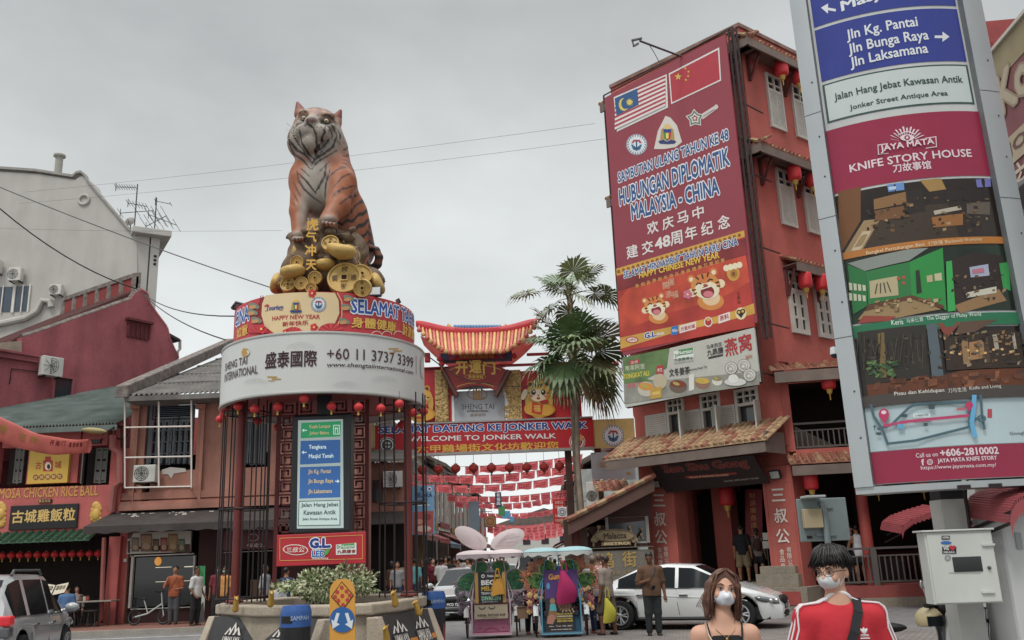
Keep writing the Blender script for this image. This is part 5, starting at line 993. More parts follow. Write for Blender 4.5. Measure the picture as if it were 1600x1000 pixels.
A=Art(LF,.13);A.text('FAMOSA CHICKEN RICE BALL',-12,772.5,156,766.5,15,M('gold_letters','#c28a4a',rough=.4,metal=.2),.03,edge='#6a2a2a',edge_w=.015)
A.build('lettering',rs)
bs=mk('black_sign',rs,M('black_lacquer','#1d1a1b',rough=.3),lambda b:(bx_(b,18,787,127,829,.12,.2),bx_(b,64,780,85,786.5,.12,.18)),bevel=.01)
A=Art(LF,.202)
for i,ch in enumerate('古城雞飯粒'):A.text(ch,24+20*i,808.5-1*i,42+20*i,807.5-1*i,19,'#c9a860',.025)
A.text('第五分店',65.5,783.5,83.5,783,4.6,'#c9a860',.01);A.build('lettering',bs)
for x in(1,150):mk('gilt_ornament',rs,gold_g,lambda b:([b.ell(LF.at(x+4*math.sin(k)*(.4+.6*math.sin(math.pi*(k+.5)/9)),789+30*k/9,.13),(.14,.05,.12),n=8,k=5)for k in range(10)],b.ell(LF.at(x,804,.15),(.15,.08,.2),n=10,k=6),[b.ell(LF.at(x+s*6,804+7*k,.13),(.06,.04,.09),n=6,k=4)for s in(-1,1)for k in(-1,0,1)]),smooth=True)
grt=M('green_roof_tile','#35533f',rough=.5,var=.25)
def tile_eave(b,pl,u0,u1,z0,o0,z1,o1,pitch=.22,r=.07,m=0,m2=None):
 b.obox(pl.pt(u0,z0,o0),pl.d*(u1-u0),pl.pt(u0,z1,o1)-pl.pt(u0,z0,o0),Vector((0,0,.03)),m)
 n=max(2,int((u1-u0)/pitch))
 for k in range(n+1):
  u=u0+(u1-u0)*k/n;seg=5
  for q in range(seg):
   a,e=q/seg,(q+1)/seg+.03;pa,pe=pl.pt(u,z0+(z1-z0)*a,o0+(o1-o0)*a),pl.pt(u,z0+(z1-z0)*e,o0+(o1-o0)*e);b.tube([pa+Vector((0,0,.055)),pe+Vector((0,0,.035))],[r,r*.86],m if m2 is None or(k*k*7+q*13+k*q*5)%11>2 else m2,n=6,cap=True)
mk('tiled_eave',rs,grt,lambda b:tile_eave(b,LF,U(-90),U(160),Zy(80,848),.75,Zy(80,833),.12,.26,.085))
for i in range(12):
 p=LF.at(4+13.6*i,868-.3*i,-.5)
 lb='small dim red lantern inside the restaurant front, '+nth(i,12)
 if i==0:il=small_lantern(p,.125,lb,'lantern row inside the restaurant',.3)
 else:dup(il,p,i,lb)
tbm,stm=M('table_top','#8a857c',rough=.4),M('stool_dark','#2b2624',rough=.6)
def table(x,y,lab,w_=1.3):
 p=P(x,y,28.6);p.y=29.4;t=thing('dining_table',lab,'table',(p.x,29.4,.15),0,'dining tables in the restaurant')
 mk('tabletop',t,tbm,lambda b:b.box((0,0,.74),(w_,.7,.04)),local=True,bevel=.01)
 for a in(-1,1):
  for c in(-1,1):mk('leg',t,stm,lambda b:b.tube([(a*w_*.45,c*.3,0),(a*w_*.45,c*.3,.72)],.02,n=5),local=True)
 return t
table(131,930,'dining table with jars near the restaurant pillar');table(66,932,'dining table further inside behind the silver car',1.2)
def stool(x,lab,Y=29.0,s=1.):
 t=thing('stool',lab,'stool',(P(x,940,Y).x,Y,.15),0,'stools in the restaurant')
 mk('seat',t,stm,lambda b:b.lathe([(0,.46),(.17,.46),(.17,.5),(0,.5)],n=14),local=True)
 for a in range(4):mk('leg',t,stm,lambda b:b.tube([(.12*math.cos(a*1.57+.8),.12*math.sin(a*1.57+.8),.46),(.19*math.cos(a*1.57+.8),.19*math.sin(a*1.57+.8),0)],.018,n=5),local=True)
 return t
stool(137,'dark stool under the restaurant table next to the pillar');stool(147,'dark stool right against the restaurant pillar',28.8);stool(116,'dark stool left of the restaurant table carrying a pale cloth',28.8)
for k,(x,lab,c) in enumerate(((127,'brown sauce jar on the restaurant table','#6a4a3a'),(133,'pale sauce jar on the restaurant table','#a9a49a'),(138,'red sauce jar on the restaurant table','#8a3a30'))):
 t=thing('sauce_jar',lab,'jar',(P(x,928,29.4).x,29.4,.91),0,'jars on the restaurant table');mk('jar_body',t,paint(c),lambda b:b.lathe([(.05,0),(.055,.1),(.04,.14)],n=10),local=True,smooth=True);mk('lid',t,stm,lambda b:b.lathe([(.045,.14),(.045,.17),(0,.175)],n=10),local=True)
ms=thing('menu_stand','open menu on a stand at the restaurant entrance','menu stand',(P(82,930,27.9).x,27.9,.15));mk('stand',ms,rod,lambda b:b.tube([(0,0,0),(0,0,1.05)],.02,n=6),local=True)
mk('menu',ms,[paint('#b5ac98'),paint('#6a5a48')],lambda b:[(b.obox((s*.02,-.05,1.0),(s*.36,0,.06),(0,.22,.28),(0,-.01,.01),0),[b.obox((s*(.06+.1*k),-.02+.06,1.05+.1),(s*.07,0,.012),(0,.08,.1),(0,-.018,.016),1)for k in range(3)])for s in(-1,1)],local=True)
# brown shophouse left of the tower
bs_=thing('corner_shophouse','weathered brown pink shophouse with dark awning behind the tower','shophouse',(U(330),30,0));brm=M('brown_pink_plaster','#a06f60',rough=.92,var=.16,scale=.8,stain=.35,bump=.2,fine=.06);dkw=M('dark_maroon_wall','#3f2624',rough=.8,var=.15)
x_r=557
mk('wall',bs_,brm,lambda b:(bx_(b,196,612,232,790,-.3,0),bx_(b,302,612,384,790,-.3,0),bx_(b,416,612,470,790,-.3,0),bx_(b,505,612,x_r,790,-.3,0),bx_(b,232,726,505,790,-.3,-.003),bx_(b,232,612,505,632,-.3,-.003),b.obox((U(x_r)-.3,30.001,0),(.3,0,0),(0,3,0),(0,0,Zy(500,612))),bx_(b,192,840,203,985,-.3,.05)))
for xp in(214,316,376,440,540):mk('pilaster',bs_,brm,lambda b:(bx_(b,xp-6,640,xp+6,785,.002,.12),bx_(b,xp-8,632,xp+8,640,.002,.18)))
mk('cornice',bs_,brm,lambda b:(bx_(b,192,778,x_r+3,785,.003,.2),bx_(b,192,785,x_r+3,790,.003,.3),bx_(b,192,768,x_r+3,771,.003,.1)))
mk('shopfront_wall',bs_,dkw,lambda b:(bx_(b,303,790,372,985,-.3,-.05),bx_(b,203,950,303,985,-.3,-.06),bx_(b,203,790,303,828,-.3,-.06),bx_(b,436,790,x_r,985,-.3,-.05),bx_(b,372,790,436,812,-.3,-.05)))
rfp=[P(186,618,29.0),P(x_r+10,603,29.0)];zE=rfp[0].z;sl=ray(350,540);Yr=P(202,600,29.2).x/sl.x;rr3=P(350,540,Yr)
gtr=M('grey_tile_roof','#6f6c68',rough=.9,var=.25,scale=1.5,fine=.2,stain=.3)
xl3,xr3=P(196,610,29).x,U(x_r)+.2
def gt_roof(b):
 corr(b,(xl3,29.0,zE),(xr3,29.0,zE),(xl3,Yr,rr3.z-.4),(xr3,Yr,rr3.z-.4),46,.045)
 b.obox((xl3,29.0,zE-.2),(xr3-xl3,0,0),(0,.06,0),(0,0,.16));b.obox((xl3,29.06,zE-.2),(xr3-xl3,0,0),(0,1,0),(0,0,.02))
 for k in range(1,5):q=k/5;b.obox((xl3,29+(Yr-29)*q,zE+(rr3.z-.4-zE)*q+.02),(xr3-xl3,0,0),(0,.12,.04),(0,0,.05))
mk('roof',bs_,gtr,gt_roof)
mk('parapet',bs_,cop,lambda b:b.obox((xl3-.3,28.9,zE-.1),(.42,0,0),(0,Yr-28.9,rr3.z-zE),(0,0,.42)),bevel=.04)
mk('ridge',bs_,cop,lambda b:b.tube([(xl3,Yr,rr3.z-.3),(xr3,Yr,rr3.z-.3)],.16,n=8))
for x0,x1 in((233,301),(385,415),(471,504)):
 wi=mk('window',bs_,M('old_blue_frame','#4b535a',rough=.7),lambda b:(bx_(b,x0,632,x0+2,726,-.1,.02),bx_(b,x1-2,632,x1,726,-.1,.02),bx_(b,x0,652,x1,655,-.1,.02),bx_(b,(x0+x1)/2-1,655,(x0+x1)/2+1,726,-.1,.02),[bx_(b,x0+2,633+3*k,x1-2,634.6+3*k,-.1,-.02)for k in range(6)]))
 mk('pane',wi,glass_dark(),lambda b:bx_(b,x0+1,632,x1-1,726,-.25,-.15));mk('bars',wi,alu,lambda b:([bx_(b,x0+3+k*((x1-x0-6)/7),657,x0+3.5+k*((x1-x0-6)/7),724,.0,.03)for k in range(8)],[bx_(b,x0+2,y,x1-2,y+.8,.0,.02)for y in(672,690,708)]))
aw=M('dark_canvas','#423c3a',rough=.9,var=.2,stain=.2)
def awn(b):
 a0,a1=LF.px(164,832),LF.px(358,826);zt_,zb_=Zy(260,797),Zy(260,822)
 b.grid(lambda i,j:LF.pt(a0[0]+(U(x_r-2)-a0[0])*i+.25*(1-i)*(1-j),zt_+(zb_-zt_)*j+.05*math.sin(i*37)*j*(1-j),.02+1.5*j),60,6);b.grid(lambda i,j:LF.pt(a0[0]+(U(x_r-2)-a0[0])*i,zb_-.22*j-.02*math.sin(i*90)*j,1.52),80,1)
 b.grid(lambda i,j:LF.pt(a0[0]+.25*(1-i),zt_+(zb_-zt_)*i-.2*j*i,.02+1.5*i),4,1)
aw_o=mk('awning',bs_,aw,awn)
mk('worn_paint',aw_o,paint('#c2beb6'),lambda b:[b.obox(LF.pt(U(x),Zy(260,797)-.4*f-.0,.02+1.5*f*.73),LF.d*w_,LF.n*.05+Vector((0,0,-.017)),(0,0,.012))for x,f,w_ in[(random.uniform(180,340),random.uniform(.2,.5),random.uniform(.03,.16))for _ in range(26)]])
sf=mk('shop_window',bs_,M('white_alu_frame','#b9b6b0',rough=.5),lambda b:(bx_(b,204,868,206,950,-.1,.03),bx_(b,301,868,303,950,-.1,.03),bx_(b,204,949,303,951.5,-.1,.03),bx_(b,204,866,303,868,-.1,.03)))
mk('pane',sf,glass_dark('shop_glass','#191c1d'),lambda b:bx_(b,206,868,301,949,-.12,-.08))
mk('shelf_light',sf,M('tube_light','#d9cfb6',emit=.6),lambda b:(bx_(b,242,885.5,267,887.3,-.07,-.05),bx_(b,287,884.5,301,886.3,-.07,-.05),bx_(b,242,907.5,300,909,-.07,-.05)));mk('lamp',sf,M('warm_lamp','#c98a3a',emit=.5),lambda b:b.ell(LF.at(247,877,-.06),(.12,.04,.14),n=10,k=6))
pb=mk('picture_board',bs_,M('board_white','#a9a39a',rough=.5,var=.06),lambda b:bx_(b,200,829,301,866,.0,.12),bevel=.01)
A=Art(LF,.122);A.qpx((202,855),(240,862),(299,850),(299,865),'#4a2a26');A.qpx((202,831),(212,831),(206,842),(202,842),'#5a3230');A.qpx((202,846),(206,844),(206,864),(202,864),'#4a2a26')
for x,w_,h,c,c2 in((208,12,22,'#5f5148','#83705c'),(222,18,28,'#6a4f3c','#927458'),(241,10,20,'#4a3f30','#6f4a34'),(253,11,22,'#6e3430','#9a5a4c'),(265,15,28,'#7a5a3a','#97794f'),(281,10,20,'#4c5a44','#6c7a5c')):A.rect(x,862-h,x+w_,862,c);A.rect(x+1.5,862-h+3,x+w_-1.5,862-h*.45,c2);A.ell(x+w_/2,862-h*.3,w_*.36,h*.18,'#a08468')
A.build('picture',pb)
mk('meter_box',bs_,paint('#a9a6a0'),lambda b:bx_(b,196,873,201,878,.05,.15))
sg=mk('shop_sign',bs_,M('maroon_sign','#5a1f26',rough=.5),lambda b:bx_(b,351,822,437,860,-.05,.16));A=Art(LF,.162);A.rect(351,822,437,830,'#2a2022');A.text('SANTAN AVOCHADO',362,826,436,825,5.6,'#d5d0cc',.02);A.ring(398,840,8,6,1,'#b9a8a0');A.text('CENDOL',389,852,415,852,5,'#c9b8b0',.02);A.build('lettering',sg)
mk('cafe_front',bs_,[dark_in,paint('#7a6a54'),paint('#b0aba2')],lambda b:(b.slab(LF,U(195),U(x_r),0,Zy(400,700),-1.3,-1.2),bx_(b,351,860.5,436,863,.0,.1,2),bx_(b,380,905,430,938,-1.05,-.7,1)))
ac_unit(LF,235,742,.72,.56,'white air conditioner caged on the brown pink upper wall',.2)
mk('peeling_patch',bs_,paint('#b5b0a8'),lambda b:b.prism(pxpoly(LF,[(253,734),(266,730),(290,732),(291,737),(272,740),(268,748),(263,741),(254,741)]),LF.pt(0,0,.003),LF.d,(0,0,1),LF.n*.015))
cg=thing('balcony_cage','white painted pipe cage in front of the brown pink upper window','cage',tuple(LF.at(247,762,.4)))
def cage(b):
 for o in(.02,.75):
  for x in(195,248,299):b.tube([LF.at(x,762,o),LF.at(x,620,o)]if o>.5 else[LF.at(x,762,o),LF.at(x,700,o)],.03,n=5)
  for y in((621,668,715,762)if o>.5 else(762,)):b.tube([LF.at(195,y,o),LF.at(299,y-2,o)],.03,n=5)
 for x in(195,299):
  for y in(621,762):b.tube([LF.at(x,y,.02),LF.at(x,y,.75)],.03,n=5)
mk('frame',cg,M('cage_white','#c6bdb4',rough=.6),cage)
dpm=M('downpipe_salmon','#9c5a54',rough=.7,stain=.2)
t=thing('downpipe','salmon painted downpipe between the restaurant and the brown shophouse','pipe',tuple(LF.at(180,970,.2)));mk('pipe',t,dpm,lambda b:b.tube([LF.at(176,680,.25),LF.at(176,700,.25),LF.at(187,708,.25),LF.at(187,754,.25),LF.at(179,760,.25),LF.at(174,800,.25)],.12,n=8),smooth=True)
t=thing('downpipe','thin red drainpipe at the restaurant corner pillar','pipe',tuple(LF.at(157,970,.2)));mk('pipe',t,dpm,lambda b:b.tube([LF.at(163,840,.3),LF.at(158,968,.3),LF.at(152,974,.5)],.07,n=8),smooth=True)
lo=thing('low_building','low pinkish building with a dark tin roof right of the tower lattice','building',tuple(P(600,900,36)));lq=Plane((0,36),(1,.12))
mk('wall',lo,brm,lambda b:(lambda a,c:b.slab(lq,a[0],c[0],0,c[1],-6,0))(lq.px(556,900),lq.px(640,722)));mk('roof',lo,gtr,lambda b:(lambda a,c:b.obox(lq.pt(a[0]-.2,c[1],.5),lq.d*(c[0]-a[0]+.4),-lq.n*4+Vector((0,0,1)),(0,0,.1)))(lq.px(556,900),lq.px(640,722)));mk('awning',lo,aw,lambda b:(lambda a,c:b.obox(lq.pt(a[0],c[1],.02),lq.d*(c[0]-a[0]),lq.n*1.3+Vector((0,0,-.5)),(0,0,.04)))(lq.px(560,900),lq.px(638,800)));mk('shopfront',lo,dark_in,lambda b:(lambda a,c:b.slab(lq,a[0],c[0],.15,c[1],.002,.03))(lq.px(566,900),lq.px(634,815)));mk('window',lo,glass_dark(),lambda b:(lambda a,c:b.slab(lq,a[0],c[0],a[1],c[1],.002,.05))(lq.px(582,785),lq.px(598,750)))
ac_unit(lq,614,750,.75,.62,'white air conditioner on the low pinkish wall right of the tower',.1)
t=thing('street_lamp','old cobra street lamp on a bracket over the restaurant roof corner','street lamp',tuple(LF.at(190,690,.1)))
mk('bracket',t,rod,lambda b:(b.tube([LF.at(190,700,.05),LF.at(190,668,.2),LF.at(184,664,.5),LF.at(178,668,.8),LF.at(160,678,1.4)],.035,n=6),b.torus(LF.at(190,676,.1),.22,.02,n=16,k=4)))
mk('lamp_head',t,M('lamp_head','#8a7d52',rough=.5),lambda b:b.ell(LF.at(147,673,1.6),(.42,.14,.1),n=14,k=8,R=Matrix.Rotation(.12,3,'Y')),smooth=True)
cc=thing('security_camera','small dark security camera below the street lamp bracket','camera',tuple(LF.at(150,690,.2)));mk('housing',cc,rod,lambda b:(b.box(LF.at(150,690,.5),(.34,.14,.13)),b.tube([LF.at(152,690,.5),LF.at(160,686,0)],.025,n=5)))
t=thing('festoon_cloth','rolled red cloth with printed characters hanging in front of the restaurant windows','festoon',tuple(P(60,675,26)))
fa,fb=P(-30,655,24.5),P(139,697,28.8)
def festoon(b):b.grid(lambda i,j:fa.lerp(fb,i)+Vector((0,.36*(1-.45*i)*math.cos(2*math.pi*j),.36*(1-.42*i)*math.sin(2*math.pi*j)))*(1+.05*math.sin(17*i+3*math.sin(6.28*j)))-Vector((0,0,.28*math.sin(math.pi*i))),48,18,closed=False)
fo=mk('cloth',t,M('festoon_red','#cb6a60',rough=.7,var=.18,scale=1.6),festoon,smooth=True)
class FS:
 def pt(s,u,z,off=0):i=u;a=z;r=.36*(1-.43*i)*(1.05)+off;return fa.lerp(fb,i)+Vector((0,-r*math.cos(a),r*math.sin(a)))-Vector((0,0,.28*math.sin(math.pi*i)))
A=Art(FS(),.03,.006,uv=True);A.text('开 运 门',.66,.25,.8,.25,.55,'#7a2024',.02);A.text('喜 迎 新 春',.84,.1,.97,.1,.55,'#7a2024',.02);A.text('福  寿',.1,.2,.28,.2,.7,'#a8863c',.01);A.text('吉 祥',.38,.2,.55,.2,.7,'#a8863c',.01);A.build('print',fo)
wire_m=M('wire_black','#26282a',rough=.7);wire_g=M('wire_grey','#5a5d5e',rough=.7)
def wire(lab,pts,r,m=None,sag=0.):
 q=[P(*p)for p in pts];t=thing('overhead_wire',lab,'wire',tuple(q[0]))
 o=[]
 for a,e in zip(q,q[1:]):o+=[a.lerp(e,k/10)-Vector((0,0,sag*4*(k/10)*(1-k/10)))for k in range(10)]
 mk('cable',t,m or wire_m,lambda b:b.tube(o+[q[-1]],r,n=5))
wire('upper black wire running from the left edge to the magenta ridge',[(-30,300,26),(215,452,31)],.022,sag=.4);wire('black wire from the magenta ridge to the red ring of the tower',[(222,458,33.5),(371,494,17.3)],.015,sag=.25)
wire('second black wire from the magenta ridge sagging behind the white ring',[(224,460,33.5),(352,531,20)],.016,sag=.2);wire('grey twin wire crossing the white building towards the tiger',[(-30,280,24),(425,450,24)],.016,wire_g,.1)
wire('highest thin grey wire across the sky towards the big billboard',[(40,300,44),(930,193,30)],.006,wire_g,.15);wire('second thin grey wire across the sky just below the highest one',[(30,318,44),(945,217,31)],.006,wire_g,.2)
wire('faint grey wire level with the antenna feet',[(-20,356,44),(440,360,40)],.006,wire_g,.1);wire('thin black wire over the gate roof to the scroll sign',[(655,545,19),(760,598,36.5),(880,590,35)],.015,sag=.25)
# the red corner building on the right
C0=P(1247,850,27);FP=Plane(C0,(.72,-.694));FPi=lambda x,y,o=0:FP.px(x,y,o)
SPp=Plane(C0,(.79,.61));VP=Plane(C0,(.985,-.17))
rw=M('terracotta_red_wall','#b05c52',rough=.9,var=.12,scale=.7,stain=.22,bump=.15,fine=.05);trim_b=M('grey_brown_fascia','#6d6058',rough=.8,var=.15);granite=M('granite','#837a6c',rough=.8,var=.15,fine=.25,bump=.2)
rb=thing('corner_building','tall terracotta red corner shop building with tiled eaves and white shutters','building',(C0.x,C0.y,0))
uL=FP.px(1002,800)[0];zP=SPp.px(1180,30)[1]if False else FP.px(1168,36)[1];ZF=lambda x,y,o=0:FP.px(x,y,o)[1];ZS=lambda x,y:SPp.px(x,y)[1]
z2f=ZF(1228,700);zfl=.72
W2=[(1044,1069),(1098,1126),(1153,1187)]
def front_wall(b):
 zA,zB=ZF(1110,690),ZF(1110,612)
 b.slab(FP,uL,0,zB,zP,-.35,0);b.slab(FP,uL,0,z2f-.5,zA,-.35,0)
 us=[uL]+[FP.px(x,650)[0]for w_ in W2 for x in w_]+[0]
 for k in range(0,8,2):b.slab(FP,us[k],us[k+1],zA,zB,-.35,0)
mk('wall',rb,rw,front_wall)
SL=9.0
mk('side_wall',rb,rw,lambda b:(b.slab(SPp,0.003,SL,ZS(1222,565),zP,-.35,0),b.slab(FP,uL,uL+.3,0,zP-.003,-9,-.353),b.slab(FP,uL+.3,-.3,0,zP-1,-9,-8.7)))
mk('parapet_cap',rb,M('stained_coping','#7a625a',rough=1,var=.3,fine=.2),lambda b:(b.slab(FP,uL,.06,zP+.003,zP+.14,-.42,.08),b.slab(SPp,-.05,SL,zP+.002,zP+.139,-.42,.08)))
terr=M('terracotta_tile','#8a5a48',rough=.85,var=.3,scale=5,fine=.15);terr2=M('lichen_tile','#9c8062',rough=.9,var=.3,scale=4)
def eave(pl,u0,u1,z,out,rise,up0=0.,plane_label=None,br=()):
 o=mk('eave',rb,[terr,terr2],lambda b:tile_eave(b,pl,u0,u1,z,out,z+rise,.02,.2,.07,0,1))
 mk('fascia',o,trim_b,lambda b:(b.slab(pl,u0,u1,z-.3,z-.02,out-.06,out+.01),b.slab(pl,u0,u1,z-.05,z-.02,.02,out-.061)))
 for u in br:mk('bracket',o,M('dark_red_bracket','#5e3230',rough=.8),lambda b:(b.slab(pl,u-.05,u+.05,z-.12,z-.04,.003,out-.1),b.slab(pl,u-.05,u+.05,z-1.0,z-.12,.003,.1),b.tube([pl.pt(u,z-.95,.08),pl.pt(u,z-.15,out-.2)],.05,n=4)))
 return o
ov=.75
z1=SPp.px(1215,80,ov)[1];zz2=SPp.px(1235,241,ov)[1]
for z,su in((z1,0),(zz2,0)):
 eave(SPp,-ov*.9,SL,z,ov,.42,br=(.25,2.2,4.2));eave(FP,uL,ov*.9,z,ov,.42,br=(uL+.4,-.3))
z3=SPp.px(1258,411,.6)[1];u3=SPp.px(1226,430)[0];eave(SPp,u3-.1,u3+3.6,z3,.6,.28,br=(u3,u3+1.55,u3+3.1))
def qwin(q,style,parent=rb):
 us=[SPp.px(*p)for p in q];u0,u1=(us[0][0]+us[3][0])/2,(us[1][0]+us[2][0])/2;zt,z0=(us[0][1]+us[1][1])/2,(us[2][1]+us[3][1])/2;h=zt-z0;w_=u1-u0
 wi=mk('window',parent,shut_w,lambda b:(b.slab(SPp,u0,u0+.08,z0,zt,.003,.09),b.slab(SPp,u1-.08,u1,z0,zt,.003,.09),b.slab(SPp,u0+.08,u1-.08,zt-.08,zt,.003,.09),b.slab(SPp,u0+.08,u1-.08,z0,z0+.07,.003,.09),b.slab(SPp,u0+.08,u1-.08,zt-h*.33,zt-h*.33+.1,.003,.09),b.slab(SPp,(u0+u1)/2-.03,(u0+u1)/2+.03,zt-h*.33+.1,zt-.08,.003,.085),b.slab(SPp,u0+.08,u1-.08,zt-h*.2,zt-h*.2+.05,.003,.08)))
 mk('pane',wi,glass_dark('window_dark','#241f1f'),lambda b:b.slab(SPp,u0+.08,u1-.08,z0+.07,zt-.08,.002,.02))
 for a,e in((u0+.08,(u0+u1)/2-.01),((u0+u1)/2+.01,u1-.08)):
  if style=='louvre':mk('shutter',wi,shut_w,lambda b:louvre(b,SPp,a,e,z0+.07,zt-h*.33,.03,16))
  else:mk('shutter',wi,shut_w,lambda b:([b.slab(SPp,x,x+.1,z0+.07,zt-h*.33,.03,.075)for x in(a,e-.1)],[b.slab(SPp,a+.1,e-.1,z0+.07+(h*.6)*k/3,z0+.07+(h*.6)*k/3+.09,.03,.075)for k in range(4)]))
qwin([(1194,115),(1217,124),(1227,207),(1203,199)],'louvre');qwin([(1234,132),(1258,141),(1266,223),(1243,214)],'louvre')
qwin([(1211,263),(1234,271),(1244,358),(1219,350)],'louvre');qwin([(1252,277),(1275,285),(1285,371),(1260,362)],'louvre')
qwin([(1228,424),(1253,429),(1262,525),(1235,519)],'glass');qwin([(1269,435),(1291,440),(1303,532),(1277,526)],'glass')
for k,(x0,x1) in enumerate(W2):
 u0,u1=FP.px(x0,650)[0],FP.px(x1,650)[0];z0,zt=ZF((x0+x1)/2,(690,685,678)[k]),ZF((x0+x1)/2,(621,614,606)[k]);zm=z0+(zt-z0)*.62
 wi=mk('window',rb,shut_w,lambda b:([b.slab(FP,a,a+.09,z0,zt,-.1,.06)for a in(u0-.04,u1-.05)],[b.slab(FP,u0+.05,u1-.05,z,z+.09,-.1,.06)for z in(zm,zt-.09)],[b.slab(FP,u0+(u1-u0)*f,u0+(u1-u0)*f+.05,zm+.09,zt-.09,-.08,.04)for f in(.33,.64)],b.slab(FP,u0+.05,u1-.05,(zm+zt)/2,(zm+zt)/2+.05,-.08,.038)))
 mk('pane',wi,glass_dark('grey_glass','#4b5254'),lambda b:b.slab(FP,u0,u1,z0-.2,zt,-.3,-.2))
 mk('shutter',wi,shut_w,lambda b:louvre(b,FP,u0-.92,u0-.06,z0-.05,zm+.1,.02,14));mk('shutter',wi,shut_w,lambda b:b.obox(FP.pt(u1+.02,z0-.05,.02),FP.n*.55+FP.d*.12,FP.d*.05,(0,0,zm-z0+.1)))
 mk('sill',wi,rw,lambda b:b.slab(FP,u0-.1,u1+.1,z0-.2,z0-.05,.003,.12))
ea=FP.px(1232,684,1.5);eb=FP.px(988,714,1.5);zE1=(ea[1]+eb[1])/2;zE2=ZF(1130,692)
aw1=mk('awning',rb,[terr,terr2],lambda b:(tile_eave(b,FP,uL-.25,.15,zE1,1.5,zE1+.75,.02,.21,.075,1,0)))
mk('fascia',aw1,trim_b,lambda b:(b.slab(FP,uL-.2,.1,zE1-.32,zE1-.03,1.4,1.47),b.slab(FP,.04,.1,zE1-.32,zE1+.3,.3,1.39),b.slab(FP,uL-.2,.1,zE1-.06,zE1-.04,.02,1.39)))
mk('beam',rb,dkw,lambda b:b.slab(FP,uL,0,ZF(1110,762),z2f-.5,-.35,-.003))
s0,s1=FP.px(1034,740,.5)[0],FP.px(1196,740,.5)[0];zs0,zs1=ZF(1110,763,.4),ZF(1110,718,1.2)
class Tilt:
 def pt(s,u,z,off=0):return FP.pt(u,z,.35+(z-zs0)/(zs1-zs0)*.75+off)
 def px(s,x,y):
  o,e1,e2=s.pt(0,zs0),s.pt(1,zs0)-s.pt(0,zs0),s.pt(0,zs1)-s.pt(0,zs0);n=e1.cross(e2);r=ray(x,y);t=(o-O3).dot(n)/r.dot(n);p=O3+r*t-o;return p.dot(FP.d),zs0+p.z
TS=Tilt()
sg=mk('shop_sign',rb,M('black_brown_sign','#2b1f1f',rough=.5),lambda b:b.obox(TS.pt(s0,zs0),FP.d*(s1-s0),TS.pt(0,zs1)-TS.pt(0,zs0),FP.n*-.08))
A=Art(TS,.01);A.text('San Shu Gong',1038,735,1168,724,16,'#6f2426',.03,edge='#a8705f',edge_w=.02)
A.qpx((1070,747),(1152,741),(1150,738),(1072,744),'#8d3a30');A.qpx((1075,748),(1140,743.5),(1140,739.5),(1075,743.5),'#8d3a30');A.text('House of Authentic Souvenirs',1078,745.8,1138,741.5,3.2,'#c9a890',.02);A.text('LOCAL SPECIALITY SHOP',1132,752,1186,747,2.4,'#b0a49a',.01);A.build('lettering',sg)
def pillar(x0,x1,ytop,lab):
 u0,u1=FP.px(x0,800)[0],FP.px(x1,800)[0];zt=ZF((x0+x1)/2,ytop)
 p=mk('pillar',rb,rw,lambda b:(b.slab(FP,u0,u1,zfl-.3,zt,-.6,.12),b.slab(FP,u0+.06,u0+.1,zfl+.1,zt-.5,.12,.135),b.slab(FP,u1-.1,u1-.06,zfl+.1,zt-.5,.12,.135),b.slab(FP,u0+.06,u1-.06,zt-.5,zt-.46,.12,.135)));return p
p1_=pillar(1012,1058,742,'');A=Art(FP,.14);wh='#cfc3b8'
for ch,x,y in(('三',1033.5,782),('叔',1035,811),('公',1037,839)):A.text(ch,x-9,y,x+9,y,21 if ch!='三' else 18,wh,.02)
for i,ch in enumerate('食品廠'):A.text(ch,1031.5+.7*i,859+9.5*i,1038+.7*i,859+9.5*i,8,wh,.01)
for i,ch in enumerate('有限公司'):A.text(ch,1041+.7*i,857.5+8.6*i,1047.5+.7*i,857.5+8.6*i,7.6,wh,.01)
A.build('lettering',p1_)
p2_=pillar(1199,1247,728,'');A=Art(FP,.14)
for ch,x,y in(('三',1219.5,774),('叔',1223.5,806),('公',1227,838)):A.text(ch,x-10,y,x+10,y-1,22 if ch!='三' else 19,wh,.02)
for i,ch in enumerate('食品廠'):A.text(ch,1222+1*i,862.5+11*i,1229+1*i,862+11*i,9.5,wh,.01)
for i,ch in enumerate('有限公司'):A.text(ch,1233+1*i,859+9.6*i,1240+1*i,858.5+9.6*i,8.6,wh,.01)
A.build('lettering',p2_)
u0p,u1p=FP.px(1190,900)[0],FP.px(1256,900)[0]
mk('plinth',rb,[granite,M('red_panel','#96413c',rough=.7)],lambda b:(b.slab(FP,u0p-.15,u1p+.3,0,.62,-.6,.5),b.slab(FP,u0p+.05,u1p+.1,.12,.5,.5,.52,1),b.slab(FP,u0p,u1p,.62,.98,-.6,.35),b.slab(FP,u0p+.12,u1p-.1,.98,1.2,-.5,.28)),bevel=.03)
mk('platform',rb,granite,lambda b:(b.slab(FP,uL,u0p-.16,0,zfl,-6,.0),b.slab(FP,uL,u0p-.16,0,zfl*.66,.002,.35),b.slab(FP,uL,u0p-.16,0,zfl*.33,.351,.7)))
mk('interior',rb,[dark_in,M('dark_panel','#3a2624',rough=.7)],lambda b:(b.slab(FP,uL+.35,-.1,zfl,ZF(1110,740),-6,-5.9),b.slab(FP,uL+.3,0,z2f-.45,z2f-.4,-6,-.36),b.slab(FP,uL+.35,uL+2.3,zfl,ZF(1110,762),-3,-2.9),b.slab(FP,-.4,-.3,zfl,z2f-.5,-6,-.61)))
t=mk('inner_pillar',rb,rw,lambda b:(lambda a,c:b.slab(FP,a,c,zfl,z2f-.46,-2.4,-1.9))(FP.px(1116,800,-2)[0],FP.px(1143,800,-2)[0]))
A=Art(FP,-1.89)
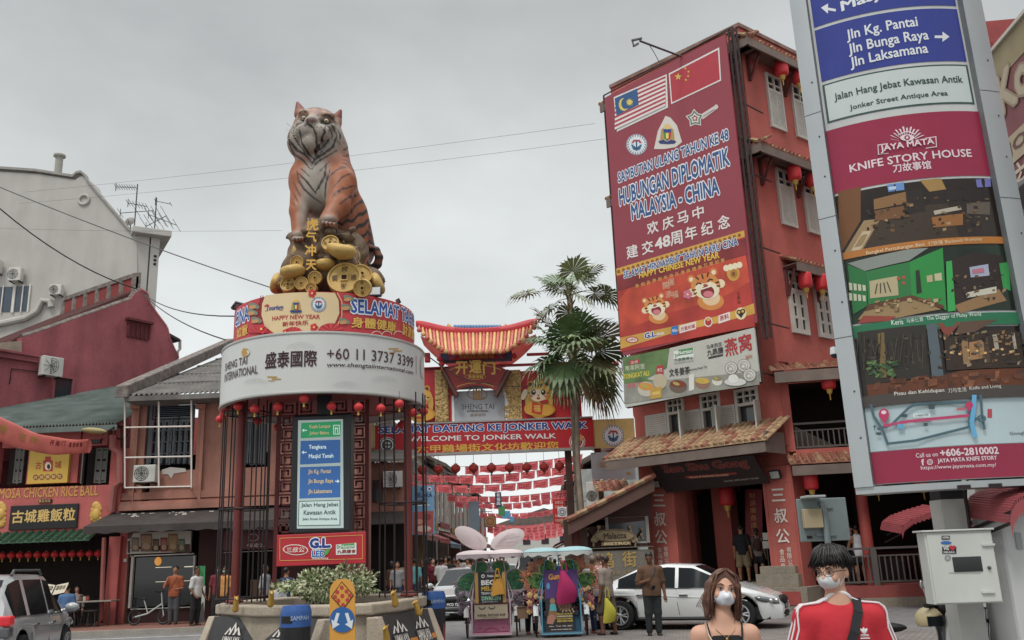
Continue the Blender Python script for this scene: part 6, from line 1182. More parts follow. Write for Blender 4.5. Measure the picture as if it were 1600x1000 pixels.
A.rect(1116,762,1143,860,'#7a2226')
for i,ch in enumerate('財源廣進達三江'):A.text(ch,1122+.6*i,773+12*i,1132+.6*i,772+12*i,9.5,'#b07a4a',.01)
A.build('couplet',t)
mk('inner_pillar',rb,rw,lambda b:(lambda a,c:b.slab(FP,a,c,zfl,z2f-.46,-1.6,-.7))(FP.px(1052,800,-1)[0],FP.px(1068,800,-1)[0]))
ns=mk('no_smoking_sign',rb,paint('#a9a49e'),lambda b:(lambda a,c:b.slab(FP,a[0],c[0],a[1],c[1],-3,-2.97))(FP.px(1149,822,-3),FP.px(1169,799,-3)))
A=Art(FP,-2.965);A.ring(1159,808,7,7,1.5,'#4a4644');A.line([(1154,803),(1164,813)],1.4,'#4a4644');A.line([(1154,809),(1163,808)],1.8,'#4a4644');A.build('emblem',ns)
vw=7.5;zb0,zb1=VP.px(1290,700)[1],VP.px(1290,592)[1];zve=VP.px(1290,727,.0)[1]
def wing(b):
 b.slab(VP,.0,.25,zb0-.05,zb1+.2,-.35,-.02);b.slab(VP,.25,vw,zb0-.35,zb0,-.3,-.02);b.slab(VP,2.1,3.2,zb0,zb1,-.35,-.02);b.slab(VP,.25,vw,zb1,zb1+.25,-.35,-.02);b.slab(VP,3.2,vw,zb0,zb1,-2,-1.9);b.slab(VP,vw-.3,vw,0,zb1,-5,-.36)
mk('wing_wall',rb,rw,wing)
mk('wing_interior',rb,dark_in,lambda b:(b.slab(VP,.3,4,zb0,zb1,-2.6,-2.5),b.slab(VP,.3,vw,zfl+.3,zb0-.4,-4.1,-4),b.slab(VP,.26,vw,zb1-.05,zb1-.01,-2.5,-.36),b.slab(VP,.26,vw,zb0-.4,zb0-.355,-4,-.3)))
ov_=VP.px(1290,571,.7)[1]
e_=mk('eave',rb,[terr,terr2],lambda b:tile_eave(b,VP,-.25,4.5,ov_-.05,.7,ov_+.2,.0,.2,.07,0,1));mk('fascia',e_,trim_b,lambda b:b.slab(VP,-.2,4.5,ov_-.42,ov_-.09,.6,.69));mk('flashing',e_,M('grey_flashing','#77787a',rough=.5),lambda b:b.add([VP.pt(0,ov_+.2,0),VP.pt(4.5,ov_+.2,0),SPp.pt(4.6,ov_+.45,0)],[(0,1,2)]))
o2=VP.px(1290,722,.7)[1]
e_=mk('eave',rb,[terr,terr2],lambda b:tile_eave(b,VP,-.0,5.5,o2-.02,.7,o2+.28,.0,.2,.07,0,1));mk('fascia',e_,trim_b,lambda b:b.slab(VP,0,5.5,o2-.34,o2-.06,.6,.69))
iron=M('grey_brown_iron','#55504d',rough=.6)
def rail(b,u0,u1,z0,zt,o,n):b.slab(VP,u0,u1,zt,zt+.06,o-.04,o+.04);b.slab(VP,u0,u1,zt-.2,zt-.16,o-.02,o+.02);b.slab(VP,u0,u1,z0,z0+.05,o-.02,o+.02);[b.slab(VP,u0+(u1-u0)*(k+.5)/n-.018,u0+(u1-u0)*(k+.5)/n+.018,z0+.05,zt-.2,o-.018,o+.018)for k in range(n)]
mk('balcony_railing',rb,iron,lambda b:rail(b,.25,2.1,zb0+.05,zb0+.75,-.15,12));mk('stair',rb,granite,lambda b:b.prism([(.35,zb0),(1.9,zb0),(.45,zb0+.85)],VP.pt(0,0,-1.2),VP.d,(0,0,1),VP.n*-.2))
zvw=VP.px(1400,914)[1]
mk('veranda_wall',rb,[M('pinkish_red_wall','#8e4743',rough=.85,var=.12,stain=.25),granite],lambda b:(b.slab(VP,.6,vw,.25,zvw,-4,.12),b.slab(VP,.6,vw,0,.25,-4,.2,1)))
zr0=VP.px(1400,857)[1]
mk('veranda_railing',rb,iron,lambda b:(rail(b,.75,1.95,zvw+.08,zr0,.0,8),rail(b,2.1,4.6,zvw+.08,zr0,.0,16),[b.slab(VP,u,u+.16,zvw-.3,zr0+.06,-.08,.1)for u in(.6,1.95,4.6)]))
for x in(1352,1472):mk('column',rb,M('red_column','#96413a',rough=.6),lambda b:(lambda u:b.lathe([(.17,zvw),(.16,zb0-.35)],VP.pt(u,0,-.3),n=16))(VP.px(x,800)[0]),smooth=True)
mk('back_panel',rb,[M('dark_red_panel','#5a2626',rough=.8),paint('#4a4440')],lambda b:(b.slab(VP,.3,vw,zvw,zvw+.9,-3.99,-3.9),[b.slab(VP,1+k*1.5,1.9+k*1.5,zvw,zvw+.72,-3,-2.4,1)for k in range(3)]))
mk('lamp',rb,M('tube_light','#d9cfb6',emit=.6),lambda b:[b.slab(VP,u,u+.3,zb0-.75,zb0-.72,-2.2,-2.15)for u in(2.9,3.4)])
def long_lantern(loc,s,lab,cord=.15):
 t=thing('lantern',lab,'lantern',tuple(loc),0,'red barrel lanterns on the corner building')
 mk('shade',t,lan_red,lambda b:b.lathe([(s*.3,-.62*s),(s*.44,-.55*s),(s*.5,-.4*s),(s*.51,0),(s*.5,.4*s),(s*.44,.55*s),(s*.3,.62*s)],n=24),smooth=True,local=True)
 mk('cap',t,M('lantern_gold','#b9963f',rough=.5),lambda b:(b.lathe([(s*.26,.62*s),(s*.26,.72*s)],n=12),b.lathe([(s*.16,-.95*s),(s*.24,-.62*s)],n=8)),local=True)
 mk('tassel',t,tassel,lambda b:b.tube([(0,0,-.95*s),(0,0,-1.4*s)],[.05*s,.03*s],n=6),local=True);mk('cord',t,rod,lambda b:b.tube([(0,0,.7*s),(0,0,.7*s+cord)],.008,n=4),local=True);return t
for x,y,o,lab in((1221,107,.5,'red barrel lantern by the first window under the top eave'),(1248,119,.5,'red barrel lantern under the top eave beside the sign column'),(1241,270,.5,'red barrel lantern by the first window under the second eave'),(1270,280,.5,'red barrel lantern under the second eave, half behind the sign column'),(1258,438,.45,'left red barrel lantern of the pair under the small eave'),(1283,441,.45,'right red barrel lantern of the pair under the small eave')):
 p=SPp.at(x,y,o);long_lantern(p,26/1.25/ppm(p),lab,.35)
for x,y,o,lab in((1294,595,.3,'red barrel lantern over the balcony'),(1267,752,.3,'red barrel lantern over the veranda beside the grey control box')):p=VP.at(x,y,o);long_lantern(p,27/1.25/ppm(p),lab,.3)
for x,y,lab in((1135,775,'dim red lantern inside the shop entrance left of the couplet'),(1000,640,'red lantern hanging behind the palm at the left end of the boards')):p=FP.at(x,y,-1.2 if x>1100 else-.4);long_lantern(p,.5,lab,.4)
for x,y,o,lab in((1369,757,-.6,'lantern with a yellow cap just under the kiosk sign, left one'),(1440,755,-.6,'lantern with a yellow cap just under the kiosk sign, right one')):p=VP.at(x,y-8,o);long_lantern(p,.45,lab,.3)
for x,y,lab in((1026,762,'floodlight on the left shop pillar'),(1212,748,'floodlight on the right shop pillar')):
 p=FP.at(x,y,.25);floodlight(p,math.atan2(FP.d.y,FP.d.x),lab+' with characters',1.3,stand=.02,tilt=.35,mat_=M('floodlight_glass','#a9aaa2',rough=.2))
# the two billboards
BP=Plane(P(945,150,30),P(1137,52,26)-P(945,150,30));
def board(nm,lab,cs,base,fr=True):
 us=[BP.px(*c)for c in cs];u0,u1=(us[0][0]+us[3][0])/2,(us[1][0]+us[2][0])/2;zt,z0=(us[0][1]+us[1][1])/2,(us[2][1]+us[3][1])/2
 t=thing(nm,lab,'billboard',tuple(BP.pt((u0+u1)/2,z0,-.2)),0,'billboards on the corner building')
 mk('panel',t,base,lambda b:b.slab(BP,u0,u1,z0,zt,-.06,0));return t,u0,u1,z0,zt
mar=M('maroon_print','#8b3a45',rough=.55,var=.05,scale=.5)
t,u0,u1,z0,zt=board('billboard','huge maroon billboard with two flags and festival tigers',[(947,150),(1137,53),(1180,511),(970,551)],mar)
def truss(b):
 for o in(-.1,-.3):
  for u in(u0-.12,u1+.06,u1+.24):b.tube([BP.pt(u,z0-.5,o),BP.pt(u,zt+.18,o)],.035,n=5)
  b.tube([BP.pt(u0-.12,zt+.18,o),BP.pt(u1+.24,zt+.18,o)],.03,n=5)
 n=22
 for k in range(n):
  za,zb_=z0+(zt-z0)*k/n,z0+(zt-z0)*(k+1)/n;b.tube([BP.pt(u1+.06,za,-.1),BP.pt(u1+.24,zb_,-.1)],.011,n=4);b.tube([BP.pt(u1+.06,zb_,-.1),BP.pt(u1+.24,zb_,-.1)],.011,n=4);b.tube([BP.pt(u1+.24,za,-.1),BP.pt(u1+.24,zb_,-.3)],.011,n=4)
 for k in range(5):z=z0+(zt-z0)*k/4;b.tube([BP.pt(u0-.12,z,-.3),BP.pt(u0-.12,z,-.1)],.02,n=4);b.tube([BP.pt(u1+.15,z,-.3),BP.pt(u1+.15,z,-1.5)],.025,n=4);b.tube([BP.pt(u0,z,-.3),BP.pt(u0,z,-1.8)],.03,n=4)
mk('truss',t,M('dark_truss','#3a2c2c',rough=.7),truss)
A=Art(BP,.006,.0015);W='#cfcbc8'
A.qpx((959,152),(1042,116),(1044,168),(964,206),W)
for k in range(14):f0,f1=k/14,(k+1)/14;A.qpx((961,154+49*f0),(1040,119+46.5*f0),(1040.5,119+46.5*f1),(961.5,154+49*f1),('#a63a48',W)[k%2])
A.qpx((961,154),(996,138.5),(998.5,164),(964,181),'#2d5480');A.ell(975.5,163.5,8,10,'#cfb850');A.ell(978,162,6.6,8.6,'#2d5480');A.star(984.5,160,6.5,'#cfb850',14,.5)
A.qpx((1045,115),(1124,74),(1127,126),(1049,163),W);A.qpx((1047,116.5),(1122,78),(1125,124.5),(1050.5,160),'#a8323e');A.star(1060,120,6,'#cfb040')
for x,y in((1071,107),(1076,112),(1075.5,119),(1072,125)):A.star(x,y,2.2,'#cfb040')
seal(A,995,226,16.5);
A.poly([(1022,233),(1028,205),(1040,181),(1048,184),(1058,196),(1066,222),(1056,230),(1038,233)],'#c9c4bc');crest(A,1043,209,19)
for r,c in((15,'#c9c6c0'),(12.5,'#4f6a5c'),(9,'#c9c6c0'),(5.5,'#8a3a3a'),(2.8,'#c9c6c0')):A.star(1086,185,r,c,5,.62,95)
A.qpx((1097,178),(1119,164),(1121,170),(1098,187),'#c2b9b6');A.ell(1119.5,167,3,3.6,'#c2b9b6');A.line([(1099,182),(1117,171)],1,'#8a4a52')
bl_='#2f5384'
A.text('SAMBUTAN ULANG TAHUN KE 48',966,278,1138,209.5,16,bl_,.03,edge='#d9dadd',edge_w=.07)
A.text('HUBUNGAN DIPLOMATIK',968,309,1139,244,26,bl_,.035,edge='#d9dadd',edge_w=.06);A.text('MALAYSIA - CHINA',987,332,1123,290,25,bl_,.035,edge='#d9dadd',edge_w=.06)
for ch,x,y in zip('欢庆马中',(1020,1044,1067,1091),(355.5,348,340,332)):A.text(ch,x-8.5,y+3,x+8.5,y-3,19,'#d6cfcc',.02)
for ch,x,y in zip('建交',(988,1012),(393,386.5)):A.text(ch,x-8.5,y+2.5,x+8.5,y-2.5,20,'#d6cfcc',.02)
A.text('48',1024,382,1047,375,17,'#d6cfcc',.035)
for ch,x,y in zip('周年纪念',(1057,1080,1105,1131),(372,364,356.5,347)):A.text(ch,x-9,y+2.5,x+9,y-2.5,21,'#d6cfcc',.02)
A.qpx((963,420),(1163,360),(1180,510),(970,550),M('festival_red','#a8352c',rough=.5,var=.3,scale=.8));A.qpx((963,420),(1163,360),(1164,370),(964,431),'#c99a3e')
for k in range(26):f=k/26;A.ell(967+196*f,424.5-59*f,2.6,3,'#8a5a2a')
A.poly([(967,470),(990,440),(1060,425),(1100,400),(1163,385),(1172,440),(1120,470),(1040,490),(970,520)],M('glow_orange','#b8442e',rough=.5,var=.35,scale=1));A.poly([(964,434),(1165,372),(1168,398),(1080,422),(966,455)],M('night_red','#7a2a2c',rough=.5,var=.3,scale=1))
A.text('SELAMAT MENYAMBUT TAHUN BARU CINA',975,430,1153,376.5,11,bl_,.03,edge='#d9dadd',edge_w=.06);A.text('HAPPY CHINESE NEW YEAR',999,430.5,1124,398,9.5,'#d6b436',.03)
for i,ch in enumerate('恭祝各界新年快乐身体健康万事如意'):A.text(ch,993+8.9*i,447.5-2.65*i,999+8.9*i,446-2.65*i,6,'#d0a050',.01)
for ch,x,y in(('開',1041,446),('運',1049,441),('添',1045,460),('福',1055,460)):A.text(ch,x-5,y+1,x+5,y-1,11,'#c9b090',.0)
def festive_tiger(x,y,s,tilt):
 a=R_(tilt);q=lambda dx,dy:(x+s*(dx*math.cos(a)+dy*math.sin(a)),y+s*(dy*math.cos(a)-dx*math.sin(a)))
 e=lambda dx,dy,rx,ry,c:A.ell(*q(dx,dy),s*rx,s*ry,c,rot=-tilt if False else 0)
 e(0,1.1,.9,.6,'#c9803a');e(.1,.9,.6,.5,'#d8b890')
 for sx in(-1,1):e(sx*.8,-.75,.26,.28,'#c2763a');e(sx*.8,-.72,.15,.16,'#e0c8a8');e(sx*1.0,.15,.32,.3,'#dcc9a4')
 e(0,0,1,.86,'#c8843c');e(0,.3,.85,.6,'#ddd0b2');e(0,-.5,.5,.3,'#c8743a')
 for sx in(-1,1):
  A.line([q(sx*.6,-.25),q(sx*.42,-.36),q(sx*.22,-.22)],s*.09,'#2c1c18');A.line([q(sx*.98,.0),q(sx*.7,.02)],s*.1,'#3a241c');A.line([q(sx*.95,.3),q(sx*.7,.24)],s*.09,'#3a241c');A.line([q(sx*.45,-.8),q(sx*.3,-.55)],s*.1,'#3a241c')
 A.line([q(0,-.85),q(0,-.5)],s*.1,'#3a241c');e(0,-.05,.16,.1,'#a0504a');e(0,.42,.46,.42,'#7a2626');e(0,.58,.34,.22,'#c9727a')
 A.line([q(-.34,.12),q(.34,.12)],s*.08,'#e6e0d2')
festive_tiger(1024,478,17,16);festive_tiger(1103,447,23,18);blossom(A,1075,460,7,'#c06a86')
A.ell(1146,427,10,12,'#c2923e');A.ell(1147,428,6,7,'#a8742e');A.rect(1144,425,1149,431,'#7a4a24')
for k in range(4):A.ell(1135+7*k,419-1.6*k,4.5,5,'#ddd0b0')
for i,ch in enumerate('壬寅年'):A.text(ch,1151+.6*i,459+7*i,1157+.6*i,458+7*i,6,'#3a2a24',.0)
A.poly([(969,528),(1060,508),(1130,492),(1178,474),(1180,490),(1130,503),(1060,518),(970,545)],M('gold_band','#c2963c',rough=.5,var=.2,scale=1))
A.ell(988,531,10,5,'#a82a30');A.ell(988,531,8,3.6,'#d9c9c2');A.text('三叔公',982,531.5,994,530,3.5,'#a82a30',.02);A.text('G.L.',1008,525,1026,521,8,'#2b3f8e',.05,edge='#dedfe2',edge_w=.07);A.text('Media',1027,522,1038,520,5,'#d6d8dc',.02)
A.qpx((1049,511),(1060,508),(1060,522),(1049,524),'#2f6fb4');A.text('4Gu',1050.5,517,1058.5,515.5,4.5,'#dde4ea',.02);A.qpx((1062,509),(1088,502),(1088,514),(1062,521),'#dcc8c2');A.text('万里长城',1064,515,1086,509,6,'#a8323a',.02)
A.ell(1107,503,6.5,8,'#d9d0c8');A.ell(1107,503,5,6,'#a8323a');A.ell(1107,499,3,3,'#cf9a4a');A.qpx((1123,493),(1141,487),(1141,500),(1123,506),'#dfd0cc');A.text('茶料',1125,498,1139,494,8,'#a8323a',.02);A.ell(1158,490,8.5,9.5,'#d9c9a2');A.ell(1155,488,4,4,'#2c2422');A.ell(1161,486.5,4,4,'#2c2422');A.poly([(1151,489),(1165,486),(1158.5,497)],'#2c2422');A.ell(1155,488,2.2,2.2,'#c9a24a');A.ell(1161,486.5,2.2,2.2,'#c9a24a')
A.build('print',t)
lam=thing('billboard_lamp','thin metal lamp arm reaching out above the maroon billboard','lamp',tuple(BP.pt(u1-.9,zt+.15,0)))
q0=BP.at(1064,88);q1=P(988,62,24.5);q2=P(990,72,24.5)
mk('arm',lam,alu,lambda b:b.tube([q0,P(1000,64,25)],.035,n=6));mk('lamp_head',lam,alu,lambda b:(b.tube([P(1002,60,25),P(988,63,24.5),q2,P(997,68,24.8)],.04,n=5)));mk('cable',lam,rod,lambda b:b.tube([P(1013,68,25.2),P(1022,82,25.8),P(1030,97,26.5)],.012,n=4))
t,u0,u1,z0,zt=board('billboard','white and green food billboard below the maroon one',[(972,559),(1180,515),(1187,602),(976,632)],M('food_print','#b3b3aa',rough=.5,var=.05))
mk('frame',t,M('dark_truss','#3a2c2c'),lambda b:[b.tube([BP.pt(a,za,-.12),BP.pt(c,zc,-.12)],.03,n=5)for a,za,c,zc in((u0,z0,u1,z0),(u0,zt,u1,zt),(u0,z0,u0,zt),(u1,z0,u1,zt))]+[b.tube([BP.pt(u0+(u1-u0)*k/4,z0+.3,-.1),BP.pt(u0+(u1-u0)*k/4,z0+.2,-1.6)],.03,n=4)for k in range(5)])
A=Art(BP,.006)
A.poly([(973,559),(1046,544),(1042,575),(1010,592),(1046,600),(976,610)],M('leaf_green_print','#5f7a4a',rough=.5,var=.4,scale=1.2));A.poly([(975,600),(1187,580),(1187,601),(976,631)],M('table_print','#8a8a80',rough=.5,var=.2))
A.qpx((983,564),(1000,561),(1000,567),(983,570.5),'#a83a3e');A.text('正宗',986,567,997,565,4.5,'#e0d0c8',.01);A.text('東革阿里',977,576,1008,572,8,'#b9bda4',.015);A.text('TONGKAT ALI',975,589,1014,583,7.5,'#c9b93e',.03);A.text('健康 草本',980,603,1011,600,8,'#b86a70',.02)
A.qpx((1053,549),(1084,543),(1084,559),(1053,561),'#d5d8d4');A.qpx((1060,547),(1083,543),(1083,552),(1060,556),'#4a8a4c');A.text('Dr',1055,556,1060,555,5,'#4a7a50',.02);A.text('Nutrition',1061,551.5,1082,548,6,'#e2eae0',.02);A.text('九鼎膳博士',1054,563,1083,558.5,4.5,'#4a6a50',.01);A.text('www.dnutrition.com.my',1054,568,1084,563.5,2.5,'#6a7a70',.02)
A.text('马来西亚',1104,542.5,1128,537.5,6.5,'#4a4442',.01);A.text('九鼎膳',1105,552,1130,546.5,10,'#3a3432',.02);A.qpx((1107,558),(1130,553),(1130,556),(1107,561),'#3a3432')
A.text('燕',1133,544,1152,540,27,'#a82a2e',.02);A.text('窝',1155,538,1174,533,27,'#a82a2e',.02);A.text('滋补',1165,559,1176,556,6,'#b0602e',.01);A.text('文冬姜茶',1046,583,1078,578,12,'#3a3632',.02);A.text('Bentong Ginger Tea',1078,578.5,1105,573,4,'#4a4642',.02)
A.qpx((1026,572),(1037,570),(1037,585),(1026,587),'#a8323a');A.text('养生',1027.5,579,1035.5,577.5,6,'#e0d0c8',.01)
for x,y,rx,ry,c,c2 in((1010,605,13,9,'#b9b4a4','#c98a3a'),(1060,601,14,8,'#6a5a50','#7a3a2e'),(1098,596,12,7,'#8a6a58','#c2a03e'),(1121,593,8,5,'#c9c6bc','#8a7a5a')):A.ell(x,y+3,rx,ry*1.3,c,rot=5);A.ell(x,y-1,rx*.92,ry*.66,c2,rot=5);A.ell(x-rx*.2,y-1.5,rx*.4,ry*.3,'#a8a04a',rot=20)
A.ell(1032,596,11,12,'#b3a88c');A.qpx((1017,607),(1035,604),(1035,621),(1017,624),'#b8923c');A.qpx((1020,613),(1032,611),(1032,616),(1020,618),'#d0b060');A.qpx((1077,586),(1085,584),(1085,609),(1077,611),'#d2d0c8')
for x,y in((1143,575),(1163,571),(1172,586)):A.ell(x,y,10,10,'#cbc9c2');A.ring(x,y,10,10,1,'#8a8880');A.ring(x,y,7,7,1.6,'#a5a39a');A.ring(x-1,y+1,4,4,1,'#98968c')
A.ell(1150,597,17,6,'#c6c5c0');A.ell(1147,592,8,7,'#d2d1cb');A.build('print',t)
# tile roofed hut between the gate and the corner building
HP=Plane((0,29.5),(1,0));hx=HP.at(960,850)
hut=thing('timber_hut','low dark timber hut with sloping tiled roof and a rooster sign','hut',(hx.x,29.5,0));dw=M('dark_timber','#47302a',rough=.8,var=.2)
def hb(b,x0,y0,x1,y1,o0,o1,m=0):a,c=HP.px(x0,y1),HP.px(x1,y0);b.slab(HP,a[0],c[0],a[1],c[1],o0,o1,m)
mk('wall',hut,dw,lambda b:(b.prism([HP.px(*p)for p in((892,816),(1018,758),(1018,812),(892,826))],HP.pt(0,0,-.1),HP.d,(0,0,1),HP.n*-.1),hb(b,914,812,946,856,-.2,-.1),hb(b,946,848,1014,856,-.2,-.1),b.slab(HP,HP.px(914,850)[0],HP.px(1020,850)[0],0,HP.px(960,805)[1],-4,-3.9)))
for x in(888,912):mk('post',hut,dw,lambda b:(lambda u:b.slab(HP,u-.12,u+.12,0,HP.px(x,812)[1],-.2,.1))(HP.px(x,850)[0]))
mk('side_wall',hut,M('plum_board','#6a3a34',rough=.8),lambda b:hb(b,892,818,908,960,-.15,-.05))
wi=mk('window',hut,M('alu_frame_grey','#8a857e',rough=.5),lambda b:(hb(b,948,808,950,848,-.12,-.05),hb(b,1011,806,1013,848,-.12,-.05),hb(b,950,807,1011,809,-.12,-.05)));mk('pane',wi,glass_dark(),lambda b:hb(b,950,809,1011,848,-.14,-.11))
hl,hr=HP.px(886,816),HP.px(1018,748);slp=(hr[1]-hl[1])/(hr[0]-hl[0])
def hroof(b):
 L0=Vector(HP.pt(hl[0],hl[1],.5));ex=HP.pt(hr[0],hr[1],.5)-L0;dp_=-HP.n*5
 b.obox(L0,ex,dp_,(0,0,.04));n=24
 for k in range(n+1):
  for q in range(9):p=L0+dp_*(k/n);a,e=p+ex*(q/9),p+ex*((q+1)/9+.02);b.tube([a+Vector((0,0,.07)),e+Vector((0,0,.05))],[.1,.085],0 if(k+q*2)%4 else 1,n=6)
mk('roof',hut,[terr2,terr],hroof)
mk('fascia',hut,M('brown_fascia','#5a4038',rough=.7),lambda b:b.prism([(hl[0],hl[1]-.05),(hr[0],hr[1]-.05),(hr[0],hr[1]-.42),(hl[0],hl[1]-.42)],HP.pt(0,0,.42),HP.d,(0,0,1),HP.n*.06))
gw=mk('stone_wall',hut,M('grey_stone_wall','#6f6a60',rough=.8,var=.15,fine=.15),lambda b:(hb(b,920,858,1020,1000,-.4,.1),hb(b,918,853,1020,858,-.42,.16)))
A=Art(HP,.11);A.text('鸡',935,876,958,875,24,'#a88a4a',.015);A.text('街',972,874,994,873,24,'#a88a4a',.015);A.text('JONKER STREET',926,897,1012,894,7,'#8f7d55',.03);A.build('lettering',gw)
rsn=mk('rooster_sign',hut,M('old_bronze','#857458',rough=.6,metal=.2,var=.2),lambda b:(b.prism([HP.px(960+32*math.cos(a),837+10.5*math.sin(a))for a in[2*math.pi*k/28 for k in range(28)]],HP.pt(0,0,.02),HP.d,(0,0,1),HP.n*.05),hb(b,940,846,985,853,.0,.06)))
A=Art(HP,.075);A.ring(960,837,31,9.5,1,'#4a3a2c');A.text('Malacca',943,838,978,836,9,'#3a2a22',.02);A.text('BISTRO',944,850,982,848.5,4,'#c9b48a',.03);A.build('lettering',rsn)
for s,cx in((1,928),(-1,992)):
 def rooster(b):
  p=lambda x,y:HP.px(cx+s*x,y)
  for poly in([(-5,846),(3,848),(9,842),(8,834),(11,828),(8,825),(5,829),(2,836),(-4,838)],[(8,826),(12,828.5),(8,829.5)],[(-2,846),(0,846),(1,854),(-2,854)]):b.prism([p(*q)for q in poly],HP.pt(0,0,.0),HP.d,(0,0,1),HP.n*.04)
  for k in range(6):b.tube([HP.pt(*p(-3,840),.02),HP.pt(*p(-8-.6*k,834-1.6*k),.02),HP.pt(*p(-9+1.2*k-4,842-3.4*k),.02)],.035,n=4)
  b.ell(HP.pt(*p(7.5,823.5),.02),(.07,.03,.07),n=6,k=4)
 mk('rooster',rsn,M('old_bronze','#857458'),rooster)
mk('lower_roof',hut,[terr,terr2],lambda b:(tile_eave(b,Plane((0,31),(1,0)),HP.px(926,750)[0]+.2,HP.px(985,750)[0],P(940,770,31).z,.8,P(940,752,31).z,-.3,.22,.075,0,1)))
ac_unit(Plane((0,31.5),(1,0)),925,776,.42,.95,'tall beige air conditioner on the post beside the hut roof',.1)
# right edge: wall, roof and the big shop sign
XP=Plane((9.5,17),(.0,-1));
eb=thing('end_building','grey white building behind the concrete pole with a red roof above','building',(11,20,0))
EPl=Plane((0,20),(1,0));
mk('wall',eb,M('grey_white_wall','#a3a29e',rough=.85,var=.08,stain=.2),lambda b:(lambda a,c:b.slab(EPl,a[0],24,0,c[1],-.6,0))(EPl.px(1512,900),EPl.px(1560,560)))
mk('red_base',eb,M('dull_red','#7a3a38',rough=.8),lambda b:(lambda a,c:b.slab(EPl,a[0],a[0]+1.2,c[1]-.8,c[1],.003,.05))(EPl.px(1512,860),EPl.px(1560,805)))
RP=Plane((0,24),(1,-.1));
rr_=thing('red_roofed_building','red walled roof end rising behind the kiosk sign at the top right','building',tuple(RP.at(1560,860)));
mk('wall',rr_,rw,lambda b:(lambda a:b.slab(RP,a[0],a[0]+6,0,a[1],-5,0))(RP.px(1500,118)));mk('roof',rr_,M('dull_red_roof','#8d3c3a',rough=.7,var=.15),lambda b:(lambda a,c,d:(b.slab(RP,a[0],a[0]+6,c[1],d[1],-5,.5),tile_eave(b,RP,a[0],a[0]+6,c[1]-.25,1.1,c[1]+.02,.5,.22,.08)))(RP.px(1500,118),RP.px(1540,92),RP.px(1540,48)))
mk('fascia',rr_,trim_b,lambda b:(lambda a,c:b.slab(RP,a[0],a[0]+6,c[1]-.75,c[1]-.35,.003,1.0))(RP.px(1500,118),RP.px(1540,92)))
KP=Plane((8.1,14),(-.05,-1));ku0=KP.px(1546,125)[0];kz=[KP.px(1600,27)[1],KP.px(1600,315)[1]]
ks=thing('shop_sign','big dull red shop sign with cream letters at the right edge','sign',tuple(KP.pt(ku0+2,kz[1])));
kb=mk('board',ks,[M('dusty_red_board','#7d4a4e',rough=.6,var=.1),M('tan_border','#8f8263',rough=.6)],lambda b:(b.slab(KP,ku0-.6,ku0+6,kz[1],kz[0]-.5,-.3,0,0),b.slab(KP,ku0-.6,ku0+6,kz[0]-.497,kz[0],-.3,.01,1)))
mk('frame',ks,paint('#b9b4aa'),lambda b:(b.slab(KP,ku0-.6,ku0+6,kz[1]-.08,kz[1]-.003,-.35,.06),b.slab(KP,ku0-.6,ku0+6,kz[0]+.003,kz[0]+.06,-.35,.06)))
A=Art(KP,.015);A.uv=True;ua,za=KP.px(1563,160);ue=KP.px(1592,150)[0];A.text('Kop',ua,za-.02,ua+(ue-ua)*2.6,za-.02,.85,'#a99c86',.03,edge='#8f7f6a',edge_w=.04);ub,zb_=KP.px(1576,240);A.quad((ub-.1,zb_-.22),(ub+3,zb_-.22),(ub+3,zb_+.22),(ub-.1,zb_+.22),'#a89a80');A.text('JONKER 88',ub,zb_,ub+2.8,zb_,.26,'#6a4a44',.03);uc,zc=KP.px(1590,282);A.text('益',uc,zc,uc+.5,zc,.5,'#b9ad9a',.02);A.build('lettering',kb)
mk('eave',ks,M('grey_eave','#77767a',rough=.6),lambda b:(b.obox(KP.pt(ku0-.6,kz[1]-.1,0),KP.d*6.6,KP.n*1.2+Vector((0,0,-.5)),(0,0,.06)),[b.slab(KP,ku0+k*.7,ku0+.1+k*.7,kz[1]-1.3-.12*k,kz[1]-1.2,.1,1.1)for k in range(4)]))
mk('wall',ks,M('pale_wall','#b0aeaa',rough=.8),lambda b:b.slab(KP,ku0-.2,ku0+6,0,kz[1]+1,-1,-.301))
rbm=M('ribbed_red_awning','#94464a',rough=.6,var=.1,stain=.15)
def ribbed(lab,pts,Y,dy,dz):
 p=[P(*q,Y)for q in pts];t=thing('awning',lab,'awning',tuple(p[0]),0,'ribbed red awnings at the right')
 n=15;L_=p[-1]-p[0]
 def f(i,j):
  k=i*(len(p)-1);a=int(min(k,len(p)-1.001));q=p[a].lerp(p[a+1],k-a);return q+Vector((0,dy*j,dz*j+(.03 if int(i*n*2)%2 else 0)))
 mk('canopy',t,rbm,lambda b:(b.grid(f,n*2*(len(p)-1),4),b.grid(lambda i,j:f(i,0)+Vector((0,-.01,-.14*j)),n*2*(len(p)-1),1)));mk('frame',t,rod,lambda b:[b.tube([q,q+Vector((0,1.2,-.2))],.02,n=4)for q in p]);return t
ribbed('ribbed red awning on the veranda behind the white cabinet',[(1409,834),(1412,822),(1425,812),(1450,803),(1480,794)],24.2,1.4,.15)
ribbed('ribbed red awning cut by the right picture edge',[(1578,818),(1580,800),(1588,786),(1602,778),(1640,768)],9.0,.9,.1)
vend=thing('white_booth','white booth edge under the ribbed awning at the right picture edge','booth',tuple(P(1600,1000,9.3)));mk('panel',vend,M('booth_white','#b5b7b6',rough=.5,var=.06),lambda b:(lambda p,z:b.box((p.x+.75,9.6,z/2),(1.5,.6,z)))(P(1577,900,9.3),P(1580,792,9.3).z),bevel=.04);mk('sticker',vend,paint('#8d9092'),lambda b:b.box(P(1592,845,9.29),(.06,.01,.16)))
